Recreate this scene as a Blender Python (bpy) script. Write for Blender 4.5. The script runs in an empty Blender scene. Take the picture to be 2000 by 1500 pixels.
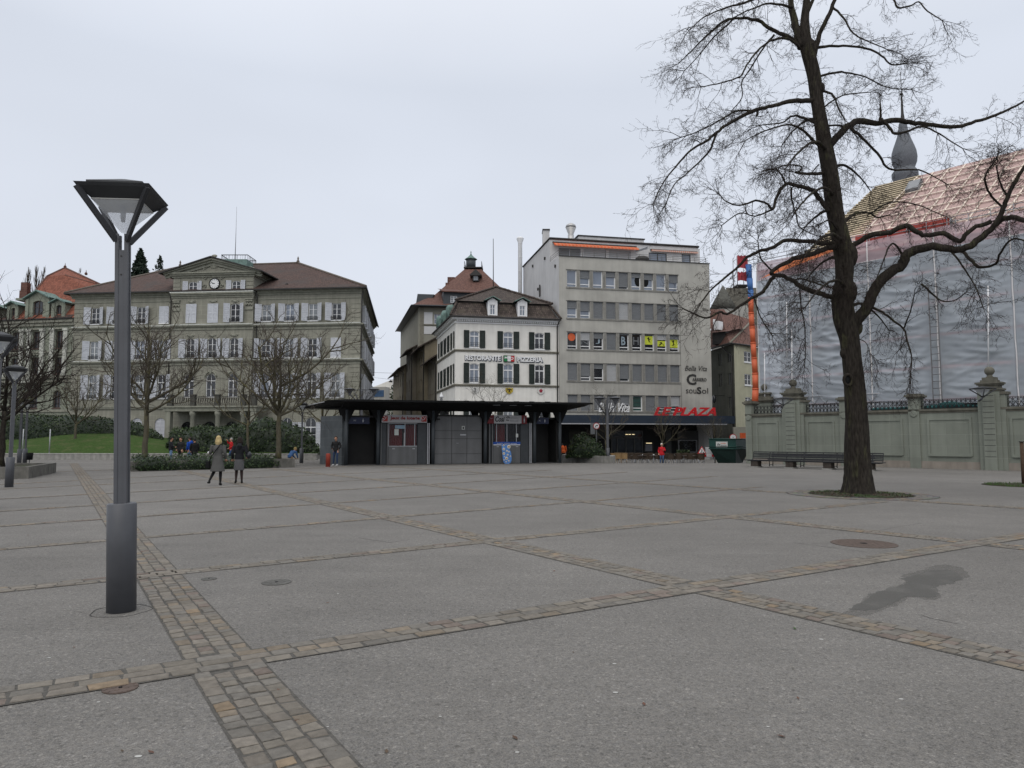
import bpy, math, random
from mathutils import Vector, Matrix
from math import radians as R, sin, cos, pi, atan2, sqrt
sc = bpy.context.scene
COL = sc.collection
# ------------------------------------------------------------------ camera, sky, sun, exposure
FPX = 1387.0; PITCH = R(4.45); EYE = 1.6
cam_d = bpy.data.cameras.new("camera"); cam = bpy.data.objects.new("camera", cam_d); COL.objects.link(cam)
cam_d.sensor_width = 36.0; cam_d.lens = FPX / 2000 * 36; cam_d.clip_start = 0.1; cam_d.clip_end = 3000
cam.location = (0, 0, EYE); cam.rotation_euler = (pi / 2 + PITCH, 0, 0); sc.camera = cam
sc.view_settings.view_transform = 'Standard'; sc.view_settings.look = 'None'
sc.view_settings.exposure = 0.06; sc.view_settings.gamma = 1.0
SUN_EL = R(48); SUN_AZ = R(190)      # azimuth measured from +Y towards +X
w = bpy.data.worlds.new("World"); sc.world = w; w.use_nodes = True
nt = w.node_tree; nt.nodes.clear()
def wn(t, **k):
    n = nt.nodes.new(t)
    for a, b in k.items(): setattr(n, a, b)
    return n
sky = wn('ShaderNodeTexSky', sky_type='NISHITA', sun_disc=False)
sky.sun_elevation = SUN_EL; sky.sun_rotation = SUN_AZ; sky.altitude = 500; sky.dust_density = 4; sky.air_density = 1.0
tc = wn('ShaderNodeTexCoord'); sep = wn('ShaderNodeSeparateXYZ'); nt.links.new(tc.outputs['Generated'], sep.inputs[0])
ramp = wn('ShaderNodeValToRGB'); nt.links.new(sep.outputs['Z'], ramp.inputs[0])
ramp.color_ramp.elements[0].position = 0.0; ramp.color_ramp.elements[0].color = (0.725, 0.765, 0.845, 1)
ramp.color_ramp.elements[1].position = 0.95; ramp.color_ramp.elements[1].color = (1.30, 1.31, 1.36, 1)
e = ramp.color_ramp.elements.new(0.45); e.color = (0.675, 0.722, 0.812, 1)
cn = wn('ShaderNodeTexNoise'); cn.inputs['Scale'].default_value = 1.6; cn.inputs['Detail'].default_value = 3
cmap = wn('ShaderNodeMapping'); cmap.inputs['Scale'].default_value = (1, 1, 2.5)
nt.links.new(tc.outputs['Generated'], cmap.inputs[0]); nt.links.new(cmap.outputs[0], cn.inputs['Vector'])
cr = wn('ShaderNodeMapRange'); nt.links.new(cn.outputs['Fac'], cr.inputs['Value'])
cr.inputs['From Min'].default_value = .3; cr.inputs['From Max'].default_value = .7
cr.inputs['To Min'].default_value = 9.4; cr.inputs['To Max'].default_value = 10.4
vm = wn('ShaderNodeVectorMath', operation='SCALE'); nt.links.new(ramp.outputs[0], vm.inputs[0]); nt.links.new(cr.outputs[0], vm.inputs['Scale'])
mx = wn('ShaderNodeMix', data_type='RGBA'); mx.inputs[0].default_value = 0.96
nt.links.new(sky.outputs[0], mx.inputs[6]); nt.links.new(vm.outputs[0], mx.inputs[7])
bg = wn('ShaderNodeBackground'); bg.inputs['Strength'].default_value = 0.1
nt.links.new(mx.outputs[2], bg.inputs['Color']); wo = wn('ShaderNodeOutputWorld'); nt.links.new(bg.outputs[0], wo.inputs[0])
sl = bpy.data.lights.new("sun", 'SUN'); sl.energy = 1.0; sl.angle = R(60); sl.color = (1, 0.92, 0.80)
so = bpy.data.objects.new("sun", sl); COL.objects.link(so)
sd = Vector((sin(SUN_AZ) * cos(SUN_EL), cos(SUN_AZ) * cos(SUN_EL), sin(SUN_EL)))
so.rotation_euler = sd.to_track_quat('Z', 'Y').to_euler(); so.location = (0, -20, 60)
sc.cycles.max_bounces = 6; sc.cycles.diffuse_bounces = 3; sc.cycles.transparent_max_bounces = 12
sc.cycles.use_denoising = True

# ------------------------------------------------------------------ survey helpers: where things stand, read off the photograph
def ray(x, y):
    a = (x - 1000) / FPX; b = (750 - y) / FPX
    return Vector((a, cos(PITCH) - b * sin(PITCH), sin(PITCH) + b * cos(PITCH)))
def gp(x, y, z=0.0):
    r = ray(x, y); t = (z - EYE) / r.z
    return Vector((r.x * t, r.y * t, z))
def at(x, y, Y):
    r = ray(x, y); t = Y / r.y
    return Vector((r.x * t, Y, EYE + r.z * t))
rnd = random.Random(7)

# ------------------------------------------------------------------ materials
MATS = {}
def mat(name, col, rough=.8, var=.12, scale=3.0, col2=None, fac2=(.5, .65), scale2=1.0, bump=0.0, bscale=30., brick=None,
        metal=0., spec=.3, alpha=1., streak=0., vcol=False, wave=None, stretch=(1, 1, 1), emit=None, transl=0., ior=None):
    if name in MATS: return MATS[name]
    m = bpy.data.materials.new(name); m.use_nodes = True; t = m.node_tree; L = t.links
    b = t.nodes['Principled BSDF']; MATS[name] = m
    N = t.nodes.new
    tcn = N('ShaderNodeTexCoord')
    mp = N('ShaderNodeMapping'); mp.inputs['Scale'].default_value = stretch; L.new(tcn.outputs['Object'], mp.inputs[0])
    no = N('ShaderNodeTexNoise'); no.inputs['Scale'].default_value = scale; no.inputs['Detail'].default_value = 6
    L.new(mp.outputs[0], no.inputs['Vector'])
    mr = N('ShaderNodeMapRange'); L.new(no.outputs['Fac'], mr.inputs['Value'])
    mr.inputs['From Min'].default_value = .25; mr.inputs['From Max'].default_value = .75
    mr.inputs['To Min'].default_value = 1 - var; mr.inputs['To Max'].default_value = 1 + var
    if vcol:
        at_ = N('ShaderNodeAttribute'); at_.attribute_name = 'Col'; src = at_.outputs['Color']
    else:
        rgb = N('ShaderNodeRGB'); rgb.outputs[0].default_value = (*col, 1); src = rgb.outputs[0]
    if brick:
        bw, bh, ms, mc, bv = brick
        br = N('ShaderNodeTexBrick'); uvn = N('ShaderNodeUVMap'); uvn.uv_map = 'UVMap'
        L.new(uvn.outputs[0], br.inputs['Vector']); br.inputs['Scale'].default_value = 1
        br.inputs['Brick Width'].default_value = bw; br.inputs['Row Height'].default_value = bh
        br.inputs['Mortar Size'].default_value = ms; br.inputs['Mortar Smooth'].default_value = .1; br.inputs['Bias'].default_value = 0
        br.inputs['Color1'].default_value = tuple(c * (1 - bv) for c in col) + (1,)
        br.inputs['Color2'].default_value = tuple(min(1, c * (1 + bv)) for c in col) + (1,)
        br.inputs['Mortar'].default_value = (*mc, 1); src = br.outputs['Color']
    if col2:
        n2 = N('ShaderNodeTexNoise'); n2.inputs['Scale'].default_value = scale2; n2.inputs['Detail'].default_value = 8
        L.new(mp.outputs[0], n2.inputs['Vector'])
        m2 = N('ShaderNodeMapRange'); L.new(n2.outputs['Fac'], m2.inputs['Value'])
        m2.inputs['From Min'].default_value = fac2[0]; m2.inputs['From Max'].default_value = fac2[1]
        mi = N('ShaderNodeMix'); mi.data_type = 'RGBA'; L.new(m2.outputs[0], mi.inputs[0]); L.new(src, mi.inputs[6])
        mi.inputs[7].default_value = (*col2, 1); src = mi.outputs[2]
    if streak:
        ms_ = N('ShaderNodeMapping'); ms_.inputs['Scale'].default_value = (2.2, 2.2, .12); L.new(tcn.outputs['Object'], ms_.inputs[0])
        n3 = N('ShaderNodeTexNoise'); n3.inputs['Scale'].default_value = 1.6; n3.inputs['Detail'].default_value = 7; L.new(ms_.outputs[0], n3.inputs['Vector'])
        m3 = N('ShaderNodeMapRange'); L.new(n3.outputs['Fac'], m3.inputs['Value'])
        m3.inputs['From Min'].default_value = .35; m3.inputs['From Max'].default_value = .7
        m3.inputs['To Min'].default_value = 1; m3.inputs['To Max'].default_value = 1 - streak
        v3 = N('ShaderNodeVectorMath'); v3.operation = 'SCALE'; L.new(src, v3.inputs[0]); L.new(m3.outputs[0], v3.inputs['Scale']); src = v3.outputs[0]
    vs = N('ShaderNodeVectorMath'); vs.operation = 'SCALE'; L.new(src, vs.inputs[0]); L.new(mr.outputs[0], vs.inputs['Scale'])
    L.new(vs.outputs[0], b.inputs['Base Color'])
    b.inputs['Roughness'].default_value = rough; b.inputs['Metallic'].default_value = metal
    b.inputs['Specular IOR Level'].default_value = spec; b.inputs['Alpha'].default_value = alpha
    if ior: b.inputs['IOR'].default_value = ior
    if emit: b.inputs['Emission Color'].default_value = (*emit[0], 1); b.inputs['Emission Strength'].default_value = emit[1]
    if bump:
        nb = N('ShaderNodeTexNoise'); nb.inputs['Scale'].default_value = bscale; nb.inputs['Detail'].default_value = 5
        L.new(mp.outputs[0], nb.inputs['Vector'])
        bm_ = N('ShaderNodeBump'); bm_.inputs['Strength'].default_value = bump; bm_.inputs['Distance'].default_value = .02
        L.new(nb.outputs['Fac'], bm_.inputs['Height'])
        if brick:
            b2 = N('ShaderNodeBump'); b2.inputs['Strength'].default_value = .5; b2.inputs['Distance'].default_value = .02; b2.invert = True
            L.new(br.outputs['Fac'], b2.inputs['Height']); L.new(bm_.outputs[0], b2.inputs['Normal']); L.new(b2.outputs[0], b.inputs['Normal'])
        else: L.new(bm_.outputs[0], b.inputs['Normal'])
    return m

# ------------------------------------------------------------------ mesh builder
W = {}
I4 = Matrix.Identity(4)
class MB:
    def __init__(s, M=None): s.v = []; s.f = []; s.c = []; s.mi = []; s.sm = []; s.M = M or I4; s.usec = False
    def face(s, pts, col=None, mi=0, sm=False):
        b = len(s.v); M = s.M
        s.v += [M @ Vector(p) for p in pts]; s.f.append(tuple(range(b, b + len(pts))))
        s.c.append(col); s.mi.append(mi); s.sm.append(sm)
        if col: s.usec = True
    def raw(s, pts, faces, col=None, mi=0, sm=False):
        b = len(s.v); M = s.M
        s.v += [M @ Vector(p) for p in pts]
        for f in faces: s.f.append(tuple(b + i for i in f)); s.c.append(col); s.mi.append(mi); s.sm.append(sm)
        if col: s.usec = True
    def box(s, x0, x1, y0, y1, z0, z1, col=None, mi=0):
        if x0 > x1: x0, x1 = x1, x0
        if y0 > y1: y0, y1 = y1, y0
        if z0 > z1: z0, z1 = z1, z0
        p = [(x0, y0, z0), (x1, y0, z0), (x1, y1, z0), (x0, y1, z0), (x0, y0, z1), (x1, y0, z1), (x1, y1, z1), (x0, y1, z1)]
        s.raw(p, [(0, 3, 2, 1), (4, 5, 6, 7), (0, 1, 5, 4), (1, 2, 6, 5), (2, 3, 7, 6), (3, 0, 4, 7)], col, mi)
    def prism(s, poly, z0, z1, col=None, mi=0, sm=False):      # poly in xy, extruded in z
        n = len(poly)
        a = sum(poly[i][0] * poly[(i + 1) % n][1] - poly[(i + 1) % n][0] * poly[i][1] for i in range(n))
        if a < 0: poly = poly[::-1]
        p = [(x, y, z0) for x, y in poly] + [(x, y, z1) for x, y in poly]
        s.raw(p, [tuple(range(n - 1, -1, -1)), tuple(range(n, 2 * n))], col, mi)
        s.raw(p, [(i, (i + 1) % n, n + (i + 1) % n, n + i) for i in range(n)], col, mi, sm)
    def xprism(s, poly, x0, x1, col=None, mi=0):      # poly in (y,z), extruded in x
        n = len(poly); p = [(x0, y, z) for y, z in poly] + [(x1, y, z) for y, z in poly]
        s.raw(p, [tuple(range(n - 1, -1, -1)), tuple(range(n, 2 * n))] + [(i, (i + 1) % n, n + (i + 1) % n, n + i) for i in range(n)], col, mi)
    def yprism(s, poly, y0, y1, col=None, mi=0):      # poly in (x,z), extruded in y
        n = len(poly); p = [(x, y0, z) for x, z in poly] + [(x, y1, z) for x, z in poly]
        s.raw(p, [tuple(range(n)), tuple(range(2 * n - 1, n - 1, -1))] + [(n + i, n + (i + 1) % n, (i + 1) % n, i) for i in range(n)], col, mi)
    def tube(s, pts, rad, n=6, col=None, mi=0, caps=True, sm=True, ell=1.0):
        pts = [Vector(p) for p in pts]; m = len(pts)
        if not hasattr(rad, '__len__'): rad = [rad] * m
        vs = []; prev = None
        for i in range(m):
            d = pts[min(i + 1, m - 1)] - pts[max(i - 1, 0)]
            if d.length < 1e-9: d = Vector((0, 0, 1))
            d.normalize()
            if prev is None:
                a = Vector((1, 0, 0)) if abs(d.x) < .9 else Vector((0, 1, 0))
                u = (a - d * a.dot(d)).normalized()
            else:
                u = prev - d * prev.dot(d)
                u = u.normalized() if u.length > 1e-6 else d.orthogonal().normalized()
            prev = u; v = d.cross(u); r = rad[i]
            for k in range(n):
                t = 2 * pi * k / n; vs.append(pts[i] + u * (r * cos(t)) + v * (r * ell * sin(t)))
        fs = [(i * n + k, i * n + (k + 1) % n, (i + 1) * n + (k + 1) % n, (i + 1) * n + k) for i in range(m - 1) for k in range(n)]
        s.raw(vs, fs, col, mi, sm)
        if caps and n > 2:
            b = len(s.v) - len(vs)
            for f in (tuple(b + k for k in range(n - 1, -1, -1)), tuple(b + (m - 1) * n + k for k in range(n))):
                s.f.append(f); s.c.append(col); s.mi.append(mi); s.sm.append(False)
    def lathe(s, prof, n=16, c=(0, 0, 0), col=None, mi=0, sm=True, sq=None):     # prof: [(r,z)]
        m = len(prof); vs = []
        for r, z in prof:
            for k in range(n):
                t = 2 * pi * (k + (.5 if sq else 0)) / n; q = r * (sqrt(2) if sq else 1)
                vs.append((c[0] + q * cos(t), c[1] + q * sin(t), c[2] + z))
        fs = [(i * n + k, i * n + (k + 1) % n, (i + 1) * n + (k + 1) % n, (i + 1) * n + k) for i in range(m - 1) for k in range(n)]
        s.raw(vs, fs, col, mi, sm)
        b = len(s.v) - len(vs)
        for f in (tuple(b + k for k in range(n - 1, -1, -1)), tuple(b + (m - 1) * n + k for k in range(n))):
            s.f.append(f); s.c.append(col); s.mi.append(mi); s.sm.append(False)
    def ball(s, c, r, n=10, m=7, col=None, mi=0, sz=(1, 1, 1)):
        c = Vector(c); vs = [c + Vector((0, 0, -r * sz[2]))]
        for i in range(1, m):
            a = -pi / 2 + pi * i / m
            for k in range(n): t = 2 * pi * k / n; vs.append(c + Vector((r * cos(a) * cos(t) * sz[0], r * cos(a) * sin(t) * sz[1], r * sin(a) * sz[2])))
        vs.append(c + Vector((0, 0, r * sz[2]))); T = len(vs) - 1; fs = []
        for k in range(n):
            fs.append((0, 1 + (k + 1) % n, 1 + k)); fs.append((T, T - n + k, T - n + (k + 1) % n))
            for i in range(m - 2): fs.append((1 + i * n + k, 1 + i * n + (k + 1) % n, 1 + (i + 1) * n + (k + 1) % n, 1 + (i + 1) * n + k))
        s.raw(vs, fs, col, mi, True)
    def mesh(s, name, mats, inv=None):
        me = bpy.data.meshes.new(name)
        vs = s.v if inv is None else [inv @ v for v in s.v]
        me.from_pydata([tuple(v) for v in vs], [], s.f); me.update()
        if not isinstance(mats, (list, tuple)): mats = [mats]
        for m in mats: me.materials.append(m)
        if len(mats) > 1: me.polygons.foreach_set('material_index', s.mi)
        me.polygons.foreach_set('use_smooth', s.sm)
        if any((('brick' in m.name) or ('tile' in m.name)) for m in mats):
            uv = me.uv_layers.new(name='UVMap'); Z = Vector((0, 0, 1)); out = []
            V_ = s.v
            for f in s.f:
                a = V_[f[0]]; nn = Vector((0, 0, 0))
                for i in range(1, len(f) - 1): nn += (V_[f[i]] - a).cross(V_[f[i + 1]] - a)
                if nn.length < 1e-12: nn = Z
                nn = nn.normalized()
                if abs(nn.z) > .995: tt = Vector((1, 0, 0)); bb = Vector((0, 1, 0))
                else:
                    tt = Z.cross(nn).normalized()
                    if tt.x < 0: tt = -tt
                    bb = nn.cross(tt)
                    if bb.z < 0: bb = -bb
                for i in f: out += (V_[i].dot(tt), V_[i].dot(bb))
            uv.data.foreach_set('uv', out)
        if s.usec:
            ca = me.color_attributes.new('Col', 'FLOAT_COLOR', 'CORNER'); out = []
            for f, c in zip(s.f, s.c):
                c = c or (.5, .5, .5)
                out += [c[0], c[1], c[2], 1.0] * len(f)
            ca.data.foreach_set('color', out)
        return me
    def build(s, name, mats, parent=None, label=None):
        inv = W[parent].inverted() if parent is not None else None
        o = bpy.data.objects.new(name, s.mesh(name, mats, inv)); COL.objects.link(o)
        if parent is not None: o.parent = parent; W[o] = W[parent]
        if label: o['label'] = label
        return o
def root(name, loc, label, cat, group=None, rz=0.):
    o = bpy.data.objects.new(name, None); COL.objects.link(o); o.location = loc; o.rotation_euler = (0, 0, rz)
    o.empty_display_size = .2
    W[o] = Matrix.Translation(Vector(loc)) @ Matrix.Rotation(rz, 4, 'Z')
    o['label'] = label; o['category'] = cat
    if group: o['group'] = group
    return o
def single(name, mb, mats, loc, label, cat, group=None, kind=None):
    loc = Vector(loc); o = bpy.data.objects.new(name, mb.mesh(name, mats, Matrix.Translation(-loc))); COL.objects.link(o); o.location = loc
    W[o] = Matrix.Translation(loc)
    if label: o['label'] = label
    if cat: o['category'] = cat
    if group: o['group'] = group
    if kind: o['kind'] = kind
    return o
def struct(name, mb, mats):
    o = bpy.data.objects.new(name, mb.mesh(name, mats)); COL.objects.link(o); o['kind'] = 'structure'; return o
def copy_tree(o, parent=None):
    c = o.copy(); COL.objects.link(c)
    if parent is not None: c.parent = parent; c.matrix_parent_inverse = o.matrix_parent_inverse.copy()
    for ch in list(o.children): copy_tree(ch, c)
    return c
def place(o, loc, rz, label=None, scale=None):
    o.location = loc; o.rotation_euler = (0, 0, rz)
    if label: o['label'] = label
    if scale: o.scale = (scale,) * 3
    return o

class Fr:     # a facade plane: s along, t inwards, z up
    def __init__(F, A, B, z0=0.0):
        A = Vector((A[0], A[1], 0)); B = Vector((B[0], B[1], 0)); F.A = A; F.L = (B - A).length
        F.u = (B - A).normalized(); F.n = Vector((-F.u.y, F.u.x, 0)); F.z0 = z0
        F.M = Matrix(((F.u.x, F.n.x, 0, A.x), (F.u.y, F.n.y, 0, A.y), (0, 0, 1, z0), (0, 0, 0, 1)))
    def px(F, x, y, t=0.0):
        r = ray(x, y); P0 = Vector((0, 0, EYE)); A = F.A + F.n * t
        k = (A - P0).dot(F.n) / r.dot(F.n); P = P0 + r * k
        return ((P - A).dot(F.u), P.z - F.z0)
    def s(F, x, y=700, t=0.): return F.px(x, y, t)[0]
    def z(F, x, y, t=0.): return F.px(x, y, t)[1]
    def w(F, s, t, z): return F.M @ Vector((s, t, z))
    def mb(F): return MB(F.M)

def wall(mb, s0, s1, z0, z1, ops=(), depth=.25, t=0., mi=0, ri=None):
    """wall face with real openings; ops = (s0,s1,z0,z1[,arch rise])"""
    S = sorted({s0, s1, *[round(a, 4) for o in ops for a in o[:2] if s0 < a < s1]}); Z = sorted({z0, z1, *[round(a, 4) for o in ops for a in o[2:4] if z0 < a < z1]})
    ri = mi if ri is None else ri
    for a, b in zip(S, S[1:]):
        for c, d in zip(Z, Z[1:]):
            m = (a + b) / 2; n = (c + d) / 2
            if any(o[0] < m < o[1] and o[2] < n < o[3] for o in ops): continue
            mb.face([(a, t, c), (b, t, c), (b, t, d), (a, t, d)], mi=mi)
    for o in ops:
        a, b, c, d = o[:4]; r = o[4] if len(o) > 4 else 0; e = t + depth
        mb.face([(a, t, c), (a, t, d - r), (a, e, d - r), (a, e, c)], mi=ri); mb.face([(b, t, c), (b, e, c), (b, e, d - r), (b, t, d - r)], mi=ri)
        mb.face([(a, t, c), (a, e, c), (b, e, c), (b, t, c)], mi=ri)
        if not r: mb.face([(a, t, d), (b, t, d), (b, e, d), (a, e, d)], mi=ri)
        else:
            n = 10; cv = arc(a, b, d, r, n)
            for (x0, y0), (x1, y1) in zip(cv, cv[1:]):
                mb.face([(x0, t, y0), (x1, t, y1), (x1, t, d), (x0, t, d)], mi=mi) if (d - min(y0, y1)) > 1e-5 else None
                mb.face([(x0, t, y0), (x1, t, y1), (x1, e, y1), (x0, e, y0)], mi=ri)
def arc(a, b, d, r, n=10):
    w_ = (b - a) / 2; c = (a + b) / 2; Rr = (w_ * w_ + r * r) / (2 * r); z0 = d - Rr; th = math.asin(min(1, w_ / Rr))
    if r > w_ * .99: th = pi / 2; Rr = w_; z0 = d - r
    out = []
    for i in range(n + 1):
        a_ = -th + 2 * th * i / n; out.append((c + Rr * sin(a_), z0 + Rr * cos(a_) * (r / w_ if r > w_ * .99 else 1)))
    return out
def dark(name='dark_glass'): return MATS[name]
def window(parent, F, s0, s1, z0, z1, fm, gm, t=.16, rows=(.34, .67), cols=1, fw=.07, bw=.035, arch=0., sill=None, transom=None, name='window', gl=None):
    mb = F.mb()
    if arch:
        cv = arc(s0, s1, z1, arch); top = z1 - arch
        for (x0, y0), (x1, y1) in zip(cv, cv[1:]):
            c = (s0 + s1) / 2; q = .1
            mb.raw([(x0, t - .05, y0), (x1, t - .05, y1), (c + (x1 - c) * (1 - q), t - .05, y1 - fw * .9), (c + (x0 - c) * (1 - q), t - .05, y0 - fw * .9)], [(0, 1, 2, 3)])
    else: top = z1; mb.box(s0 + fw, s1 - fw, t - .05, t, z1 - fw, z1)
    mb.box(s0, s0 + fw, t - .05, t, z0, top); mb.box(s1 - fw, s1, t - .05, t, z0, top); mb.box(s0 + fw, s1 - fw, t - .05, t, z0, z0 + fw)
    tz = None
    if transom: tz = z0 + (z1 - z0) * transom; mb.box(s0 + fw, s1 - fw, t - .06, t - .01, tz - .05, tz + .05)
    ct = (tz - .05) if tz else (z1 - fw)
    for k in range(cols):
        c = s0 + (s1 - s0) * (k + 1) / (cols + 1)
        mb.box(c - .035, c + .035, t - .055, t - .005, z0 + fw, ct)
        if tz: mb.box(c - .02, c + .02, t - .045, t - .01, tz + .05, z1 - fw * .8)
    for q in rows: mb.box(s0 + fw, s1 - fw, t - .035, t - .012, z0 + (z1 - z0) * q - bw / 2, z0 + (z1 - z0) * q + bw / 2)
    if sill: mb.box(s0 - .08, s1 + .08, -.08, t - .06, z0 - sill, z0 - .002)
    fo = mb.build(name, fm, parent)
    gb = F.mb()
    if arch:
        cv = arc(s0, s1, z1, arch); gb.face([(s0, t - .008, z0), (s1, t - .008, z0)] + [(x, t - .008, y) for x, y in reversed(cv)])
    else: gb.face([(s0, t - .008, z0), (s1, t - .008, z0), (s1, t - .008, z1), (s0, t - .008, z1)])
    gb.build('pane', gm, fo)
    return fo
def shutter(par, F, sh, wd, z0, z1, m, side, ang=30, nsl=9, name='shutter', arch=0, d=.05, t0=-.03):
    """hinged at sh; side -1 opens to the left, +1 to the right"""
    mb = MB(F.M @ Matrix.Translation((sh, t0, 0)) @ Matrix.Rotation(-side * R(ang), 4, 'Z') @ Matrix.Diagonal((side, 1, 1, 1)))
    h = z1 - z0; fr = .07
    if arch: mb.yprism([(0, z0), (wd, z0), (wd, z1 - arch), (0, z1)], -.02, 0)
    else: mb.box(0, wd, -.02, 0, z0, z1)
    mb.box(0, fr, -.045, -.021, z0, z1 - arch); mb.box(wd - fr, wd, -.045, -.021, z0, z1 - arch); mb.box(fr, wd - fr, -.045, -.021, z0, z0 + .1)
    mb.box(fr, wd - fr, -.045, -.021, z1 - arch - .1, z1 - arch); mb.box(fr, wd - fr, -.045, -.021, z0 + h * .5 - .04, z0 + h * .5 + .04)
    for k in range(nsl):
        z = z0 + .1 + (h - .2) * (k + .5) / nsl; mb.face([(fr, -.022, z + .03), (wd - fr, -.022, z + .03), (wd - fr, -.044, z - .03), (fr, -.044, z - .03)])
    return mb.build(name, m, par)
def text(mb, string, s0, s1, z0, z1, t=-.02, th=.04, shear=0., bold=0., space=1., mi=0, col=None):
    cu = bpy.data.curves.new('t', 'FONT'); cu.body = string; cu.size = 1; cu.extrude = 0; cu.shear = shear; cu.offset = bold; cu.space_character = space; cu.resolution_u = 3
    ob = bpy.data.objects.new('t', cu); me = bpy.data.meshes.new_from_object(ob)
    P = [v.co.copy() for v in me.vertices]; fs = [tuple(p.vertices) for p in me.polygons]
    from collections import Counter
    ec = Counter(tuple(sorted(e)) for f in fs for e in zip(f, f[1:] + f[:1])); be = [e for f in fs for e in zip(f, f[1:] + f[:1]) if ec[tuple(sorted(e))] == 1]
    x0 = min(p.x for p in P); x1 = max(p.x for p in P); y0 = min(p.y for p in P); y1 = max(p.y for p in P)
    Q = [(s0 + (p.x - x0) / (x1 - x0) * (s1 - s0), z0 + (p.y - y0) / (y1 - y0) * (z1 - z0)) for p in P]; n = len(Q)
    mb.raw([(a, t - th, b) for a, b in Q] + [(a, t, b) for a, b in Q], [f for f in fs] + [(a, b, b + n, a + n) for a, b in be], col, mi)
    bpy.data.objects.remove(ob); bpy.data.curves.remove(cu); bpy.data.meshes.remove(me)
def scribble(mb, s0, s1, z0, z1, t, r, words=2, seed=1):
    r_ = random.Random(seed); w_ = (s1 - s0) / words      # lettering too small to read in the photograph
    for k in range(words):
        a = s0 + w_ * k; n = 9; mb.tube([(a + w_ * .85 * i / n, t, lerp(z0, z1, .5 + (.5 if i % 2 else -.4) * r_.uniform(.4, 1))) for i in range(n + 1)], r, 4)
def lerp(a, b, t): return a + (b - a) * t
# ------------------------------------------------------------------ shared materials
m_gov = mat('green_sandstone_brick', (.268, .264, .220), .9, .10, 1.2, brick=(1.25, .52, .012, (.36, .37, .30), .05), streak=.22, bump=.15, bscale=14)
m_trim = mat('grey_green_trim', (.27, .272, .225), .85, .15, 2., streak=.25)
m_trimlight = mat('pale_flashing', (.60, .62, .58), .6, .12, 4.)
m_tile = mat('brown_roof_tile', (.078, .047, .038), .85, .25, 5., brick=(.2, .32, .02, (.04, .028, .025), .28), bump=.3, col2=(.06, .045, .04), scale2=.5)
m_redtile = mat('red_roof_tile', (.21, .078, .05), .85, .2, 5., brick=(.2, .32, .02, (.13, .04, .025), .28), bump=.3)
m_redbrown = mat('redbrown_roof_tile', (.135, .072, .056), .85, .2, 5., brick=(.2, .32, .02, (.08, .04, .035), .22), bump=.3)
m_oldtile = mat('weathered_roof_tile', (.072, .056, .048), .9, .3, 4., brick=(.2, .3, .025, (.032, .026, .023), .4), bump=.4, col2=(.085, .072, .055), scale2=1.5, fac2=(.55, .75))
m_ridge = mat('ridge_cap', (.14, .12, .10), .85, .25, 6.)
m_gutter = mat('dark_gutter', (.035, .034, .033), .6, .2)
m_white = mat('white_frame', (.72, .73, .74), .5, .06)
m_shut = mat('pale_grey_shutter', (.50, .52, .56), .65, .10, 3.)
m_dshut = mat('dark_green_shutter', (.014, .022, .019), .6, .2)
m_glass = mat('dark_glass', (.03, .034, .04), .06, .3, 1.5, spec=.6)
m_glassb = mat('sky_glass', (.16, .19, .24), .08, .2, 1., spec=.8)  # blue grey base colour paints the reflected sky into the panes
m_glassc = mat('curtain_glass', (.19, .21, .23), .1, .35, 2.5, spec=.6, stretch=(6, 6, .5))
m_glassd = mat('black_glass', (.012, .013, .015), .08, .3, spec=.5)
m_iron = mat('black_iron', (.016, .017, .018), .55, .2)
m_cream = mat('cream_render', (.72, .71, .67), .9, .07, 1.5, streak=.10)
m_conc = mat('facade_concrete', (.41, .403, .368), .9, .10, .8, streak=.12, col2=(.31, .305, .28), scale2=.35, fac2=(.45, .75))
m_concs = mat('facade_concrete_side', (.355, .35, .325), .9, .10, .8, streak=.15)
m_wwall = mat('white_render', (.55, .55, .55), .9, .08, .7, streak=.14)
m_blind = mat('grey_blind', (.155, .165, .175), .6, .12, 2., stretch=(1, 1, 8))
m_blindl = mat('pale_blind', (.36, .37, .38), .6, .10, 2., stretch=(1, 1, 8))
m_copper = mat('green_copper', (.13, .20, .18), .7, .3, 4.)
m_slate = mat('slate_grey_metal', (.045, .053, .06), .5, .15, 1.5, spec=.4)
m_black = mat('black_painted_steel', (.008, .0085, .009), .75, .3, spec=.15)
m_steel = mat('grey_painted_steel', (.084, .088, .098), .45, .12, 5., spec=.4, bump=.05, bscale=60, streak=.15)
m_steelL = mat('pale_galvanised_steel', (.36, .37, .39), .45, .15, 5., metal=.3)
m_kerb = mat('concrete_kerb', (.30, .295, .275), .9, .22, 3., streak=.3, bump=.3)
m_redp = mat('red_paint', (.42, .018, .02), .5, .1)
m_signred = mat('sign_red', (.30, .035, .03), .5, .1)
m_orange = mat('orange_paint', (.62, .12, .04), .55, .15)
m_bluep = mat('blue_paint', (.02, .07, .30), .5, .15)
m_dblue = mat('dark_blue_panel', (.008, .014, .045), .4, .2)
m_yellow = mat('yellow_poster', (.52, .58, .05), .6, .1)
m_skin = mat('skin', (.46, .25, .17), .6, .08)
m_leaf = mat('leaf', (.03, .06, .02), .55, .2, 9., vcol=True, spec=.35)
m_bark = mat('bark', (.030, .026, .022), .95, .6, 14., stretch=(1.5, 1.5, .35), bump=1., bscale=26, col2=(.046, .045, .026), scale2=3.5, fac2=(.55, .72), spec=.1)
m_twig = mat('twig', (.030, .024, .021), .9, .25, 3., spec=.1)
m_bark2 = mat('smooth_bark', (.090, .082, .060), .9, .3, 6., stretch=(1.5, 1.5, .5), bump=.5, col2=(.11, .10, .045), scale2=3., fac2=(.5, .7), spec=.1)
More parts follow.
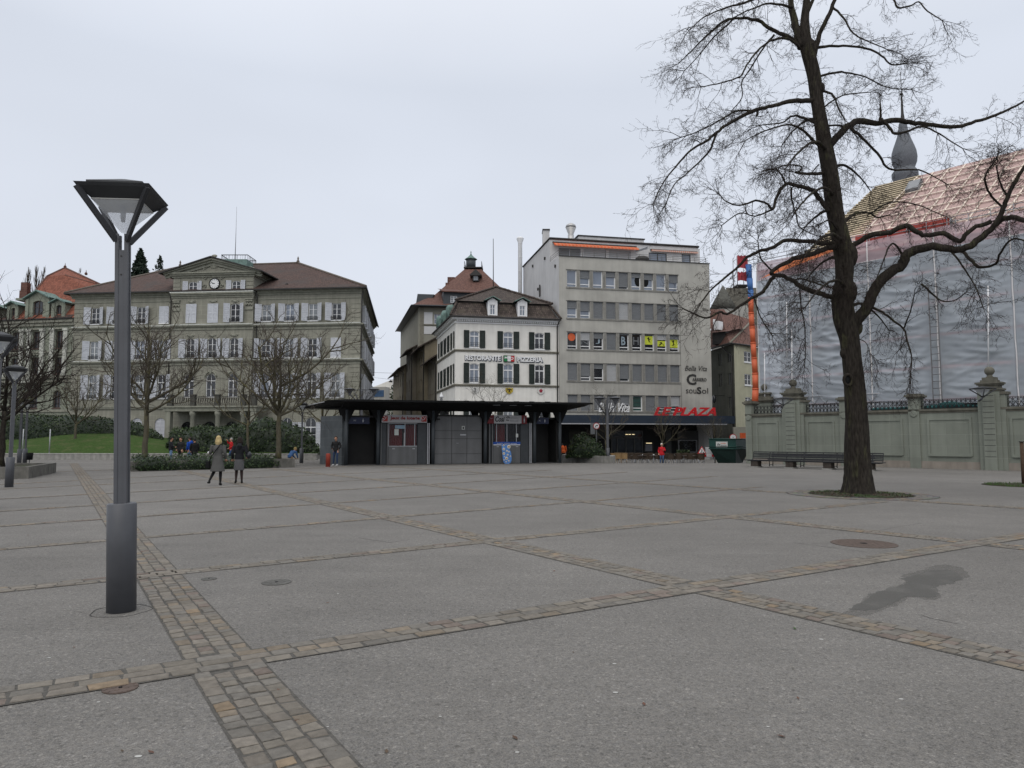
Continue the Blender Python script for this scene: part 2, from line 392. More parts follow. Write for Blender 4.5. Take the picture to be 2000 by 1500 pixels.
m_twig2 = mat('brown_twig', (.080, .068, .058), .9, .25, 3., spec=.1)
# ------------------------------------------------------------------ ground
def sm(t): t = max(0., min(1., t)); return t * t * (3 - 2 * t)
def gz(x, y): return -0.42 * sm((y - 47.5) / 9) * sm((x + 1) / 8)
def ground_mat():
    m = bpy.data.materials.new('asphalt'); m.use_nodes = True; t = m.node_tree; N = t.nodes.new; L = t.links; b = t.nodes['Principled BSDF']
    tcn = N('ShaderNodeTexCoord'); O = tcn.outputs['Object']
    def noise(sc_, det=4, vec=O, rough=.5):
        n = N('ShaderNodeTexNoise'); n.inputs['Scale'].default_value = sc_; n.inputs['Detail'].default_value = det; n.inputs['Roughness'].default_value = rough; L.new(vec, n.inputs['Vector']); return n.outputs['Fac']
    def mr(v, a, b_, c, d):
        n = N('ShaderNodeMapRange'); L.new(v, n.inputs['Value'])
        for k, x in zip(('From Min', 'From Max', 'To Min', 'To Max'), (a, b_, c, d)): n.inputs[k].default_value = x
        return n.outputs[0]
    def mul(a, b_):
        n = N('ShaderNodeMath'); n.operation = 'MULTIPLY'; L.new(a, n.inputs[0]); L.new(b_, n.inputs[1]); return n.outputs[0]
    vor = N('ShaderNodeTexVoronoi'); vor.inputs['Scale'].default_value = 150; L.new(O, vor.inputs['Vector'])
    sepc = N('ShaderNodeSeparateColor'); L.new(vor.outputs['Color'], sepc.inputs[0])
    speck = mr(sepc.outputs[0], 0, 1, .68, 1.28)
    vor2 = N('ShaderNodeTexVoronoi'); vor2.inputs['Scale'].default_value = 60; L.new(O, vor2.inputs['Vector'])
    sep2 = N('ShaderNodeSeparateColor'); L.new(vor2.outputs['Color'], sep2.inputs[0])
    speck2 = mr(sep2.outputs[1], .88, 1.0, 1.0, 1.4)
    speck3 = mr(sep2.outputs[2], .0, .12, .7, 1.0)
    big = mr(noise(.16, 5), .3, .7, .86, 1.12)
    mid = mr(noise(.9, 6, rough=.65), .3, .7, .90, 1.09)
    dirt = mr(noise(.45, 9, rough=.75), .58, .72, 1.0, .76)
    fine = mr(noise(22, 3), .3, .7, .9, 1.1)
    mpp = N('ShaderNodeMapping'); mpp.inputs['Rotation'].default_value = (0, 0, R(-56)); mpp.inputs['Scale'].default_value = (.35, 3.5, 1); L.new(O, mpp.inputs[0])
    strk = mr(noise(.8, 5, vec=mpp.outputs[0]), .45, .75, 1.03, .93)
    v = mul(mul(mul(mul(speck, speck2), mul(speck3, big)), mul(mid, dirt)), mul(fine, strk))
    rgb = N('ShaderNodeRGB'); rgb.outputs[0].default_value = (.186, .184, .177, 1)
    hue = N('ShaderNodeMix'); hue.data_type = 'RGBA'; L.new(mr(sep2.outputs[0], .0, 1., 0, 1), hue.inputs[0])
    hue.inputs[6].default_value = (.174, .165, .150, 1); hue.inputs[7].default_value = (.152, .147, .139, 1)
    s = N('ShaderNodeVectorMath'); s.operation = 'SCALE'; L.new(hue.outputs[2], s.inputs[0]); L.new(v, s.inputs['Scale']); L.new(s.outputs[0], b.inputs['Base Color'])
    b.inputs['Roughness'].default_value = .85; b.inputs['Specular IOR Level'].default_value = .25
    bp = N('ShaderNodeBump'); bp.inputs['Strength'].default_value = .55; bp.inputs['Distance'].default_value = .006
    L.new(vor.outputs['Distance'], bp.inputs['Height']); L.new(bp.outputs[0], b.inputs['Normal'])
    MATS['asphalt'] = m; return m
m_asph = ground_mat()
g = MB()
xs = [-500, -200, -90, -50, -30, -20, -12, -8] + [-6 + i * 1.0 for i in range(0, 17)] + [14, 20, 30, 50, 90, 200, 500]
ys = [-40, -10, 0, 10, 20, 30, 40, 46] + [47.5 + i * .9 for i in range(11)] + [62, 70, 80, 100, 140, 200, 400, 900]
vs = [(x, y, gz(x, y)) for y in ys for x in xs]; n = len(xs)
g.raw(vs, [(j * n + i, j * n + i + 1, (j + 1) * n + i + 1, (j + 1) * n + i) for j in range(len(ys) - 1) for i in range(n - 1)])
struct('ground', g, m_asph)

# sett strips set into the asphalt
m_sett = mat('setts', (.2, .18, .15), .85, .22, 18., vcol=True, bump=.5, bscale=60, spec=.25)
m_joint = mat('sandy_joint', (.082, .078, .07), .95, .35, 30.)
STONE = [((.160, .150, .132), 10), ((.175, .152, .122), 3), ((.148, .143, .132), 7), ((.155, .132, .118), 2), ((.14, .13, .115), 2), ((.175, .163, .145), 4), ((.20, .16, .115), 1)]
SC = [c for c, k in STONE for _ in range(k)]
def pline(p0, p1): a = gp(*p0); b = gp(*p1); return a, b
STR = [  # pixel pair on the centre line, extend before/after in metres, width, rows
    (pline((435, 1290), (160, 927)), 6, 18, .47, 4), (pline((2000, 1293), (500, 952)), 6, 24, .46, 4),
    (pline((1910, 1061), (800, 944)), 12, 16, .46, 4), (pline((2000, 993), (800, 914)), 10, 3, .46, 4),
    (pline((0, 1362), (1900, 1062)), 4, 12, .38, 3), (pline((0, 1153), (1720, 980)), 8, 0, .32, 3),
    (pline((0, 1073), (1124, 981)), 8, 9, .24, 2), (pline((100, 1021), (1160, 947)), 9, 8, .24, 2),
    (pline((268, 982), (780, 950)), 14, 14, .24, 2), (pline((168, 966), (700, 938)), 10, 12, .24, 2),
    (pline((256, 944), (500, 933)), 16, 14, .24, 2), (pline((164, 938), (356, 928)), 12, 14, .24, 2), (pline((100, 922), (300, 915)), 10, 10, .24, 2)]
SD = []
for (a, b), e0, e1, wd, rows in STR:
    u = (b - a).normalized(); a2 = a - u * e0; b2 = b + u * e1; SD.append((a2, b2, u, Vector((-u.y, u.x, 0)), wd, rows))
# let neighbouring crossing strips stop at the tree ring
tree_c = gp(1680, 966)
def inside(P, k):
    a, b, u, nn, wd, rows = SD[k]; d = P - a
    return abs(d.dot(nn)) < wd / 2 + .03 and 0 < d.dot(u) < (b - a).length
def blocked(P):
    if (P - tree_c).length < 2.05: return True
    return P.y > 44.5 and P.x > -12.5 and P.x < 5
for k, (a, b, u, nn, wd, rows) in enumerate(SD):
    mb = MB(); Lk = (b - a).length; rw = wd / rows; pr = rnd.random
    st = MB()
    hi = [j for j in range(len(SD)) if (j >= 4 and k < 4)]      # the cross strips run through
    nseg = max(1, int(Lk / 1.2))
    for i in range(nseg):
        p = a + u * (Lk * i / nseg); q = a + u * (Lk * (i + 1) / nseg)
        if blocked(p) or blocked(q): continue
        z = .0035 + .0006 * (k % 5)
        mb.face([(p + nn * s * wd * .5 * 1.04 + Vector((0, 0, z + gz(p.x, p.y)))) for s in (-1, 1)] + [(q + nn * s * wd * .5 * 1.04 + Vector((0, 0, z + gz(q.x, q.y)))) for s in (1, -1)], mi=1)
    for r_ in range(rows):
        d = pr() * .1
        lo, h_ = ((.09, .16) if rows == 4 else (.16, .27))
        while d < Lk:
            ln = lo + pr() * (h_ - lo); c = a + u * (d + ln / 2) + nn * ((r_ + .5) * rw - wd / 2)
            if not blocked(c) and not any(inside(c, j) for j in hi):
                j = lambda s: (pr() - .5) * s
                g0 = .006 + pr() * .005; hz = .0075 + pr() * .006 + .0004 * (k % 5)
                cs = []
                for (su, sn) in ((0, 0), (1, 0), (1, 1), (0, 1)):
                    P = a + u * (d + (ln - g0 if su else g0) + j(.02)) + nn * (r_ * rw - wd / 2 + (rw - g0 if sn else g0) + j(.016)); cs.append(P)
                ctr = sum(cs, Vector()) / 4; tx = j(.012); ty = j(.012)
                zb = gz(ctr.x, ctr.y)
                tops = [Vector((lerp(ctr.x, p.x, .86), lerp(ctr.y, p.y, .86), zb + hz + (p - ctr).dot(u) * tx + (p - ctr).dot(nn) * ty)) for p in cs]
                mid_ = [Vector((p.x, p.y, zb + hz - .004)) for p in cs]; bot = [Vector((p.x, p.y, zb + .002)) for p in cs]
                co = rnd.choice(SC); f_ = .88 + pr() * .28; co = (co[0] * f_ * 1.02, co[1] * f_ * .985, co[2] * f_ * .94)
                st.raw(tops + mid_ + bot, [(0, 1, 2, 3)] + [(4 + i, 4 + (i + 1) % 4, (i + 1) % 4, i) for i in range(4)] + [(8 + i, 8 + (i + 1) % 4, 4 + (i + 1) % 4, 4 + i) for i in range(4)], co, 0)
            d += ln
    b0 = len(mb.v); mb.v += st.v; mb.f += [tuple(i + b0 for i in f) for f in st.f]; mb.c += st.c; mb.mi += st.mi; mb.sm += st.sm; mb.usec = True
    struct('sett_strip', mb, [m_sett, m_joint])
# ring of setts and soil round the tree
ring = MB(); pr = rnd.random
for rr in range(4):
    r0 = 1.42 + rr * .14; nst = int(2 * pi * r0 / .17)
    for i in range(nst):
        t0 = 2 * pi * i / nst + rr * .05; t1 = t0 + 2 * pi / nst * .93; z = .009 + pr() * .006; co = tuple(x * (.8 + pr() * .3) for x in rnd.choice(SC))
        P = [tree_c + Vector((q * cos(t), q * sin(t), 0)) for q, t in ((r0, t0), (r0 + .125, t0), (r0 + .125, t1), (r0, t1))]
        ring.raw([p + Vector((0, 0, z)) for p in P] + [p + Vector((0, 0, .002)) for p in P], [(0, 1, 2, 3)] + [(4 + k, 4 + (k + 1) % 4, (k + 1) % 4, k) for k in range(4)], co, 0)
ring.lathe([(1.37, 0), (1.37, .0045), (2.0, .0045), (2.0, 0)], 48, c=tuple(tree_c), mi=1)
struct('sett_ring', ring, [m_sett, m_joint])
m_soil = mat('soil', (.035, .028, .02), .95, .35, 12., bump=.8, col2=(.035, .06, .018), scale2=2.5, fac2=(.48, .6))
so_ = MB()
N_ = 30
for k in range(N_):
    for q in range(6):
        t0 = 2 * pi * k / N_; t1 = 2 * pi * (k + 1) / N_; a0 = 1.36 * q / 6; a1 = 1.36 * (q + 1) / 6
        h = lambda a, t: .012 + .05 * (1 - a / 1.36) + (.012 * sin(7 * t + a * 9) if a < 1.3 else 0)
        pts = [(tree_c.x + a0 * cos(t0), tree_c.y + a0 * sin(t0), h(a0, t0)), (tree_c.x + a1 * cos(t0), tree_c.y + a1 * sin(t0), h(a1, t0)), (tree_c.x + a1 * cos(t1), tree_c.y + a1 * sin(t1), h(a1, t1)), (tree_c.x + a0 * cos(t1), tree_c.y + a0 * sin(t1), h(a0, t1))]
        so_.face(pts if q else pts[1:] if False else pts[:3] if q == 0 else pts, sm=True)
struct('soil', so_, m_soil)
# tufts and dead leaves in the tree pit
tf = MB()
for i in range(1100):
    r_ = 1.36 * sqrt(pr()); t = 2 * pi * pr()
    if r_ < .5 and pr() < .7: continue
    p = tree_c + Vector((r_ * cos(t), r_ * sin(t), .02 + .04 * (1 - r_ / 1.36))); h = .012 + pr() * .03; a_ = pr() * pi; d = Vector((cos(a_), sin(a_), 0)) * (.012 + pr() * .015)
    co = (.025 + pr() * .02, .045 + pr() * .03, .014) if sin(3 * t + 1) + pr() > .8 else (.075 * (.6 + pr() * .6), .052, .032)
    l_ = Vector((pr() - .5, pr() - .5, 0)) * .05
    tf.face([p - d, p + d, p + Vector((0, 0, h)) + l_], col=co)
single('grass_tufts', tf, m_leaf, tree_c, 'thin grass and dead leaves in the round pit at the foot of the large tree', 'grass', kind='stuff')

# wet stain, chewing gum, litter
m_wet = mat('wet_asphalt', (.10, .097, .088), .6, .3, 70., spec=.35, col2=(.13, .126, .115), scale2=2.5, alpha=.72)
def blotch(name, pts, z, m, label=None, cat=None):
    c = [gp(*p) for p in pts]; n = len(c); out = []
    for i in range(n):
        for k in range(5):
            q = k / 5.; P = [c[(i - 1) % n], c[i], c[(i + 1) % n], c[(i + 2) % n]]
            v = .5 * ((2 * P[1]) + (P[2] - P[0]) * q + (2 * P[0] - 5 * P[1] + 4 * P[2] - P[3]) * q * q + (3 * P[1] - P[0] - 3 * P[2] + P[3]) * q ** 3)
            out.append((v.x + (pr() - .5) * .05, v.y + (pr() - .5) * .07, z))
    mb = MB(); mb.face(out); return struct(name, mb, m)
WS = [(1792, 1123), (1830, 1113), (1868, 1118), (1878, 1130), (1850, 1141), (1822, 1148), (1832, 1160), (1812, 1168), (1778, 1165), (1740, 1180), (1700, 1192), (1662, 1190), (1690, 1172), (1712, 1156), (1752, 1146), (1775, 1138), (1762, 1130)]
m_damp = mat('damp_asphalt', (.12, .115, .105), .7, .3, 60., alpha=.30)
blotch('damp_stain', [(1768 + (x - 1768) * 1.12, 1152 + (y - 1152) * 1.25) for x, y in WS], .0022, m_damp); blotch('wet_stain', WS, .0030, m_wet)
lv = MB()
for i in range(170):
    if i < 120: a_ = pr() * 2 * pi; q = 1.3 + abs(rnd.gauss(0, 1.6)); p = tree_c + Vector((q * cos(a_), q * sin(a_), .01))
    else: p = gp(pr() * 2000, 925 + (pr() ** 2) * 560) + Vector((0, 0, .008))
    a_ = pr() * pi; s_ = .012 + pr() * .016; d = Vector((cos(a_), sin(a_), .15)) * s_; e_ = Vector((-sin(a_), cos(a_), .1)) * s_ * .55; lv.face([p - d, p + e_, p + d, p - e_], col=(.07 * (.6 + pr()), .045, .025) if i != 130 else (.04, .08, .02))
single('fallen_leaves', lv, m_leaf, tree_c, 'small brown dead leaves scattered over the asphalt', 'leaves', kind='stuff')
m_gum = mat('chewing_gum', (.42, .42, .40), .8, .1)
gm = MB()
for (x, y, s) in [(1604, 1249, 1), (1200, 1297, .8), (1202, 1353, .9), (1760, 1366, .8), (330, 1212, .5), (192, 1372, .6), (330, 1040, .4), (1070, 1145, .4), (660, 1160, .7), (96, 1285, .7), (270, 1478, 1), (280, 1290, .6), (860, 1400, .5), (1010, 1470, .6), (640, 1420, .4), (1500, 1420, .5), (1420, 1060, .6), (1320, 1250, .4), (900, 1200, .4), (760, 1130, .3), (1150, 1210, .5)]:
    P = gp(x, y); r_ = .014 * s
    gm.raw([(P.x + r_ * cos(2 * pi * k / 8) * (1.6 if k % 2 else 1.2), P.y + r_ * sin(2 * pi * k / 8), .003) for k in range(8)], [tuple(range(8))])
struct('ground_specks', gm, m_gum)
# cracks and repair joints around the lamp foot
m_crack = mat('crack', (.06, .058, .055), .95, .3)
lampP = gp(237, 1193)
ck = MB()
for k in range(40):
    t0 = 2 * pi * k / 40; t1 = 2 * pi * (k + 1) / 40; q0 = .245 + .012 * sin(5 * t0); q1 = .245 + .012 * sin(5 * t1)
    ck.face([(lampP.x + (q0) * cos(t0), lampP.y + q0 * sin(t0), .0022), (lampP.x + (q0 + .012) * cos(t0), lampP.y + (q0 + .012) * sin(t0), .0022), (lampP.x + (q1 + .012) * cos(t1), lampP.y + (q1 + .012) * sin(t1), .0022), (lampP.x + q1 * cos(t1), lampP.y + q1 * sin(t1), .0022)])
def crackline(pts, wdt):
    P = [gp(*p) for p in pts]
    Q = []
    for a, b in zip(P, P[1:]):
        for i in range(6): Q.append(a.lerp(b, i / 6) + Vector((pr() - .5, pr() - .5, 0)) * .03)
    Q.append(P[-1])
    for a, b in zip(Q, Q[1:]):
        d = (b - a).normalized(); nn = Vector((-d.y, d.x, 0)) * wdt * (.5 + pr()); ck.face([a + nn + Vector((0, 0, .0022)), b + nn + Vector((0, 0, .0022)), b - nn + Vector((0, 0, .0022)), a - nn + Vector((0, 0, .0022))])
crackline([(1550, 1060), (1610, 1068), (1690, 1078)], .006); crackline([(1720, 1035), (1800, 1022)], .005); crackline([(700, 1050), (760, 1060), (800, 1054)], .004)
crackline([(1790, 1200), (1830, 1210), (1870, 1218)], .005)
struct('asphalt_cracks', ck, m_crack)

# manhole covers: each one a thing
m_cover = mat('rusty_cast_iron', (.10, .075, .062), .75, .3, 12., bump=.5, bscale=40)
m_coverg = mat('grey_cast_iron', (.10, .098, .09), .8, .3, 12., bump=.5, bscale=40)
def cover(px, py, r, label, m, lid=True, hx=None):
    P = gp(px, py); t = root('manhole_cover', P, label, 'manhole cover', 'manhole covers in the paving')
    mb = MB(Matrix.Translation(P)); mb.lathe([(r, 0), (r, .007), (r * .93, .008), (r * .93, .003)], 40); mb.build('rim', m, t)
    mb = MB(Matrix.Translation(P)); mb.lathe([(r * .925, .002), (r * .925, .007)], 40)
    k = int(r / .045)
    for i in range(-k, k + 1):
        for j in range(-k, k + 1):
            x, y = i * .04, j * .04
            if sqrt(x * x + y * y) < r * .86 and (i + j) % 2 and not (abs(x) < r * .16 and abs(y) < r * .16): mb.box(x - .012, x + .012, y - .012, y + .012, .0071, .0095)
    mb.build('lid', m, t)
    mb = MB(Matrix.Translation(P)); mb.lathe([(r * .11, .0072), (r * .11, .0115)], 12); mb.build('keyhole', m_black, t)
cover(1687, 1062, .47, 'large rusty round manhole cover in the asphalt on the right, below the tree', m_cover)
cover(235, 1345, .105, 'small reddish round cover at the edge of the sett strip nearest the camera', m_cover)
cover(540, 1138, .16, 'worn grey round cover with a broken rim, right of the lamp post', m_coverg)
cover(408, 1131, .085, 'tiny grey cover beside the paved strip just right of the lamp post', m_coverg)
cover(1968, 1276, .10, 'small brown round cover set in the strip at the right edge', m_cover)

# ------------------------------------------------------------------ low walls, lawn, hedges
def strip_wall(name, A, B, th, h, label, cat='wall', m=None, zb=0, cap=True, n=6):
    F = Fr(A, B); mb = F.mb(); mb.box(0, F.L, 0, th, zb, h - (.06 if cap else 0)); t = root(name, (A[0], A[1], 0), label, cat); mb.build('wall_body', m or m_kerb, t)
    if cap:
        mb = F.mb(); mb.box(-.03, F.L + .03, -.03, th + .03, h - .0595, h); mb.build('coping', m_kerbl, t)
    return F
m_kerbl = mat('pale_coping', (.37, .365, .345), .9, .18, 3., streak=.2)
strip_wall('low_wall', gp(-260, 897), gp(618, 899), .35, .50, 'long low grey concrete wall at the foot of the lawn, left of the kiosk')
m_grass = mat('lawn', (.042, .075, .020), .95, .25, 6., col2=(.065, .085, .032), scale2=1.6, bump=1., bscale=90, spec=.1)
LT = [(-260, 866), (0, 859), (60, 857), (110, 850), (164, 846), (220, 846), (260, 849), (321, 859), (400, 872), (620, 880)]
def interp(T, x):
    for (a, b), (c, d) in zip(T, T[1:]):
        if a <= x <= c: return lerp(b, d, (x - a) / (c - a))
    return T[0][1] if x < T[0][0] else T[-1][1]
lw = MB(); vs = []; nc = 60; nr = 14
for i in range(nc):
    x = -260 + i * 880 / (nc - 1); p0 = gp(x, 897); p0 = p0 * (57.9 / p0.y); p1 = at(x, interp(LT, x), 64.0)
    for j in range(nr):
        q = j / (nr - 1); vs.append((lerp(p0.x, p1.x, q), lerp(57.9, 64, q), lerp(.47, p1.z, sin(q * pi / 2) ** .9)))
    vs.append((p1.x * 1.1, 72, p1.z + .1))
nr += 1
lw.raw(vs, [(i * nr + j, (i + 1) * nr + j, (i + 1) * nr + j + 1, i * nr + j + 1) for i in range(nc - 1) for j in range(nr - 1)], sm=True)
struct('lawn', lw, m_grass)
def ln(x, y, z, s=1.0):
    return (sin(x * 1.7 * s + 3 * sin(y * .9 * s)) * .5 + sin(y * 2.3 * s + z * 1.9 * s + 1.3) * .3 + sin(x * 4.1 * s + z * 3.7 * s) * .2)
GREENS = [(.018, .036, .012), (.024, .048, .015), (.034, .058, .018), (.016, .030, .011), (.046, .070, .022), (.030, .044, .018)]
def leafq(mb, P, s, cols=GREENS, up=.3):
    pr = rnd.random
    a = Vector((pr() - .5, pr() - .5, pr() - .5)).normalized(); b = Vector((pr() - .5, pr() - .5, pr() - .5)); b = (b - a * b.dot(a)).normalized()
    co = rnd.choice(cols); f = .75 + pr() * .55; s = s * (.6 + .8 * pr())
    mb.face([P - a * s, P + b * s * .45, P + a * s, P - b * s * .45], col=tuple(c * f for c in co))
def hedge(name, prof, z0, label, leaf=.07, dens=90, lump=.22, zfun=None, cols=GREENS, cat='hedge', seglen=.45):
    """prof: list of (front point xy, back point xy, ztop)"""
    mb = MB(); P = [(Vector((*a[:2], 0)), Vector((*b[:2], 0)), z) for a, b, z in prof]; cum = [0]
    for (a, _, _), (b, _, _) in zip(P, P[1:]): cum.append(cum[-1] + (b - a).length)
    def sec(d):
        for i in range(len(P) - 1):
            if d <= cum[i + 1] + 1e-6:
                q = (d - cum[i]) / max(1e-6, cum[i + 1] - cum[i]); q2 = q
                return P[i][0].lerp(P[i + 1][0], q2), P[i][1].lerp(P[i + 1][1], q2), lerp(P[i][2], P[i + 1][2], q2)
        return P[-1]
    PR = [(0, 0), (-.03, .25), (-.03, .5), (.0, .72), (.08, .88), (.22, .98), (.45, 1.02), (.7, 1.0), (.9, .9), (1, .6), (1, 0)]
    nd = max(2, int(cum[-1] / seglen)); k = len(PR)
    def pt(d, u, v, off=0):
        a, b, zt = sec(max(0, min(cum[-1], d))); zb = z0 if zfun is None else zfun(d, cum[-1])
        e = min(1, min(d, cum[-1] - d) / .5 + .25); e = e ** .5
        c = (a + b) / 2; u2 = .5 + (u - .5) * (.55 + .45 * e)
        p = a.lerp(b, u2); z = zb + (zt - zb) * v * e
        nn = Vector(((a - b).x * (.5 - u) * 2, (a - b).y * (.5 - u) * 2, 0)); nn = nn.normalized() if nn.length > 1e-6 else Vector((0, 0, 0)); nn.z = v * v
        l = lump * ln(p.x * 1.3, p.y * 1.3 + u * 3, z * 1.6) * (v > .02)
        return Vector((p.x, p.y, z)) + nn * (l + off)
    vs = []
    for i in range(nd + 1):
        d = cum[-1] * i / nd
        for u, v in PR: vs.append(pt(d, u, v, -.10))
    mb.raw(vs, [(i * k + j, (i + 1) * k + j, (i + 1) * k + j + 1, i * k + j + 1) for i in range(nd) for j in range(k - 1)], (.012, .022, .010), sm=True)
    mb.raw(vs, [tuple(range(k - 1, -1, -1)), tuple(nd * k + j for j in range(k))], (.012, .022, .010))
    hh = max(p[2] for p in P) - z0; w_ = max((p[0] - p[1]).length for p in P); nl = int(dens * cum[-1] * (hh + w_ * .6))
    for _ in range(nl):
        d = cum[-1] * rnd.random(); t = rnd.random() ** .9 * (k - 3); j = int(t); q = t - j
        u = lerp(PR[j][0], PR[j + 1][0], q); v = lerp(PR[j][1], PR[j + 1][1], q)
        leafq(mb, pt(d, u, v, (rnd.random() - .55) * .2), leaf, cols)
    for e_ in (0, cum[-1]):
        for _ in range(int(dens * hh * w_ * 1.2)): leafq(mb, pt(e_, rnd.random(), rnd.random(), (rnd.random() - .5) * .1) , leaf, cols)
    c = P[0][0]
    return single(name, mb, m_leaf, (c.x, c.y, z0), label, cat)
def pp(x, y, Y): p = at(x, y, Y); return p
HT = [(-120, 816), (45, 812), (100, 813), (160, 815), (200, 818), (240, 822), (275, 829), (300, 840), (322, 858)]
hedge('hedge', [((at(x, y, 63.2).x, 63.2 + .3 * sin(x)), (at(x, y, 66.5).x, 66.5), at(x, y, 64.8).z) for x, y in HT], 1.0, 'tall clipped dark green hedge behind the lawn, on the left', leaf=.10, dens=55, lump=.14)
HB = [(326, 862), (336, 846), (370, 840), (420, 842), (455, 838), (485, 828), (520, 824), (550, 826), (580, 837), (605, 852), (622, 868)]
hedge('shrub_bank', [((at(x, y, 58.6).x, 58.6), (at(x, y, 63.5).x, 63.5), at(x, y, 60.5).z) for x, y in HB], .35, 'broad dark evergreen shrubs behind the low wall, between the lawn and the kiosk', leaf=.12, dens=55, lump=.45, cat='shrubs')
hedge('shrub_bank', [((at(x, y, 66).x, 66.5), (at(x, y, 69).x, 69.0), at(x, y, 67).z) for x, y in [(325, 846), (350, 838), (400, 834), (450, 836), (480, 842)]], .8, 'dark shrubs in front of the porch columns of the clock building', leaf=.12, dens=50, lump=.3, cat='shrubs')
# planter with low hedge in front of the two plane trees
pA = gp(252, 921); pB = gp(576, 913); uAB = (pB - pA).normalized(); nAB = Vector((-uAB.y, uAB.x, 0)); pC = pB + nAB * 3.4; pD = pA + nAB * 3.4
m_kerbd = mat('weathered_concrete', (.15, .145, .13), .9, .3, 4., streak=.35, bump=.3)
def ring_planter(corners, h, label, m=m_kerbd, th=.3):
    t = root('planter', (corners[0].x, corners[0].y, 0), label, 'planter'); c = sum(corners, Vector()) / 4
    mb = MB()
    for i in range(4):
        a = corners[i]; b = corners[(i + 1) % 4]; a2 = a + (c - a).normalized() * th * 1.4; b2 = b + (c - b).normalized() * th * 1.4
        mb.prism([(a.x, a.y), (b.x, b.y), (b2.x, b2.y), (a2.x, a2.y)], -.3 if a.y > 47 else 0, h)
    mb.build('kerb', m, t); mb = MB(); inn = [p + (c - p).normalized() * th * 1.38 for p in corners]
    mb.face([(p.x, p.y, h - .08) for p in inn]); mb.build('earth', m_soil, t); return t
ring_planter([pA, pB, pC, pD], .50, 'low concrete planter holding a hedge and two bare trees, behind the two walking women')
hp = []
for k in range(9):
    q = k / 8 * .90; a = pA.lerp(pB, q) - nAB * .12 + uAB * .0; b = a + nAB * 2.3; hp.append((a, b, .70 + .06 * sin(k * 2.1)))
hedge('low_hedge', hp, .03, 'low leafy green hedge spilling over the planter behind the two walking women', leaf=.055, dens=210, lump=.12, cols=GREENS + [(.05, .085, .035), (.06, .09, .04)])
# left planter
LP = [gp(-160, 938), gp(55, 935), gp(55, 935) + Vector((-2.2, 5.2, 0)), gp(-160, 938) + Vector((-2.5, 5.2, 0))]
ring_planter(LP, .48, 'low dark concrete planter at the left edge behind the nearest small lamp post')
# right planter and bush
rA = gp(1096, 900.5); rB = gp(1197, 904.5); rn = Vector((.2, .98, 0))
rA.z = rB.z = 0
ring_planter([rA, rB, rB + rn * 3.0, rA + rn * 2.2], .46, 'pale concrete planter wall to the right of the kiosk', m=m_kerb)
def rb(x, y, Yf): p = at(x, y, Yf); return ((at(x, y, Yf - .9).x, Yf - .9), (at(x, y, Yf + 1.0).x, Yf + 1.0), p.z)
hedge('bush', [rb(x, y, 50.6) for x, y in ((1107, 886), (1113, 866), (1124, 855), (1136, 850), (1150, 856), (1163, 864), (1174, 872), (1184, 887))], .3, 'wild dark bush growing in the planter right of the kiosk', leaf=.09, dens=120, lump=.3, cat='bush', cols=GREENS + [(.07, .075, .035)])
# ------------------------------------------------------------------ civic building with the clock
gA = at(141, 700, 78.3); gB = at(703.5, 700, 75.0)
G = Fr(gA, gB)
gov = root('civic_building', (gA.x, gA.y, 0), 'long four-storey grey green stone building with a clock in its pediment and white shutters', 'building')
zE = lerp(G.z(182, 572.5), G.z(655, 565.5), .5); z1 = (G.z(182, 641) + G.z(655, 635)) / 2; z2 = (G.z(182, 709.4) + G.z(655, 703)) / 2; z3 = (G.z(182, 797) + G.z(655, 790.5)) / 2
LW = [G.s(x, 700) for x in (182.8, 227.5, 272.3, 317.5)]; CW = [G.s(x, 700) for x in (375, 417.3, 460.3)]; RW = [G.s(x, 700) for x in (518, 563.7, 609.3, 655.6)]
cs0 = G.s(338, 700); cs1 = G.s(495.5, 700)            # central bay
zt4 = (G.z(182, 600.5) + G.z(655, 594)) / 2; zb4 = (G.z(182, 632.5) + G.z(655, 626)) / 2
zt3 = (G.z(182, 667) + G.z(655, 661)) / 2; zb3 = (G.z(182, 702.5) + G.z(655, 697)) / 2
zt2 = (G.z(182, 733) + G.z(655, 727.5)) / 2; zb2 = (G.z(182, 780) + G.z(655, 775)) / 2
ww = 1.02
CP = -.45        # centre bay stands forward
ops = []; cops = []
for s in LW + RW:
    ops += [(s - ww / 2, s + ww / 2, zb4, zt4), (s - ww / 2, s + ww / 2, zb3, zt3), (s - ww / 2, s + ww / 2, zb2, zt2, .22), (s - .62, s + .62, .25, 3.9, .6)]
zc4t = G.z(417, 593.5, CP); zc4b = G.z(417, 630, CP); zc3t = G.z(417, 660, CP); zc3b = G.z(417, 699, CP); zc2t = G.z(417, 730, CP); zc2b = G.z(417, 776, CP)
for s in CW: cops += [(s - .55, s + .55, zc4b, zc4t, .2), (s - .5, s + .5, zc3b, zc3t, .28), (s - .55, s + .55, zc2b, zc2t, .5)]
for s in CW: cops += [(s - .7, s + .7, .3, 3.5, .69)]
za0 = G.z(417, 572.5, CP); za1 = G.z(417, 537, CP); az0 = G.z(376, 567.6, CP); az1 = G.z(376, 550.5, CP); AW = [G.s(376.7, 560, CP), G.s(461.3, 560, CP)]
for s in AW: cops.append((s - .5, s + .5, az0, az1, .14))
mb = G.mb()
wall(mb, 0, cs0, 0, zE, [o for o in ops if o[0] < cs0]); wall(mb, cs1, G.L, 0, zE, [o for o in ops if o[0] > cs1])
wall(mb, cs0, cs1, 0, za1, cops, t=CP)
mb.face([(cs0, CP, 0), (cs0, 0, 0), (cs0, 0, zE), (cs0, CP, zE)]); mb.face([(cs1, CP, 0), (cs1, 0, 0), (cs1, 0, zE), (cs1, CP, zE)])
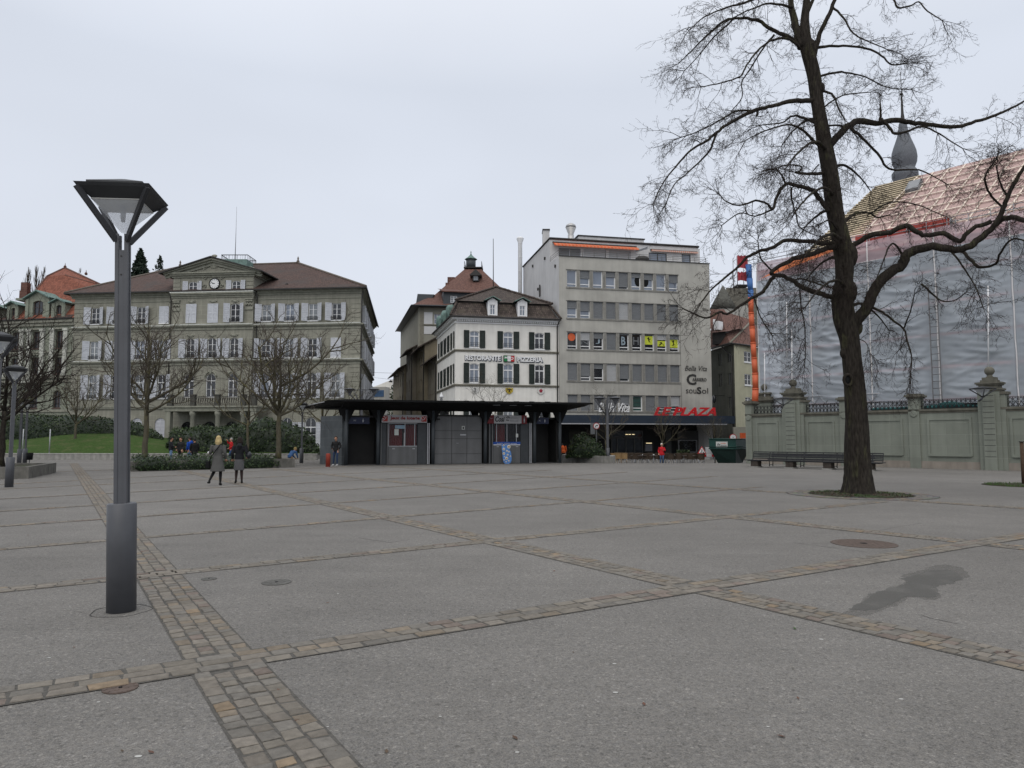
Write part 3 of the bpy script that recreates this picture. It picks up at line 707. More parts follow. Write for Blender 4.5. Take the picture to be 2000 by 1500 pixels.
# attic block behind the pediment
D1 = 7.5
mb.face([(cs0, CP, zE), (cs0, D1, zE), (cs0, D1, za1), (cs0, CP, za1)]); mb.face([(cs1, CP, zE), (cs1, D1, zE), (cs1, D1, za1), (cs1, CP, za1)])
# right flank and back
gC = at(726.5, 760, 101.0); gD = Vector((gA.x + 4, gA.y + 22, 0))
B0 = Vector((gB.x, gB.y, 0)); S2 = Fr(B0, gC)
mb2 = MB(S2.M); sops = []
for k in range(7):
    s = 2.2 + k * 3.55
    sops += [(s - .5, s + .5, zb4, zt4), (s - .5, s + .5, zb3, zt3), (s - .5, s + .5, zb2, zt2), (s - .5, s + .5, .6, 3.7)]
wall(mb2, 0, S2.L, 0, zE, sops); mb.v, off = mb.v + mb2.v, len(mb.v); mb.f += [tuple(i + off for i in f) for f in mb2.f]; mb.c += mb2.c; mb.mi += mb2.mi; mb.sm += mb2.sm
m0 = MB(); m0.face([(gC.x, gC.y, 0), (gD.x, gD.y, 0), (gD.x, gD.y, zE), (gC.x, gC.y, zE)]); m0.face([(gD.x, gD.y, 0), (gA.x, gA.y, 0), (gA.x, gA.y, zE), (gD.x, gD.y, zE)])
off = len(mb.v); mb.v += m0.v; mb.f += [tuple(i + off for i in f) for f in m0.f]; mb.c += m0.c; mb.mi += m0.mi; mb.sm += m0.sm
mb.build('wall', m_gov, gov)
for k in range(7):
    s = 2.2 + k * 3.55
    for zb, zt in ((zb4, zt4), (zb3, zt3), (zb2, zt2), (.6, 3.7)):
        wo_ = window(gov, S2, s - .5, s + .5, zb, zt, m_white, m_glass)
        if zb > 4:
            for sd_ in (-1, 1): shutter(wo_, S2, s + sd_ * .5, .42, zb, zt, m_shut, sd_, 60, nsl=4)
# interior floors stop the light and close the rooms
mb = MB(); k_ = [(gA.x + .8, gA.y + .8), (gB.x - 1, gB.y + .8), (gC.x - 1, gC.y - 1), (gD.x + 1, gD.y - 1)]
mb.prism(k_, 0, zE - .1); mb.build('interior', m_black, gov)
# string courses and eaves cornice
def cornice(name, z, prof, pale=None, parts=True):
    mb = G.mb()
    segs = [(-.05, cs0 - .02, 0), (cs1 + .02, G.L + .04, 0), (cs0 - .06, cs1 + .06, CP)]
    for a, b, t in segs:
        for (o, za, zb) in prof: mb.box(a - (o if a < 0 else 0), b + (o if b > G.L else 0), t - o, t + .02, z + za, z + zb)
    m2 = MB(S2.M)
    for (o, za, zb) in prof: m2.box(.0, S2.L, -o, .02, z + za, z + zb)
    off = len(mb.v); mb.v += m2.v; mb.f += [tuple(i + off for i in f) for f in m2.f]; mb.c += m2.c; mb.mi += m2.mi; mb.sm += m2.sm
    o_ = mb.build(name, m_trim, gov)
    if pale:
        mb = G.mb()
        for a, b, t in segs: mb.box(a, b, t - prof[-1][0] - .03, t + .01, z + pale, z + pale + .07)
        mb.build('flashing', m_trimlight, o_)
    return o_
pr_ = [(.10, -.42, -.30), (.06, -.30, -.12), (.22, -.12, -.02), (.32, -.02, .10)]
cornice('string_course', z1, pr_, .101); cornice('string_course', z2, pr_, .101); cornice('string_course', z3, [(.14, -.25, -.08), (.22, -.08, .06)])
mb = G.mb()
for a, b in ((-.3, cs0 - .02), (cs1 + .02, G.L + .1)):
    for (o, za, zb) in [(.08, -1.05, -.9), (.12, -.55, -.35), (.3, -.35, -.18), (.5, -.18, -.001)]: mb.box(a, b, -o, .02, zE + za, zE + zb)
m2 = MB(S2.M)
for (o, za, zb) in [(.12, -.55, -.35), (.3, -.35, -.18), (.5, -.18, -.001)]: m2.box(0, S2.L, -o, .02, zE + za, zE + zb)
off = len(mb.v); mb.v += m2.v; mb.f += [tuple(i + off for i in f) for f in m2.f]; mb.c += m2.c; mb.mi += m2.mi; mb.sm += m2.sm
mb.build('cornice', m_trim, gov)
# quoins
mb = G.mb()
for (s, o) in ((.0, 0), (G.L - 1.15, 0)):
    z = 4.3
    while z < zE - 1.2:
        if all(abs(z - q) > .55 for q in (z1 - .1, z2 - .1, z3)): mb.box(s + .02, s + 1.13, -.05, .02, z, z + .42)
        z += .49
for s in (cs0 + .02, cs1 - .82):
    z = za0 + .3
    while z < za1 - .3: mb.box(s, s + .8, CP - .06, CP + .02, z, z + .38); z += .46
mb.build('quoins', m_gov, gov)
# roof
er = .75
Rl = at(352, 519.5, 88.5); Rr = at(582, 516, 86.5)
zr = (Rl.z + Rr.z) / 2
ea = G.w(-er, -er, zE); eb = G.w(G.L + er, -er, zE); ec = Vector((gC.x + er, gC.y, zE)); ed = Vector((gD.x, gD.y, zE))
P1 = Vector((Rl.x, Rl.y, zr)); P2 = Vector((Rr.x, Rr.y, zr))
P3 = Vector((gC.x - 7, gC.y - 4, zr))
mb = MB(); mb.face([ea, eb, P2, P1]); mb.face([eb, ec, P3, P2]); mb.face([ed, ea, P1]); mb.face([ec, ed, P1, P2, P3])
rf = mb.build('roof', m_tile, gov)
mb = MB()
for a, b in ((ea, P1), (eb, P2), (P1, P2), (P2, P3)): mb.tube([a + Vector((0, 0, .05)), b + Vector((0, 0, .05))], .12, 6)
for p in (P1, P2): mb.lathe([(.16, 0), (.2, .25), (.08, .4), (.12, .6), (.02, .85)], 8, c=p)
mb.build('ridge_caps', m_ridge, rf)
mb = MB()
for a, b in ((ea, eb), (eb, ec), (ed, ea)):
    F_ = Fr(a, b, zE); m2 = F_.mb(); m2.box(0, F_.L, -.1, .06, -.14, -.005); mb.v, off = mb.v + m2.v, len(mb.v); mb.f += [tuple(i + off for i in f) for f in m2.f]; mb.c += m2.c; mb.mi += m2.mi; mb.sm += m2.sm
mb.build('gutter', m_gutter, rf)
# small roof vents
mb = MB()
for x in (560, 585, 601, 640, 655, 612, 545): 
    p = at(x, 557 + (x % 7), 76.6); mb.box(p.x - .12, p.x + .12, p.y - .1, p.y + .3, p.z - .1, p.z + .18)
mb.build('roof_vents', m_gutter, rf)
# pediment
c = (cs0 + cs1) / 2; zap = G.z(415, 499.5, CP - .8); hw = (cs1 - cs0) / 2 + .9
mb = G.mb(); zp0 = za1
mb.face([(cs0, CP, zp0), (cs1, CP, zp0), (c, CP, zap - .95)])
pd = mb.build('pediment', m_gov, gov)
mb = G.mb()
for (o, a, b) in [(.15, -.25, -.05), (.35, -.05, .12), (.5, .12, .26)]: mb.box(cs0 - o * .8, cs1 + o * .8, CP - o, CP + .02, zp0 + a, zp0 + b)
for sd_ in (-1, 1):                                  # raking cornice on both slopes
    sl_ = (zap - .55 - (zp0 + .1)) / hw
    for (o, d0, d1) in [(.15, .75, .45), (.4, .45, .25), (.65, .25, .06)]:
        mb.yprism([(c + sd_ * (hw - .05), zp0 + .35 - d0 * .9), (c, zap - .1 - d0), (c, zap - .1 - d1), (c + sd_ * (hw + .05), zp0 + .35 - d1 * .9)], CP - o, CP + .02)
for (o, a, b) in [(.15, -.25, -.05), (.35, -.05, .12), (.5, .12, .26)]:
    mb.box(cs1, cs1 + o * .8, CP + .03, D1, zp0 + a, zp0 + b); mb.box(cs0 - o * .8, cs0, CP + .03, D1, zp0 + a, zp0 + b)
for (o, a, b) in [(.1, -.5, -.3), (.25, -.3, -.12), (.4, -.12, .03)]: mb.box(cs0 - .1, cs1 + .1, CP - o, CP + .02, za0 + a, za0 + b)
mb.build('pediment_cornice', m_trim, pd)
mb = G.mb(); mb.box(cs0 - .15, cs1 + .15, CP - .43, CP + .01, za0 + .031, za0 + .11); mb.build('flashing', m_trimlight, pd)
mb = G.mb()
for sd_ in (-1, 1):
    mb.raw([(c, CP - .85, zap), (c + sd_ * (hw + .35), CP - .85, zp0 + .2), (c + sd_ * (hw + .35), 9, zp0 + .2), (c, 9, zap), (c, CP - .85, zap - .12), (c + sd_ * (hw + .35), CP - .85, zp0 + .08), (c + sd_ * (hw + .35), 9, zp0 + .08), (c, 9, zap - .12)], [(0, 1, 2, 3), (7, 6, 5, 4), (0, 4, 5, 1), (1, 5, 6, 2)])
mb.build('gable_roof', m_gutter, gov)
mb = G.mb(); r2 = random.Random(3)                   # carved relief: shield with scrollwork
def scroll(x, z, r, sgn, n=14, t=-.07):
    pts = [(x + sgn * (r * (1 - i / n * .8)) * cos(i * .55), CP + t, z + (r * (1 - i / n * .8)) * sin(i * .55)) for i in range(n)]
    mb.tube(pts, [.07 * (1 - i / n * .6) for i in range(n)], 5)
zc_ = zp0 + .95
mb.ball((c, CP, zc_ + .35), .62, 12, 8, sz=(1, .25, 1.05)); mb.ball((c, CP, zc_ + 1.15), .22, 8, 6, sz=(1.6, .4, .8))
for sg in (-1, 1):
    for i in range(7):
        x = c + sg * (.95 + i * .55); zz = zp0 + .45 + (1.1 - i * .15) * r2.uniform(.25, .8); scroll(x, zz, .36 - i * .025, sg * (1 if i % 2 else -1))
        mb.ball((x + .2 * sg, CP, zp0 + .5 + r2.random() * .3), .13, 6, 5, sz=(1.4, .5, 1))
    for i in range(4): scroll(c + sg * (.95 + (i % 2) * .55), za0 + .75 + i * .45, .22, sg)
    scroll(c + sg * .95, zc4t + .6 - 10, .2, sg) if False else None
mb.ball((c, CP, zp0 - .45), .25, 8, 6, sz=(2, .4, .7))
for s in CW:
    for zz in (zc4t + .25, zc3t + .25): mb.ball((s, CP - .02, zz), .2, 8, 6, sz=(1.3, .6, .8)); scroll(s - .28, zz, .12, -1, t=-.04); scroll(s + .28, zz, .12, 1, t=-.04)
    mb.tube([(x, CP - .05, z + .14) for x, z in arc(s - .65, s + .65, zc2t + .12, .6)], .09, 5); mb.box(s - .11, s + .11, CP - .16, CP + .02, zc2t + .02, zc2t + .5)
for s in (cs0 + .45, cs1 - .45):
    for k in range(5): mb.ball((s - .3 + k * .15, CP - .08, za0 - 1.35 + .1 * (k % 2)), .12, 6, 5); mb.ball((s - .3 + k * .15, CP - .08, za0 - .95), .13, 6, 5)
    mb.box(s - .45, s + .45, CP - .12, CP + .02, za0 - 1.9, za0 - 1.6); mb.box(s - .45, s + .45, CP - .2, CP + .02, za0 - .8, za0 - .7)
mb.build('relief', m_trim, pd)
# clock
kx, kz = G.px(418, 553.5, CP - .2); kr = .52
F2 = G.M @ Matrix.Translation((kx, CP - .02, kz)) @ Matrix.Rotation(R(90), 4, 'X')
mb = MB(F2); mb.lathe([(kr + .10, 0), (kr + .10, .12), (kr + .02, .16), (kr, .10)], 32); clk = mb.build('clock', m_black, gov)
mb = MB(F2); mb.lathe([(kr, .05), (kr, .105)], 32); mb.build('dial', m_white, clk)
mb = MB(F2)
for h in range(12):
    a = h * pi / 6; M_ = Matrix.Rotation(a, 4, 'Z'); M0 = mb.M; mb.M = F2 @ M_; mb.box(-.022, .022, kr * .74, kr * .93, .107, .115); mb.M = M0
for a, l_, w_ in ((R(-282 + 0), .27, .035), (R(-285 - 30 + 45), .42, .022)):
    M0 = mb.M; mb.M = F2 @ Matrix.Rotation(R(82) if l_ < .3 else R(70), 4, 'Z'); mb.box(-w_, w_, -.06, l_, .118 if l_ < .3 else .126, .124 if l_ < .3 else .132); mb.M = M0
mb.build('hands_and_hours', m_black, clk)
# windows and shutters
def cgl(i): return (m_glass, m_glassc, m_glass, m_glassb, m_glassc)[i % 5]
rail = []
def balustrade(par, s, z, F=G, t=0., w_=.56, h=.42):
    mb = F.mb(); mb.box(s - w_, s + w_, t - .16, t - .12, z + h - .03, z + h); mb.box(s - w_, s + w_, t - .16, t - .12, z + .04, z + .07)
    for k in range(9): x = s - w_ + 2 * w_ * k / 8; mb.box(x - .014, x + .014, t - .155, t - .125, z + .07, z + h - .03)
    for k in range(4): x = s - w_ + .14 + k * .28; mb.tube([(x + .08 * cos(a), t - .14, z + .22 + .08 * sin(a)) for a in [i * pi / 4 for i in range(9)]], .012, 4)
    mb.build('railing', m_iron, par)
closed = {(3, 4), (7, 3)}
for i, s in enumerate(LW + RW):
    for fl, (zb, zt) in ((4, (zb4, zt4)), (3, (zb3, zt3)), (2, (zb2, zt2))):
        ar = .22 if fl == 2 else 0
        o_ = window(gov, G, s - ww / 2, s + ww / 2, zb, zt, m_white, cgl(i + fl * 2 if fl != 4 else i + (3 if i > 4 else 0)), rows=(.34, .67) if fl != 2 else (.3,), arch=ar, transom=.66 if fl == 2 else None, sill=.1)
        if (i, fl) in closed:
            shutter(o_, G, s - .56, .56, zb - .05, zt + .05, m_shut, 1, 0, t0=-.03); shutter(o_, G, s + .56, .56, zb - .05, zt + .05, m_shut, -1, 0, t0=-.03)
        else:
            for sd_ in (-1, 1): shutter(o_, G, s + sd_ * (ww / 2 + .02), .70, zb - .05, zt + .05 - (ar * .3), m_shut, sd_, 28 + rnd.random() * 8)
            balustrade(o_, s, zb, t=0)
    # ground floor arches, louvred on the left wing, glazed on the right
    if i < 4:
        o_ = window(gov, G, s - .62, s + .62, .25, 3.9, m_shut, m_shut, arch=.6, t=.12)
        mb = G.mb()
        for k in range(22): z = .5 + k * .15; mb.face([(s - .5, .10, z + .08), (s + .5, .10, z + .08), (s + .5, .06, z), (s - .5, .06, z)])
        mb.build('louvres', m_shut, o_)
    else:
        o_ = window(gov, G, s - .62, s + .62, .25, 3.9, m_white, m_glass, arch=.6, transom=.72, rows=(.25, .5))
        for sd_ in (-1, 1): shutter(o_, G, s + sd_ * .66, .7, .25, 3.4, m_shut, sd_, 30)
for i, s in enumerate(CW):
    F = G
    o_ = window(gov, G, s - .55, s + .55, zc4b, zc4t, m_white, m_glassd if i == 2 else m_glass, t=CP + .16, arch=.2)
    if i < 2:
        for sd_ in (-1, 1): shutter(o_, G, s + sd_ * .6, .6, zc4b - .02, zc4t + .02, m_shut, -sd_, 0, t0=CP - .03, nsl=12)
    else:
        for sd_ in (-1, 1): shutter(o_, G, s + sd_ * .58, .66, zc4b - .02, zc4t, m_shut, sd_, 35, t0=CP - .03)
        balustrade(o_, s, zc4b, t=CP)
    o_ = window(gov, G, s - .5, s + .5, zc3b, zc3t, m_white, m_glass, t=CP + .16, arch=.28)
    for sd_ in (-1, 1): shutter(o_, G, s + sd_ * .52, .70, zc3b, zc3t - .1, m_shut, sd_, 28, t0=CP - .03)
    balustrade(o_, s, zc3b, t=CP)
    window(gov, G, s - .55, s + .55, zc2b, zc2t, m_white, m_glass, t=CP + .16, arch=.5, transom=.7, rows=(.35,))
    window(gov, G, s - .7, s + .7, .3, 3.5, m_gutter, m_glassd, t=CP + .16, arch=.69, rows=())
for s in AW:
    o_ = window(gov, G, s - .5, s + .5, az0, az1, m_white, m_glass, t=CP + .12, arch=.14, rows=(.5,))
    for sd_ in (-1, 1): shutter(o_, G, s + sd_ * .55, .55, az0, az1 + .05, m_shut, sd_, 12, t0=CP - .03)
# porch with columns and terrace
pt0, pt1 = G.s(326, 800, -2.6), G.s(500, 800, -2.6); pz = G.z(420, 794, -2.6)
po = G.mb(); po.box(pt0 - .2, pt1 + .2, -3.0, CP - .01, pz - .5, pz - .1); po.box(pt0 - .35, pt1 + .35, -3.15, CP - .01, pz - .099, pz + .05)
pch = po.build('porch', m_trim, gov)
colx = [(331, .42), (377, .28), (426, .28), (475.5, .28), (497, .42)]
for x, r_ in colx:
    s = G.s(x, 815, -2.6); mb = G.mb()
    if r_ > .4: mb.box(s - .28, s + .28, -2.95, -2.4, 0, pz - .502)
    else: mb.lathe([(.36, 0), (.36, .25), (.27, .35), (.27, .6), (.24, pz - 1.0), (.33, pz - .85), (.35, pz - .502)], 14, c=(s, -2.65, 0))
    mb.build('column', m_trim, pch)
mb = G.mb(); piers = [G.s(x, 780, -2.8) for x in (334, 378, 425.5, 476, 497)]
for s in piers: mb.box(s - .25, s + .25, -3.05, -2.65, pz + .052, pz + 1.12); mb.box(s - .3, s + .3, -3.1, -2.6, pz + 1.121, pz + 1.25)
mb.build('terrace_piers', mat('dark_stone', (.07, .07, .062), .9, .2, 4.), pch)
mb = G.mb()
for a, b in zip(piers, piers[1:]):
    mb.box(a + .26, b - .26, -2.88, -2.84, pz + 1.0, pz + 1.05); mb.box(a + .26, b - .26, -2.88, -2.84, pz + .12, pz + .16)
    k = max(2, int((b - a) / .3))
    for i in range(k):
        x = a + .3 + (b - a - .6) * (i + .5) / k; mb.tube([(x + .1 * cos(q) * (1 + .4 * sin(2 * q)), -2.86, pz + .58 + .38 * sin(q)) for q in [j * pi / 5 for j in range(11)]], .022, 4); mb.box(x + .13, x + .16, -2.87, -2.85, pz + .16, pz + 1.0)
mb.build('terrace_railing', m_iron, pch)
# roof platform with railing and flagpole
q0 = at(432, 510, 86.0); q1 = at(483.5, 510, 86.0); zpl = at(450, 509.5, 86).z
mb = MB(); mb.box(q0.x, q1.x, 86, 88.9, zpl - .9, zpl); pf = mb.build('roof_platform', m_gutter, gov)
mb = MB(); mb.box(q0.x + .3, q1.x + .6, 84.2, 85.98, zpl - 2.2, zpl - .25); mb.xprism([(83.8, zpl - 1.6), (86, zpl - .25), (86, zpl - 2)], q0.x + .2, q1.x + .7); mb.build('copper_hatch', m_copper, pf)
mb = MB(); hz = at(450, 497.5, 86).z - zpl
ring_ = [(q0.x, 86), (q1.x, 86), (q1.x, 88.9), (q0.x, 88.9), (q0.x, 86)]
for (a, b) in zip(ring_, ring_[1:]):
    n = 13
    for h in (.1, hz - .05, hz): mb.tube([(a[0], a[1], zpl + h), (b[0], b[1], zpl + h)], .025, 4)
    for i in range(n + 1):
        x = lerp(a[0], b[0], i / n); y = lerp(a[1], b[1], i / n); x2 = lerp(a[0], b[0], min(1, (i + .6) / n)); y2 = lerp(a[1], b[1], min(1, (i + .6) / n))
        mb.tube([(x, y, zpl), (x, y, zpl + hz)] if i % 4 == 0 else [(x, y, zpl + .1), (x2, y2, zpl + hz * .5), (x2, y2, zpl + hz - .05)], .02 if i % 4 == 0 else .014, 4)
mb.build('platform_railing', m_iron, pf)
fp = at(459.5, 497, 87.5); mb = MB(); mb.tube([(fp.x, fp.y, zpl), (fp.x, fp.y, at(460, 404, 87.5).z)], [.06, .02], 6); mb.build('flagpole', m_steelL, gov)
# downpipes
mb = G.mb()
for s in (cs0 - .35, cs1 + .3): mb.tube([(s, -.5, zE - .2), (s, -.2, zE - 1.0), (s, -.16, 0.)], .065, 6)
mb.tube([(G.L + .25, -.1, zE - .3), (G.L + .12, -.1, zE - .9), (G.L + .12, -.1, 0)], .06, 6)
mb.build('downpipe', m_gutter, gov)

# ------------------------------------------------------------------ ornate building at the far left
oB = at(143, 700, 88); oA = at(-140, 700, 92); O = Fr(oA, oB)
orn = root('palace_building', (oB.x, oB.y, 0), 'ornate grey building with a steep red tiled roof and stone dormers, at the left', 'building')
oz = lambda y: O.z(60, y); os_ = lambda x, y=700: O.s(x, y)
m_orn = mat('grey_green_stone_brick', (.24, .26, .21), .9, .1, 1.5, brick=(1.1, .45, .012, (.2, .21, .17), .05), streak=.25)
ze = oz(626); wcol = [os_(x) for x in (-92, -52, -12, 30, 69.5, 114.5)]
rows_ = [(oz(681), oz(648), 0), (oz(731), oz(699), 0), (oz(797), oz(763), .4)]
oo = [(s - .55, s + .55, a, b, r_) if r_ else (s - .55, s + .55, a, b) for s in wcol for a, b, r_ in rows_]
mb = O.mb(); wall(mb, 0, O.L, 0, ze, oo, depth=.35); mb.face([(0, 0, 0), (0, 16, 0), (0, 16, ze), (0, 0, ze)]); mb.face([(O.L, 0, 0), (O.L, 16, 0), (O.L, 16, ze), (O.L, 0, ze)])
mb.build('wall', m_orn, orn)
m_brownf = mat('brown_window_frame', (.09, .06, .05), .6, .15)
for s in wcol:
    for a, b, r_ in rows_: window(orn, O, s - .55, s + .55, a, b, m_brownf, m_glass, t=.3, arch=r_, sill=.15)
mb = O.mb()
for x in (-112, -72, -32, 10, 42, 56, 82.5, 101.5, 127.5):
    s = os_(x); mb.box(s - .3, s + .3, -.22, .02, oz(731), oz(648)); mb.box(s - .38, s + .38, -.3, .02, oz(648) + .001, oz(643)); mb.box(s - .38, s + .38, -.3, .02, oz(735), oz(731) - .001)
mb.build('pilasters', mat('pale_stone', (.50, .51, .46), .85, .2, 3., streak=.3), orn)
mb = O.mb()
for (y, o, h) in ((632, .45, .3), (638, .25, .35), (690, .12, .2), (740, .35, .3), (747, .2, .25), (805, .15, .3)): mb.box(-.1, O.L, -o, .02, oz(y), oz(y) + h)
for s in wcol: mb.box(s - .75, s + .75, -.25, .02, oz(694), oz(692)); mb.box(s - .75, s + .75, -.28, .02, oz(645), oz(642))
mb.build('cornice', m_trim, orn)
mb = O.mb(); s0_, s1_ = os_(42), os_(80); mb.box(s0_, s1_, -1.1, -.36, oz(749), oz(746)); mb.box(s0_, s1_, -1.1, -.9, oz(734), oz(732))
for k in range(14): x = lerp(s0_, s1_, (k + .5) / 14); mb.lathe([(.07, 0), (.12, .25), (.05, .5), (.08, oz(734) - oz(746))], 6, c=(x, -1.0, oz(746)))
mb.build('balcony', mat('pale_stone', (0, 0, 0)), orn)
# roofs
ap = at(127, 523.5, 96); mb = MB()
e0 = O.w(os_(28), -.4, ze + .2); e1 = O.w(O.L + 4, -.4, ze + .2)
a0 = at(38, 583, 89.5); hl = at(93, 538, 95); hr = at(200, 556, 93)
mb.face([O.w(os_(27), -.5, ze + .1), O.w(O.L + 9, -.5, ze + .1), at(203, 559, 92.0), at(127, 537, 93.2), at(92, 540, 94)])
mb.face([at(92, 540, 94), at(127, 537, 93.2), ap]); mb.face([at(127, 537, 93.2), at(203, 559, 92), ap])
mb.face([O.w(os_(27), -.5, ze + .1), at(92, 540, 94), at(92, 540, 104), O.w(os_(27), 14, ze + .1)]); mb.face([at(92, 540, 94), ap, at(92, 540, 104)])
ro = mb.build('roof', m_redtile, orn)
mb = MB(); mb.tube([at(92, 540, 94), ap], .16, 6); mb.tube([ap, at(203, 559, 92)], .16, 6); mb.tube([at(127, 537, 93.2), at(203, 559, 92)], .1, 6); mb.tube([O.w(os_(27), -.5, ze + .1), at(92, 540, 94)], .14, 6)
for p in (ap, at(168, 537, 94)): mb.lathe([(.15, 0), (.2, .2), (.05, .4), (.02, .7)], 8, c=p)
mb.build('ridge_caps', m_redbrown, ro)
mb = MB(); mb.face([O.w(-2, -.5, ze + .1), O.w(os_(27), -.5, ze + .1), O.w(os_(33), 6, oz(584)), O.w(-2, 6, oz(584))]); mb.face([O.w(os_(106), -.55, ze + .15), O.w(O.L, -.55, ze + .15), O.w(O.L, 1.2, oz(596)), O.w(os_(104), 1.2, oz(596))]); mb.build('roof', m_tile, orn)
mb = O.mb(); mb.box(-2, O.L, -.62, -.45, ze - .02, ze + .12); mb.build('gutter', m_gutter, orn)
def dormer(x0, x1, y0, y1, peak, big=False):
    a, b = os_(x0, 600), os_(x1, 600); za, zb, zp = oz(y1), oz(y0), oz(peak)
    mb = O.mb(); wall(mb, a, b, za, zb, [(lerp(a, b, .28), lerp(a, b, .72), za + .3, zb - .25, .25)], t=-.3, depth=.3)
    mb.face([(a, -.3, za), (a, 5, za), (a, 5, zb), (a, -.3, zb)]); mb.face([(b, -.3, za), (b, 5, za), (b, 5, zb), (b, -.3, zb)]); mb.face([(a, -.3, zb), (b, -.3, zb), ((a + b) / 2, -.3, zp)])
    mb.box(a - .1, a + .35, -.42, -.28, za, zb); mb.box(b - .35, b + .1, -.42, -.28, za, zb)
    d = mb.build('dormer', m_orn, orn); mb = O.mb(); c_ = (a + b) / 2
    for sg, e in ((-1, a - .35), (1, b + .35)): mb.raw([(c_, -.75, zp + .15), (e, -.75, zb + .05), (e, 5, zb + .05), (c_, 5, zp + .15), (c_, -.75, zp), (e, -.75, zb - .1), (e, 5, zb - .1), (c_, 5, zp)], [(0, 1, 2, 3), (4, 5, 6, 7), (0, 1, 5, 4)])
    mb.build('dormer_roof', m_copper, d); window(orn, O, lerp(a, b, .28), lerp(a, b, .72), za + .3, zb - .25, m_brownf, m_glass, t=-.05, arch=.25, name='dormer_window')
dormer(56, 100, 585, 630, 571); dormer(107, 131, 595, 625, 588); dormer(21, 40, 597, 627, 590); dormer(-30, -8, 597, 627, 590)
mb = MB(); p = at(45, 570, 96); mb.box(p.x - .5, p.x + .5, 96, 97, p.z - 1.2, p.z + .2); p2 = at(45, 551, 96); mb.box(p.x - .42, p.x + .42, 96.1, 96.9, p.z + .201, p2.z); mb.build('chimney', m_redbrown, orn)
mb = MB(); mb.box(p.x - .75, p.x + .75, 95.7, 97.3, at(45, 583, 96).z, p.z - 1.21); mb.build('chimney_base', m_orn, orn)
def addmb(mb, m2):
    off = len(mb.v); mb.v += m2.v; mb.f += [tuple(i + off for i in f) for f in m2.f]; mb.c += m2.c; mb.mi += m2.mi; mb.sm += m2.sm
    if m2.usec: mb.usec = True
ZG = -0.42
# ------------------------------------------------------------------ cream restaurant house
rA_ = at(889.5, 700, 66.8); dirR = Vector((.978, .208, 0)).normalized()
Q = Fr(rA_, Vector((rA_.x, rA_.y, 0)) + dirR * 20)
sR = Q.s(1091.5, 700)                      # right end meets the concrete block
Q = Fr(rA_, Vector((rA_.x, rA_.y, 0)) + dirR * sR)
res = root('restaurant_house', (rA_.x, rA_.y, ZG), 'cream rendered house with dark green shutters and a tiled mansard roof above the kiosk', 'building')
qz = lambda y, x=990: Q.z(x, y); qs = lambda x, y=720: Q.s(x, y)
zev = qz(627); zs1 = qz(686); zs2 = qz(752.8); SD_ = Vector((-.26, 1, 0)).normalized()
Rd = 11.6
SL = Fr(Vector((rA_.x, rA_.y, 0)) + SD_ * Rd, rA_)     # street side (seen obliquely on the left)
rws = [(qz(680.5), qz(648)), (qz(748.5), qz(711)), (qz(748.5) - 3.55, qz(711) - 3.6)]
wc = [(qs(916.8), qs(935.8)), (qs(982.8), qs(1002.2)), (qs(1044.2), qs(1063))]
ops = [(a, b, z0, z1, .14) for a, b in wc for z0, z1 in rws]
mb = Q.mb(); wall(mb, 0, Q.L, ZG, zev, ops, depth=.2)
sw = [2.2, 4.4, 6.6, 8.6, 10.2]
m2 = SL.mb(); wall(m2, 0, SL.L, ZG, zev, [(s - .45, s + .45, a, b) for s in sw for a, b in rws], depth=.2); addmb(mb, m2)
m2 = MB(); b1 = Q.w(Q.L, 0, 0); b2 = b1 + SD_ * Rd; b3 = SL.w(0, 0, 0); m2.face([(b1.x, b1.y, ZG), (b2.x, b2.y, ZG), (b2.x, b2.y, zev), (b1.x, b1.y, zev)]); m2.face([(b2.x, b2.y, ZG), (b3.x, b3.y, ZG), (b3.x, b3.y, zev), (b2.x, b2.y, zev)]); addmb(mb, m2)
mb.build('wall', m_cream, res)
mb = MB(); pts_ = [Q.w(.6, .7, 0), Q.w(Q.L - .4, .7, 0), Q.w(Q.L - 1.2, 10, 0), Q.w(.3, 10, 0)]; mb.prism([(p.x, p.y) for p in pts_], ZG, zev - .1); mb.build('interior', m_black, res)
m_sand = mat('sandstone_band', (.20, .19, .155), .9, .2, 4.)
def band(name, z, prof, m):
    mb = Q.mb()
    for o, a, b in prof: mb.box(-o, Q.L - .002, -o, .02, z + a, z + b)
    m2 = SL.mb()
    for o, a, b in prof: m2.box(0, SL.L, -o, .02, z + a, z + b)
    addmb(mb, m2); return mb.build(name, m, res)
band('string_course', zs1, [(.08, -.14, -.03), (.14, -.03, .06)], m_sand); band('string_course', zs2, [(.08, -.14, -.03), (.14, -.03, .06)], m_sand)
band('string_course', zs2 - 3.6, [(.08, -.14, .0)], m_sand)
co_ = band('cornice', zev, [(.12, -.34, -.22), (.35, -.02, .12), (.5, .12, .24)], m_white)
mb = Q.mb()
for k in range(46): x = .1 + k * (Q.L - .2) / 46; mb.box(x, x + .11, -.3, .0, zev - .19, zev - .03)
mb.build('dentils', m_white, co_)
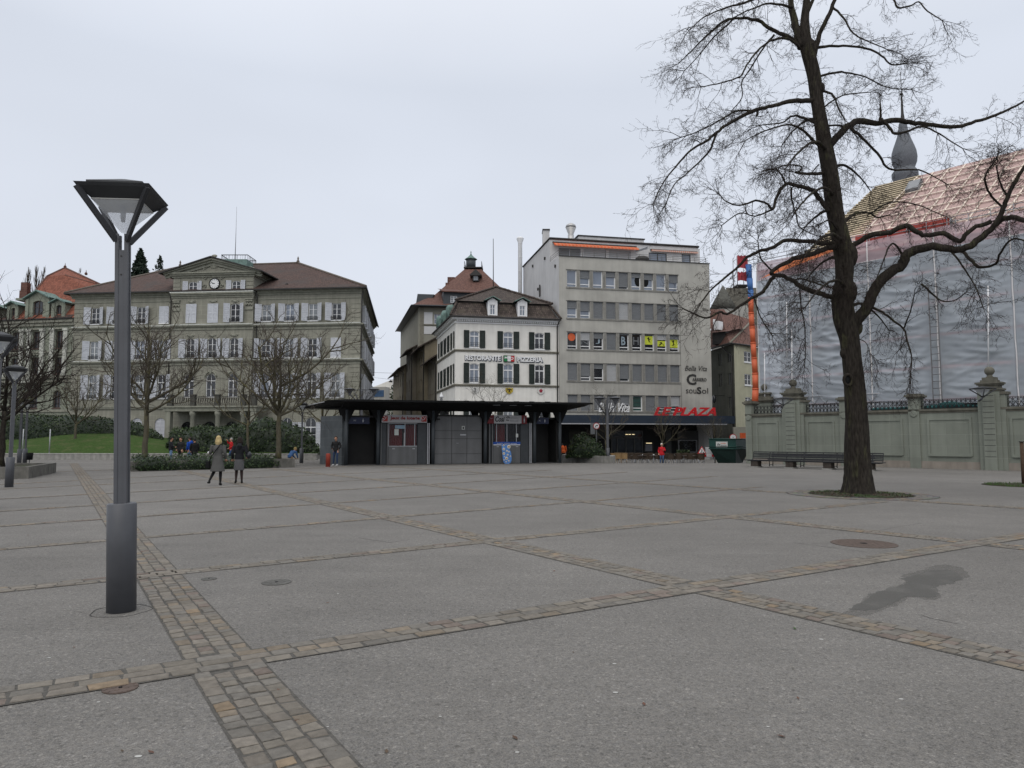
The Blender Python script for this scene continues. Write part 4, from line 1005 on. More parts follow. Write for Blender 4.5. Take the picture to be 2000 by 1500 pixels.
for i, (a, b) in enumerate(wc):
    for j, (z0, z1) in enumerate(rws):
        o_ = window(res, Q, a, b, z0, z1, m_white, [m_glassb, m_glassb, m_glassc, m_glassb, m_glassb, m_glassc, m_glass, m_glass, m_glass][i * 3 + j if i < 3 else 0] if not (i == 2 and j == 1) else m_glassd, arch=.14, transom=.68, rows=(), fw=.085, t=.14, sill=.09)
        hw_ = (b - a) * .56
        for sd_, s_ in ((-1, a - .04), (1, b + .04)): shutter(o_, Q, s_, hw_, z0 - .03, z1 + .03, m_dshut, sd_, 6, nsl=12, t0=-.04)
        mb = Q.mb()
        for h in (.08, .28, .48): mb.tube([(a + .02, -.12, z0 + h), (b - .02, -.12, z0 + h)], .013, 4)
        for k in range(6): x = lerp(a + .02, b - .02, k / 5); mb.tube([(x, -.12, z0 + .02), (x, -.12, z0 + .5)], .01, 4)
        mb.build('window_rail', m_iron, o_)
        mb = Q.mb()
        for x in (a + .25, b - .25): mb.tube([(x, -.05, z0 - .25), (x, -.22, z0 - .3), (x, -.22, z0 - .42)], .015, 4)
        mb.build('flower_brackets', m_iron, o_)
for s in sw:
    for z0, z1 in rws:
        o_ = window(res, SL, s - .45, s + .45, z0, z1, m_white, m_glass, t=.14, rows=())
        for sd_ in (-1, 1): shutter(o_, SL, s + sd_ * .47, .42, z0, z1, m_dshut, sd_, 4, nsl=5)
# mansard roof
k0 = zev + .24; mt = qz(588) ; ins = 1.15
A_ = lambda s, t, z: Q.w(s, t, z)
sl_ = SD_; 
def QS(s, d, z):           # s along the front, d back along the street side
    p = Q.w(s, 0, z); return p + SD_ * d
f0, f1, f2, f3 = QS(-.6, -.6, k0), QS(Q.L + .05, -.6, k0), QS(Q.L + .05, Rd, k0), QS(-.6, Rd, k0)
g0, g1, g2, g3 = QS(.35, ins, mt), QS(Q.L - .6, ins, mt), QS(Q.L - .6, Rd - ins, mt), QS(.35, Rd - ins, mt)
fl = lambda a, b, q, dz: (a.lerp(b, q) + Vector((0, 0, dz)))
mb = MB()
for a, b, c, d in ((f0, f1, g1, g0), (f3, f0, g0, g3), (f1, f2, g2, g1), (f2, f3, g3, g2)):
    m1, m2_ = fl(a, d, .45, -.35), fl(b, c, .45, -.35); mb.face([a, b, m2_, m1]); mb.face([m1, m2_, c, d])
h0 = at(969, 561.5, 75.5); h1 = at(985, 563, 76.5)
h0 = Vector((h0.x, h0.y, h0.z))
o0, o1, o2, o3 = [QS(s, d, mt + .02) for s, d in ((.15, ins - .3), (Q.L - .35, ins - .3), (Q.L - .35, Rd - ins), (.15, Rd - ins))]
mb.face([o0, o1, h0]); mb.face([o1, o2, h0]); mb.face([o2, o3, h0]); mb.face([o3, o0, h0])
rr_ = mb.build('roof', m_oldtile, res)
mb = MB()
r3 = random.Random(5)
for a, b in ((o0, h0), (o1, h0), (f0, g0), (f1, g1)):
    n = int((b - a).length / .32)
    for i in range(n): p = a.lerp(b, i / n); q_ = a.lerp(b, (i + 1.15) / n); mb.tube([p + Vector((0, 0, .04 + r3.random() * .04)), q_ + Vector((0, 0, .09 + r3.random() * .03))], [.13, .10], 6)
mb.build('ridge_caps', m_oldtile, rr_)
mb = MB(); 
for a, b in ((f0, f1), (f3, f0)): mb.tube([a + Vector((0, 0, -.03)), b + Vector((0, 0, -.03))], .09, 6)
for a, b in ((g0, g1), (g3, g0)): mb.tube([a + Vector((0, 0, -.03)), b + Vector((0, 0, -.03))], .06, 6)
mb.build('gutter', m_gutter, rr_)
for x0, x1 in ((953, 970), (1011, 1028)):
    a, b = qs(x0, 600), qs(x1, 600); z0, z1 = zev + .42, qz(589)
    t0 = -.15
    mb = Q.mb(); wall(mb, a, b, z0, z1, [(a + .17, b - .17, z0 + .12, z1 - .38)], t=t0, depth=.2); mb.face([(a, t0, z0), (a, 2.2, z0), (a, 2.2, z1), (a, t0, z1)]); mb.face([(b, t0, z0), (b, 2.2, z0), (b, 2.2, z1), (b, t0, z1)]); mb.face([(a, t0, z1), (b, t0, z1), ((a + b) / 2, t0, z1 + .3)])
    mb.box(a - .04, a + .1, t0 - .05, t0 + .05, z0, z1); mb.box(b - .1, b + .04, t0 - .05, t0 + .05, z0, z1); d_ = mb.build('dormer', m_white, res)
    mb = Q.mb(); c_ = (a + b) / 2
    for e in (a - .38, b + .38): mb.raw([(c_, t0 - .35, z1 + .42), (e, t0 - .35, z1 + .02), (e, 2.2, z1 + .02), (c_, 2.2, z1 + .42), (c_, t0 - .35, z1 + .34), (e, t0 - .35, z1 - .06)], [(0, 1, 2, 3), (0, 4, 5, 1)])
    mb.build('dormer_roof', m_copper, d_); window(res, Q, a + .17, b - .17, z0 + .12, z1 - .38, m_white, m_glassb, t=t0 + .12, rows=(.62,), fw=.06, name='dormer_window')
for s in (2.4, 5.6, 8.8):
    mb = SL.mb(); mb.lathe([(.01, 0), (.6, .0), (.6, 1.0), (.45, 1.3), (.01, 1.4)], 10, c=(s, .1, k0 + .3)); mb.box(s - .6, s + .6, -.3, 1.5, k0 + .3, k0 + 1.25); mb.build('dormer', m_copper, res)
p = at(963, 556, 76); mb = MB(); mb.tube([(h0.x - .3, h0.y, h0.z - .4), (h0.x - .32, h0.y, at(963, 466, h0.y).z)], [.05, .03], 6); mb.build('flagpole', m_gutter, res)
mb = Q.mb(); x = Q.L - .18; mb.tube([(x + .1, -.55, zev + .1), (x, -.12, zev - .4), (x, -.12, ZG)], .06, 6)
mb.build('downpipe', m_gutter, res)
# lettering, flag panel, heraldic shields
T = Q.mb(); text(T, "RISTORANTE", qs(908.5, 700), qs(977.5, 700), qz(705.3), qz(695.6), t=-.06, th=.08, bold=.03); text(T, "PIZZERIA", qs(1010, 700), qs(1059, 700), qz(706), qz(696.6), t=-.06, th=.08, bold=.03)
a, b = qs(983, 700), qs(1004, 700); z0, z1 = qz(707), qz(694.5)
sg = root('restaurant_sign', Q.w(a, -.1, z0), 'white RISTORANTE and PIZZERIA letters with a green, white and red panel between them', 'sign')
ls_ = T.build('letters', m_white, sg)
Tm = Q.mb(); text(Tm, "RISTORANTE", qs(908.5, 700) - .04, qs(977.5, 700) + .12, qz(706.7), qz(695.5), t=-.02, th=.03, bold=.07); text(Tm, "PIZZERIA", qs(1010, 700) - .04, qs(1059, 700) + .12, qz(707.4), qz(696.5), t=-.02, th=.03, bold=.07); Tm.build('letter_backs', mat('steel_blue', (.05, .065, .10), .5, .1), ls_)  # dark blue letter copies, set lower and wider, paint the shadow outlines
mb = Q.mb(); w3 = (b - a) / 3
mb.box(a, b, -.18, -.02, z0, z1); pn = mb.build('panel', m_gutter, sg)
for i, m_ in enumerate((mat('flag_green', (.01, .17, .05), .5, .1), mat('flag_white', (.62, .62, .62), .5, .1), mat('flag_red', (.42, .02, .02), .5, .1))):
    mb = Q.mb(); mb.box(a + .03 + w3 * i * .985, a + .03 + w3 * (i + 1) * .985 - .03, -.2, -.181, z0 + .04, z1 - .04); mb.build('panel_stripe', m_, pn)
mb = Q.mb(); text(mb, "M", a + .1, a + .36, z0 + .3, z1 - .12, t=-.205, th=.01, bold=.02); text(mb, "O", b - .42, b - .1, z0 + .2, z1 - .14, t=-.205, th=.01, bold=.02)
mb.box(a + w3 + .1, a + w3 + .3, -.216, -.203, z0 + .3, z1 - .15) ; mb.build('panel_letters', m_white, pn)
for x, c1, c2, lb in ((927.7, (.55, .55, .53), (.05, .05, .05), 'white shield with a black beast'), (994.4, (.45, .33, .03), (.03, .02, .02), 'golden shield with a dark eagle'), (1056, (.55, .55, .53), (.30, .03, .05), 'white shield with a dark red rose')):
    s = qs(x, 763); zt, zb = qz(757.5), qz(769.5); mb = Q.mb(); w_ = .36
    pl = [(s - w_, zt), (s - w_ * .4, zt - .05), (s, zt + .02), (s + w_ * .4, zt - .05), (s + w_, zt), (s + w_ * .95, lerp(zt, zb, .6)), (s + w_ * .55, lerp(zt, zb, .85)), (s, zb), (s - w_ * .55, lerp(zt, zb, .85)), (s - w_ * .95, lerp(zt, zb, .6))]
    mb.yprism(pl, -.1, -.02); sh = root('shield', Q.w(s, -.02, zb), f'{lb} on the cream house under its first floor windows', 'shield', 'heraldic shields on the cream house')
    mb.build('field', mat('shield_' + lb.split()[0] + lb.split()[-1], c1, .5, .05), sh)
    mb = Q.mb(); zc = lerp(zt, zb, .42); r4 = .15
    if 'rose' in lb:
        for k in range(5): mb.lathe([(.08, 0), (.08, .02)], 8, c=(0, 0, 0)) if False else mb.ball((s + .11 * sin(k * 2 * pi / 5), -.1, zc + .11 * cos(k * 2 * pi / 5)), .085, 7, 5, sz=(1, .25, 1))
        mb.ball((s, -.12, zc), .05, 6, 5, sz=(1, .4, 1))
    elif 'eagle' in lb:
        mb.tube([(s, -.11, zc + .16), (s, -.11, zc - .14)], [.04, .07], 6, ell=.4)
        for sd_ in (-1, 1):
            mb.tube([(s + sd_ * .04, -.11, zc + .05), (s + sd_ * .16, -.11, zc + .14), (s + sd_ * .22, -.11, zc - .02)], [.05, .05, .02], 5)
            mb.tube([(s + sd_ * .03, -.11, zc - .1), (s + sd_ * .12, -.11, zc - .2)], [.03, .015], 5)
    else:
        mb.tube([(s - .12, -.11, zc + .14), (s, -.11, zc + .18), (s + .1, -.11, zc + .08), (s - .06, -.11, zc), (s + .1, -.11, zc - .1), (s, -.11, zc - .2), (s - .12, -.11, zc - .12)], .035, 5)
    mb.build('charge', mat('charge_' + lb.split()[-1], c2, .5, .05), sh)

# ------------------------------------------------------------------ grey concrete block with roof terrace
cA = Q.w(Q.L + .02, -.12, 0); cd = (at(1388.5, 700, 72.0) - Vector((cA.x, cA.y, 0))); cd.z = 0; cd.normalize()
C = Fr(cA, Vector((cA.x, cA.y, 0)) + cd * 20); C = Fr(cA, Vector((cA.x, cA.y, 0)) + cd * C.s(1389, 700))
cz = lambda x, y: C.z(x, y); cs = lambda x, y=700: C.s(x, y)
blk = root('office_block', (cA.x, cA.y, ZG), 'grey concrete office block of five window rows with a roof terrace and orange awning', 'building')
zpar = (cz(1092, 501.5) + cz(1383, 514)) / 2
ROWS = []
for (x0t, y0t, x1t, y1t, y0b, y1b) in ((1107, 528, 1324, 536, 560.7, 568.5), (1107, 588, 1324, 594.8, 621.5, 627), (1108.5, 648.7, 1326, 653.5, 682, 686.5), (1109, 709.5, 1327, 713, 743, 746.5), (1109.5, 771, 1328, 773.5, 802, 803.8)):
    ROWS.append(((cz(x0t, y0b) + cz(x1t, y1b)) / 2, (cz(x0t, y0t) + cz(x1t, y1t)) / 2))
w0 = cs(1108, 650); w1 = cs(1326, 650); pitch_ = (w1 - w0 + .34) / 9; wwd = pitch_ - .34
WX = [w0 + pitch_ * i for i in range(9)]
zcan = cz(1250, 812.5)
mb = C.mb(); wall(mb, 0, C.L, zcan - .6, zpar, [(s, s + wwd, a, b) for s in WX for a, b in ROWS], depth=.28)
Cd = 13.2; SDc = Vector((-.26, 1, 0)).normalized()
blk_w = mb.build('wall', m_conc, blk)
mb = C.mb()
for a, b in ROWS:                                   # projecting frame of the window band, thin fins
    mb.box(w0 - .09, WX[-1] + wwd + .09, -.07, .02, a - .16, a - .003); mb.box(w0 - .09, WX[-1] + wwd + .09, -.05, .02, b + .003, b + .06)
    for i in range(1, 9): mb.box(WX[i] - .34 + .04, WX[i] - .04, -.03, .02, a, b)
mb.build('window_band', mat('grey_stone_frame', (.24, .235, .215), .85, .2, 3., streak=.3), blk)
mb = C.mb(); mb.box(w1 + .12, w1 + .15, -.006, .01, zcan, zpar - 3.2); mb.box(.0, C.L + .05, -.1, .25, zpar, zpar + .06); mb.build('parapet_cap', m_gutter, blk)
zpt = (C.z(1074, 467, 2.9) + C.z(1366.8, 482, 2.9)) / 2
# side walls
mb = MB(); c0 = C.w(0, 0, 0); 
def CS(s, d, z): return C.w(s, 0, z) + SDc * d
prof = [(0, ZG), (Cd, ZG), (Cd, zpt - .5), (2.9, zpt), (2.9, zpar - .0), (0, zpar)]
mb.face([CS(0, d, z) for d, z in prof]); mb.face([CS(C.L, d, z) for d, z in prof]); mb.face([CS(0, Cd, ZG), CS(C.L, Cd, ZG), CS(C.L, Cd, zpt - .5), CS(0, Cd, zpt - .5)])
mb.face([CS(0, .0, zpar - .9), CS(C.L, .0, zpar - .9), CS(C.L, 3, zpar - .9), CS(0, 3, zpar - .9)])
sidew = mb.build('side_wall', m_wwall, blk)
mb = MB(); mb.face([CS(-.02, 2.9, zpt - .001), CS(C.L * 1.0, 2.9, zpt - .001), CS(C.L, Cd, zpt - .5), CS(-.02, Cd, zpt - .5)]); 
for a, b in (((-.03, 2.85, zpt), (-.03, Cd, zpt - .5)), ((-.03, 2.8, zpt), (C.s(1366.8, 482, 2.9), 2.8, zpt))): mb.tube([CS(*a) + Vector((0, 0, .02)), CS(*b) + Vector((0, 0, .02))], .11, 4)
mb.build('roof', m_gutter, blk)
mb = MB(); c1_ = CS(.5, .6, 0); pts_ = [CS(.4, .5, 0), CS(C.L - .4, .5, 0), CS(C.L - .4, Cd - .4, 0), CS(.4, Cd - .4, 0)]; mb.prism([(p.x, p.y) for p in pts_], zcan, zpar - 1.0); mb.build('interior', m_black, blk)
# penthouse front
D = 2.9
PF = Fr(CS(0, D, 0), CS(C.s(1366.8, 490, 2.9), D, 0)); px_ = lambda x, y=490: PF.px(x, y)[0]; pz_ = lambda x, y: PF.px(x, y)[1]
pw = [(px_(1091), px_(1134.5), zpar - .7, pz_(1112, 484)), (px_(1139.7), px_(1184), zpar - .7, pz_(1160, 486.5)), (px_(1189), px_(1232), zpar - .7, pz_(1210, 489)), (px_(1267), px_(1302), zpar - .7, pz_(1284, 494)), (px_(1331.5), px_(1348.5), zpar - .7, pz_(1340, 497))]
mb = PF.mb(); wall(mb, 0, PF.L, zpar - .9, zpt, pw, depth=.15); mb.box(PF.L - .001, PF.L + .15, .0, 8, zpar - .9, zpt - .2); pent = mb.build('penthouse', m_wwall, blk)
for i, (a, b, z0, z1) in enumerate(pw): window(blk, PF, a, b, z0, z1, m_steelL if i < 3 else m_gutter, [m_blind, m_blindl, m_blindl, m_glassb, m_glassb][i], t=.1, rows=(), cols=1 if i in (0, 3) else 0, name='terrace_door')
def awning(x0, x1, y0l, y0r, y1l, y1r, out, mm, name):
    a, b = px_(x0), px_(x1); zt = (pz_(x0, y0l) + pz_(x1, y0r)) / 2; zb = (pz_(x0, y1l) + pz_(x1, y1r)) / 2
    mb = PF.mb(); n = 48
    for i in range(n):
        x = lerp(a, b, i / n); x2 = lerp(a, b, (i + 1) / n); mm_ = i % 2
        mb.face([(x, -.1, zt), (x2, -.1, zt), (x2, -out, zb + .15), (x, -out, zb + .15)], mi=mm_); mb.face([(x, -out, zb + .15), (x2, -out, zb + .15), (x2, -out - .02, zb), ((x + x2) / 2, -out - .02, zb - .05), (x, -out - .02, zb)], mi=mm_)
    mb.box(a, b, -.12, .0, zt - .02, zt + .12, mi=2); return mb.build(name, mm, blk)
awning(1079, 1243, 474, 484, 483.5, 490.5, .75, [m_orange, mat('orange_stripe', (.62, .20, .10), .6, .1), m_gutter], 'awning')
awning(1270, 1361, 489.5, 493, 492, 496, .35, [mat('faded_awning', (.45, .20, .14), .6, .1), mat('faded_stripe', (.5, .38, .33), .6, .1), m_gutter], 'awning')
# terrace railing, kit on the terrace
mb = C.mb()
for h in (.35, .62, .9): mb.tube([(.0, .06, zpar + .06 + h * .62), (C.L - .3, .06, zpar + .06 + h * .62)], .02, 4)
for k in range(14): x = lerp(0.05, C.L - .35, k / 13); mb.tube([(x, .06, zpar), (x, .06, zpar + .64)], .022, 4)
m2 = MB()
for h in (.22, .39, .62): m2.tube([CS(0.02, .1, zpar + h), CS(.02, 2.9, zpar + h)], .02, 4); m2.tube([CS(C.L - .1, .1, zpar + h), CS(C.L - .1, 3.2, zpar + h)], .02, 4)
addmb(mb, m2); mb.build('terrace_railing', mat('bronze_rail', (.09, .085, .075), .6, .1), blk)
p = CS(C.s(1256, 498, 1.6), 1.6, zpar - .9)
t_ = root('air_conditioner', p, 'beige box with a dark domed cover on the roof terrace beside the awning', 'roof unit'); mb = MB(Matrix.Translation(p)); mb.box(-.6, .6, -.35, .35, 0, 1.2); mb.build('housing', mat('beige_metal', (.36, .33, .26), .6, .1), t_); mb = MB(Matrix.Translation(p)); mb.ball((0, 0, 1.45), .75, 12, 8, sz=(1, .6, .5)); mb.build('cover', m_gutter, t_)
mb = MB(); a = CS(C.s(1240, 491, 2.4), 2.4, 0); a0 = at(1240, 491, a.y); a1 = at(1265, 481.5, a.y); mb.raw([a0, a1, (a1.x, a1.y + .1, a1.z - .25), (a0.x, a0.y + .1, a0.z - .1)], [(0, 1, 2, 3)]); mb.tube([a0, a1], .05, 4); mb.build('terrace_screen', m_steelL, blk)
# upper block, chimney, vent
ub0, ub1 = C.s(1130, 470, 6), C.s(1257.6, 470, 6); zu = (C.z(1129, 463.5, 6) + C.z(1257, 466, 6)) / 2
mb = C.mb(); mb.box(ub0, ub1, 6, 11, zpt - .3, zu); up_ = mb.build('lift_housing', m_wwall, blk); mb = C.mb(); mb.box(ub0 - .1, ub1 + .1, 5.9, 11.1, zu + .001, zu + .12); mb.build('lift_housing_roof', m_gutter, up_)
p0 = CS(0, 3.6, 0); pl_ = at(1060.3, 449.5, 74.2); pr2 = at(1073.2, 449.5, 74.2)
mb = MB(); mb.box(pl_.x, pr2.x, 74.2, 75.6, 8, pl_.z); ch_ = mb.build('chimney', m_wwall, blk); mb = MB(); mb.box(pl_.x - .05, pr2.x + .05, 74.1, 75.7, pl_.z + .001, pl_.z + .12); mb.build('chimney_cap', m_gutter, ch_)
p = at(1115, 465, 77.5); rv = .46; mb = MB(); mb.lathe([(rv * .75, -1.6), (rv * .75, .35), (rv * .6, .37), (rv * 1.28, 1.05 + .1)], 16, c=(p.x, p.y, p.z)); mb.lathe([(rv * 1.3, 1.2), (rv * 1.15, 1.45), (.25, 1.65)], 16, c=p); mb.build('roof_vent', mat('brushed_metal', (.42, .42, .42), .35, .1, metal=.5), blk)
p = at(1016, 600, 80.5); pt_ = at(1016, 470, 80.5); mb = MB(); mb.lathe([(.24, 0), (.24, pt_.z - p.z + 3.2), (.42, pt_.z - p.z + 3.7), (.42, pt_.z - p.z + 3.78), (.3, pt_.z - p.z + 3.9)], 14, c=(p.x, p.y, p.z - 3.5))
for k in range(5): mb.lathe([(.26, 0), (.26, .05)], 14, c=(p.x, p.y, p.z + 1 + k * 1.6))
mb.build('exhaust_pipe', m_white, blk)
mb = MB(); 
for (x, y, d) in ((1053.5, 505, 4.5), (1039.5, 520, 9), (1047, 565, 7.0), (1084, 520, 1)):
    s_ = at(x, y, 0.0 + (CS(0, d, 0)).y); c_ = CS(-.03, d, s_.z); mb.box(c_.x - .12, c_.x + .05, c_.y - .1, c_.y + .1, c_.z - .12, c_.z + .15)
c_ = CS(-.03, 6.5, at(1048, 568, CS(0, 6.5, 0).y).z); mb.box(c_.x - .05, c_.x + .05, c_.y - .35, c_.y + .35, c_.z - .6, c_.z + .6)
mb.build('wall_openings', m_gutter, blk)
# the 45 windows
LOOK = [  # per row, per bay: blind drop 0..1, kind
 [(0, 'b'), (.45, 'b'), (0, 'b'), (.30, 'b'), (.85, 'd'), (.25, 'b'), (.35, 'b'), (0, 'b'), (.45, 'b')],
 [(.42, 'b'), (.55, 'b'), (.96, 'd'), (.97, 'd'), (1, 'l'), (1, 'd'), (1, 'd'), (1, 'd'), (1, 'd')],
 [(0, 'k'), (.45, 'L'), (.33, 'k'), (1, 'd'), (.08, 'k'), (.03, 'k'), (.05, 'k'), (.3, 'L'), (.25, 'k')],
 [(.95, 'd'), (.7, 'd'), (.28, 'k'), (1, 'L'), (.82, 'd'), (.95, 'd'), (.97, 'd'), (1, 'd'), (1, 'd')],
 [(1, 'd'), (1, 'd'), (.9, 'd'), (1, 'd'), (.6, 'k'), (.05, 'g'), (.95, 'd'), (.7, 'd'), (.65, 'L')]]
for r_, (z0, z1) in enumerate(ROWS):
    for i, s in enumerate(WX):
        dr, kd = LOOK[r_][i]; a, b = s, s + wwd; t = .2
        mb = C.mb(); fw = .055
        mb.box(a, a + fw, t - .05, t, z0, z1); mb.box(b - fw * 1.6, b, t - .05, t, z0, z1); mb.box(a + fw, b - fw * 1.6, t - .05, t, z1 - fw, z1); mb.box(a + fw, b - fw * 1.6, t - .05, t, z0, z0 + fw)
        mb.box(a + fw, b - fw * 1.6, t - .05, t, z0 + .27, z0 + .35); wf = mb.build('window', m_white, blk)
        mb = C.mb(); mb.face([(a, t - .01, z0), (b, t - .01, z0), (b, t - .01, z1), (a, t - .01, z1)])
        mb.build('pane', {'b': m_glassb, 'd': m_glass, 'k': m_glassd, 'L': m_glassd, 'l': m_glass, 'g': mat('green_glass', (.035, .075, .065), .15, .1, spec=.6)}[kd], wf)
        if kd == 'g':
            mb = C.mb()
            for k in range(4): mb.box(a + fw, b - .09, t - .045, t - .013, z0 + .45 + k * .4, z0 + .48 + k * .4)
            mb.build('shelf_lines', m_gutter, wf)
        if dr > .02:
            h = (z1 - z0) * dr; mb = C.mb(); zb = z1 - h + .02; n = max(3, int(h / .075))
            for k in range(n):
                za_ = lerp(z1 - .01, zb, k / n); zb_ = lerp(z1 - .01, zb, (k + 1) / n); mb.face([(a + .02, t - .11, zb_), (b - .02, t - .11, zb_), (b - .02, t - .085, za_), (a + .02, t - .085, za_)])
            mb.box(a + .02, b - .02, t - .12, t - .08, zb - .05, zb); mb.build('blind', m_blindl if kd in 'Ll' else m_blind, wf)
# posters and figures behind the panes of the third row
z0, z1 = ROWS[2]
def bay(i): return WX[i] + .06, WX[i] + wwd - .1
def inpane(name, m, fn):
    mb = C.mb(); fn(mb); mb.build(name, m, blk)
tt_ = .178
a, b = bay(0); 
def disc(mb, r, t=tt_ - .012, dz=.0):
    c_ = ((a + b) / 2, t, z0 + 1.2 + dz); mb.raw([(c_[0] + r * cos(k * pi / 12), t, c_[2] + r * sin(k * pi / 12)) for k in range(24)] + [(c_[0] + r * cos(k * pi / 12), t + .01, c_[2] + r * sin(k * pi / 12)) for k in range(24)], [tuple(range(24)), tuple(range(47, 23, -1))])
inpane('window_poster', m_orange, lambda mb: disc(mb, .38))
m_grsign = mat('grey_letter', (.26, .33, .38), .6, .05)
a, b = bay(2); inpane('window_letter', m_grsign, lambda mb: text(mb, "J", a + .2, b - .2, z0 + .6, z0 + 1.2, t=tt_ - .005, th=.01))
a, b = bay(4); inpane('window_letter', m_grsign, lambda mb: text(mb, "B", a + .2, b - .22, z0 + .55, z1 - .3, t=tt_ - .005, th=.01, bold=.02))
a, b = bay(5); inpane('window_letter', m_blind, lambda mb: text(mb, "H", a + .12, b - .15, z0 + .6, z1 - .3, t=tt_ - .005, th=.01))
a, b = bay(1); inpane('window_letter', m_blind, lambda mb: text(mb, "N", a + .05, b - .05, z0 + .5, z0 + .95, t=tt_ - .005, th=.01))
for i, top in ((6, .18), (7, .62), (8, .42)):
    a, b = bay(i); zt = z1 - top; zb = zt - (.85 if i != 7 else .55)
    mb = C.mb(); mb.box(a - .03, b + .02, tt_ - .02, tt_, zb, zt); pst = mb.build('window_poster', m_yellow, blk)
    mb = C.mb(); cx = (a + b) / 2; t = tt_ - .03; r6 = random.Random(i)
    mb.tube([(cx - .05, t, zt - .25), (cx + .05, t, zb + .25)], .04, 4)
    for k in range(5): x = cx + r6.uniform(-.3, .3); z = lerp(zb, zt, r6.uniform(.2, .85)); mb.tube([(cx, t, (zt + zb) / 2 + r6.uniform(-.1, .1)), (x, t, z), (x + r6.uniform(-.12, .12), t, z + r6.uniform(-.1, .1))], .02, 4)
    mb.ball((cx - .02, t, zt - .2), .09, 8, 5, sz=(1, .2, 1)); mb.build('poster_figure', m_black, pst)
# dark balloon-like figure behind two upper panes
z0, z1 = ROWS[0]
for i, sx in ((5, 1), (6, -1)):
    a, b = bay(i); ed = b if sx > 0 else a; mb = C.mb(); prof_ = [(0, .15), (.18, .2), (.42, .55), (.5, .9), (.42, 1.2), (.22, 1.5), (.05, 1.75), (0, 1.78)] if sx > 0 else [(0, .15), (.2, .2), (.44, .5), (.5, .85), (.44, 1.15), (.2, 1.5), (.12, 1.6), (0, 1.66)]
    pl = [(ed - sx * x_, z0 + .12 + q * .93) for x_, q in prof_]; mb.yprism(pl, tt_ - .02, tt_ - .003); mb.build('dark_figure', m_black, blk)
# painted and raised lettering on the wall
T = C.mb(); text(T, "Bella Vita", cs(1337.5, 720), cs(1380.5, 720), cz(1350, 724.5), cz(1350, 714.5), t=-.005, th=.03, shear=.35); o_ = T.build('wall_lettering', m_gutter, blk)
T = C.mb(); text(T, "C", cs(1340), cs(1359), cz(1350, 752), cz(1350, 730.5), t=-.005, th=.03, bold=.03); text(T, "ARRIERO", cs(1351), cs(1378.5), cz(1350, 744.5), cz(1350, 738), t=-.04, th=.03, bold=.01); T.build('wall_lettering', m_gutter, blk)
T = C.mb(); zb_ = cz(1350, 768.5); text(T, "sou", cs(1338.5), cs(1358.5), zb_, cz(1350, 760.5), t=-.005, th=.03); text(T, "S", cs(1359.5), cs(1368.5), zb_ - .05, cz(1350, 755.5), t=-.005, th=.03, bold=.04); text(T, "ol", cs(1369.5), cs(1381.5), zb_, cz(1350, 757.5), t=-.005, th=.03); T.build('wall_lettering', m_gutter, blk)
# canopy and shop front
can1 = cs(1417, 820)
mb = C.mb(); zc0 = cz(1250, 827.5)
mb.box(-.5, can1, -1.9, .5, zc0, zcan); mb.box(-.5, can1 - .6, -1.8, 8, zc0 - .3, zc0 - .001) if False else None
can = mb.build('shop_canopy', mat('blue_grey_fascia', (.018, .028, .045), .55, .15, 1.), blk)
mb = C.mb(); mb.box(-.45, can1 - .9, -1.96, -1.85, zc0 - .12, zc0 - .02); mb.build('canopy_trim', m_steelL, can)
def roofedge(): pass
mb = C.mb(); GD = 3.2
m_shop = mat('dark_shopfront', (.017, .018, .019), .7, .3, 1.)
mb.box(-.2, C.L + 2, GD, GD + .3, ZG, zc0); mb.box(-.2, 0.1, .3, GD, ZG, zc0); shp = mb.build('shopfront_wall', m_shop, blk)
mb = C.mb(); mb.box(0, C.L, .3, GD + .1, zc0 - .05, zc0 - .002); mb.build('soffit', m_shop, blk)
SF = Fr(C.w(0, GD, 0), C.w(C.L, GD, 0)); fs_ = lambda x, y=860: SF.px(x, y)[0]; fz_ = lambda x, y: SF.px(x, y)[1]
fa, fb = fs_(1194), fs_(1254); zt_, zm_ = fz_(1220, 841), fz_(1220, 854.5)
m_alu = mat('dull_aluminium', (.085, .088, .088), .5, .1)
mb = SF.mb(); mb.box(fa, fb, -.1, -.02, zm_ - .1, zm_ + .1); mb.box(fa, fb, -.1, -.02, zt_ - .08, zt_)
for q in (0, .18, .46, .74, 1): x = lerp(fa, fb, q); mb.box(x - .06, x + .06, -.12, -.02, ZG, zm_ - .1)
for q in (0, .45, 1): x = lerp(fa, fb, q); mb.box(x - .05, x + .05, -.12, -.02, zm_ + .1, zt_ - .08)
gl_ = mb.build('entrance_glazing', m_alu, blk); mb = SF.mb(); mb.face([(fa, -.04, ZG), (fb, -.04, ZG), (fb, -.04, zt_), (fa, -.04, zt_)]); mb.build('pane', m_glass, gl_)
m_lampw = mat('warm_lamp', (.8, .7, .45), .5, .0, emit=((1, .8, .45), 1.2))
mb = SF.mb()
for x in (1223, 1229, 1236): mb.box(fs_(x) - .12, fs_(x) + .12, -.2, -.15, fz_(x, 849), fz_(x, 848))
mb.build('ceiling_lamp', m_lampw, gl_)
a, b = fs_(1257), fs_(1276); mb = SF.mb(); mb.box(a, b, -.15, -.01, fz_(1265, 884), fz_(1265, 863)); dsp = mb.build('display_case', m_gutter, blk); mb = SF.mb(); mb.box(a + .12, b - .2, -.17, -.151, fz_(1265, 881), fz_(1265, 868)); mb.build('notice', mat('notice_paper', (.22, .23, .26), .7, .1), dsp); mb = SF.mb(); mb.box(a + .2, b - .25, -.2, -.171, fz_(1265, 866), fz_(1265, 865)); mb.build('case_light', m_lampw, dsp)
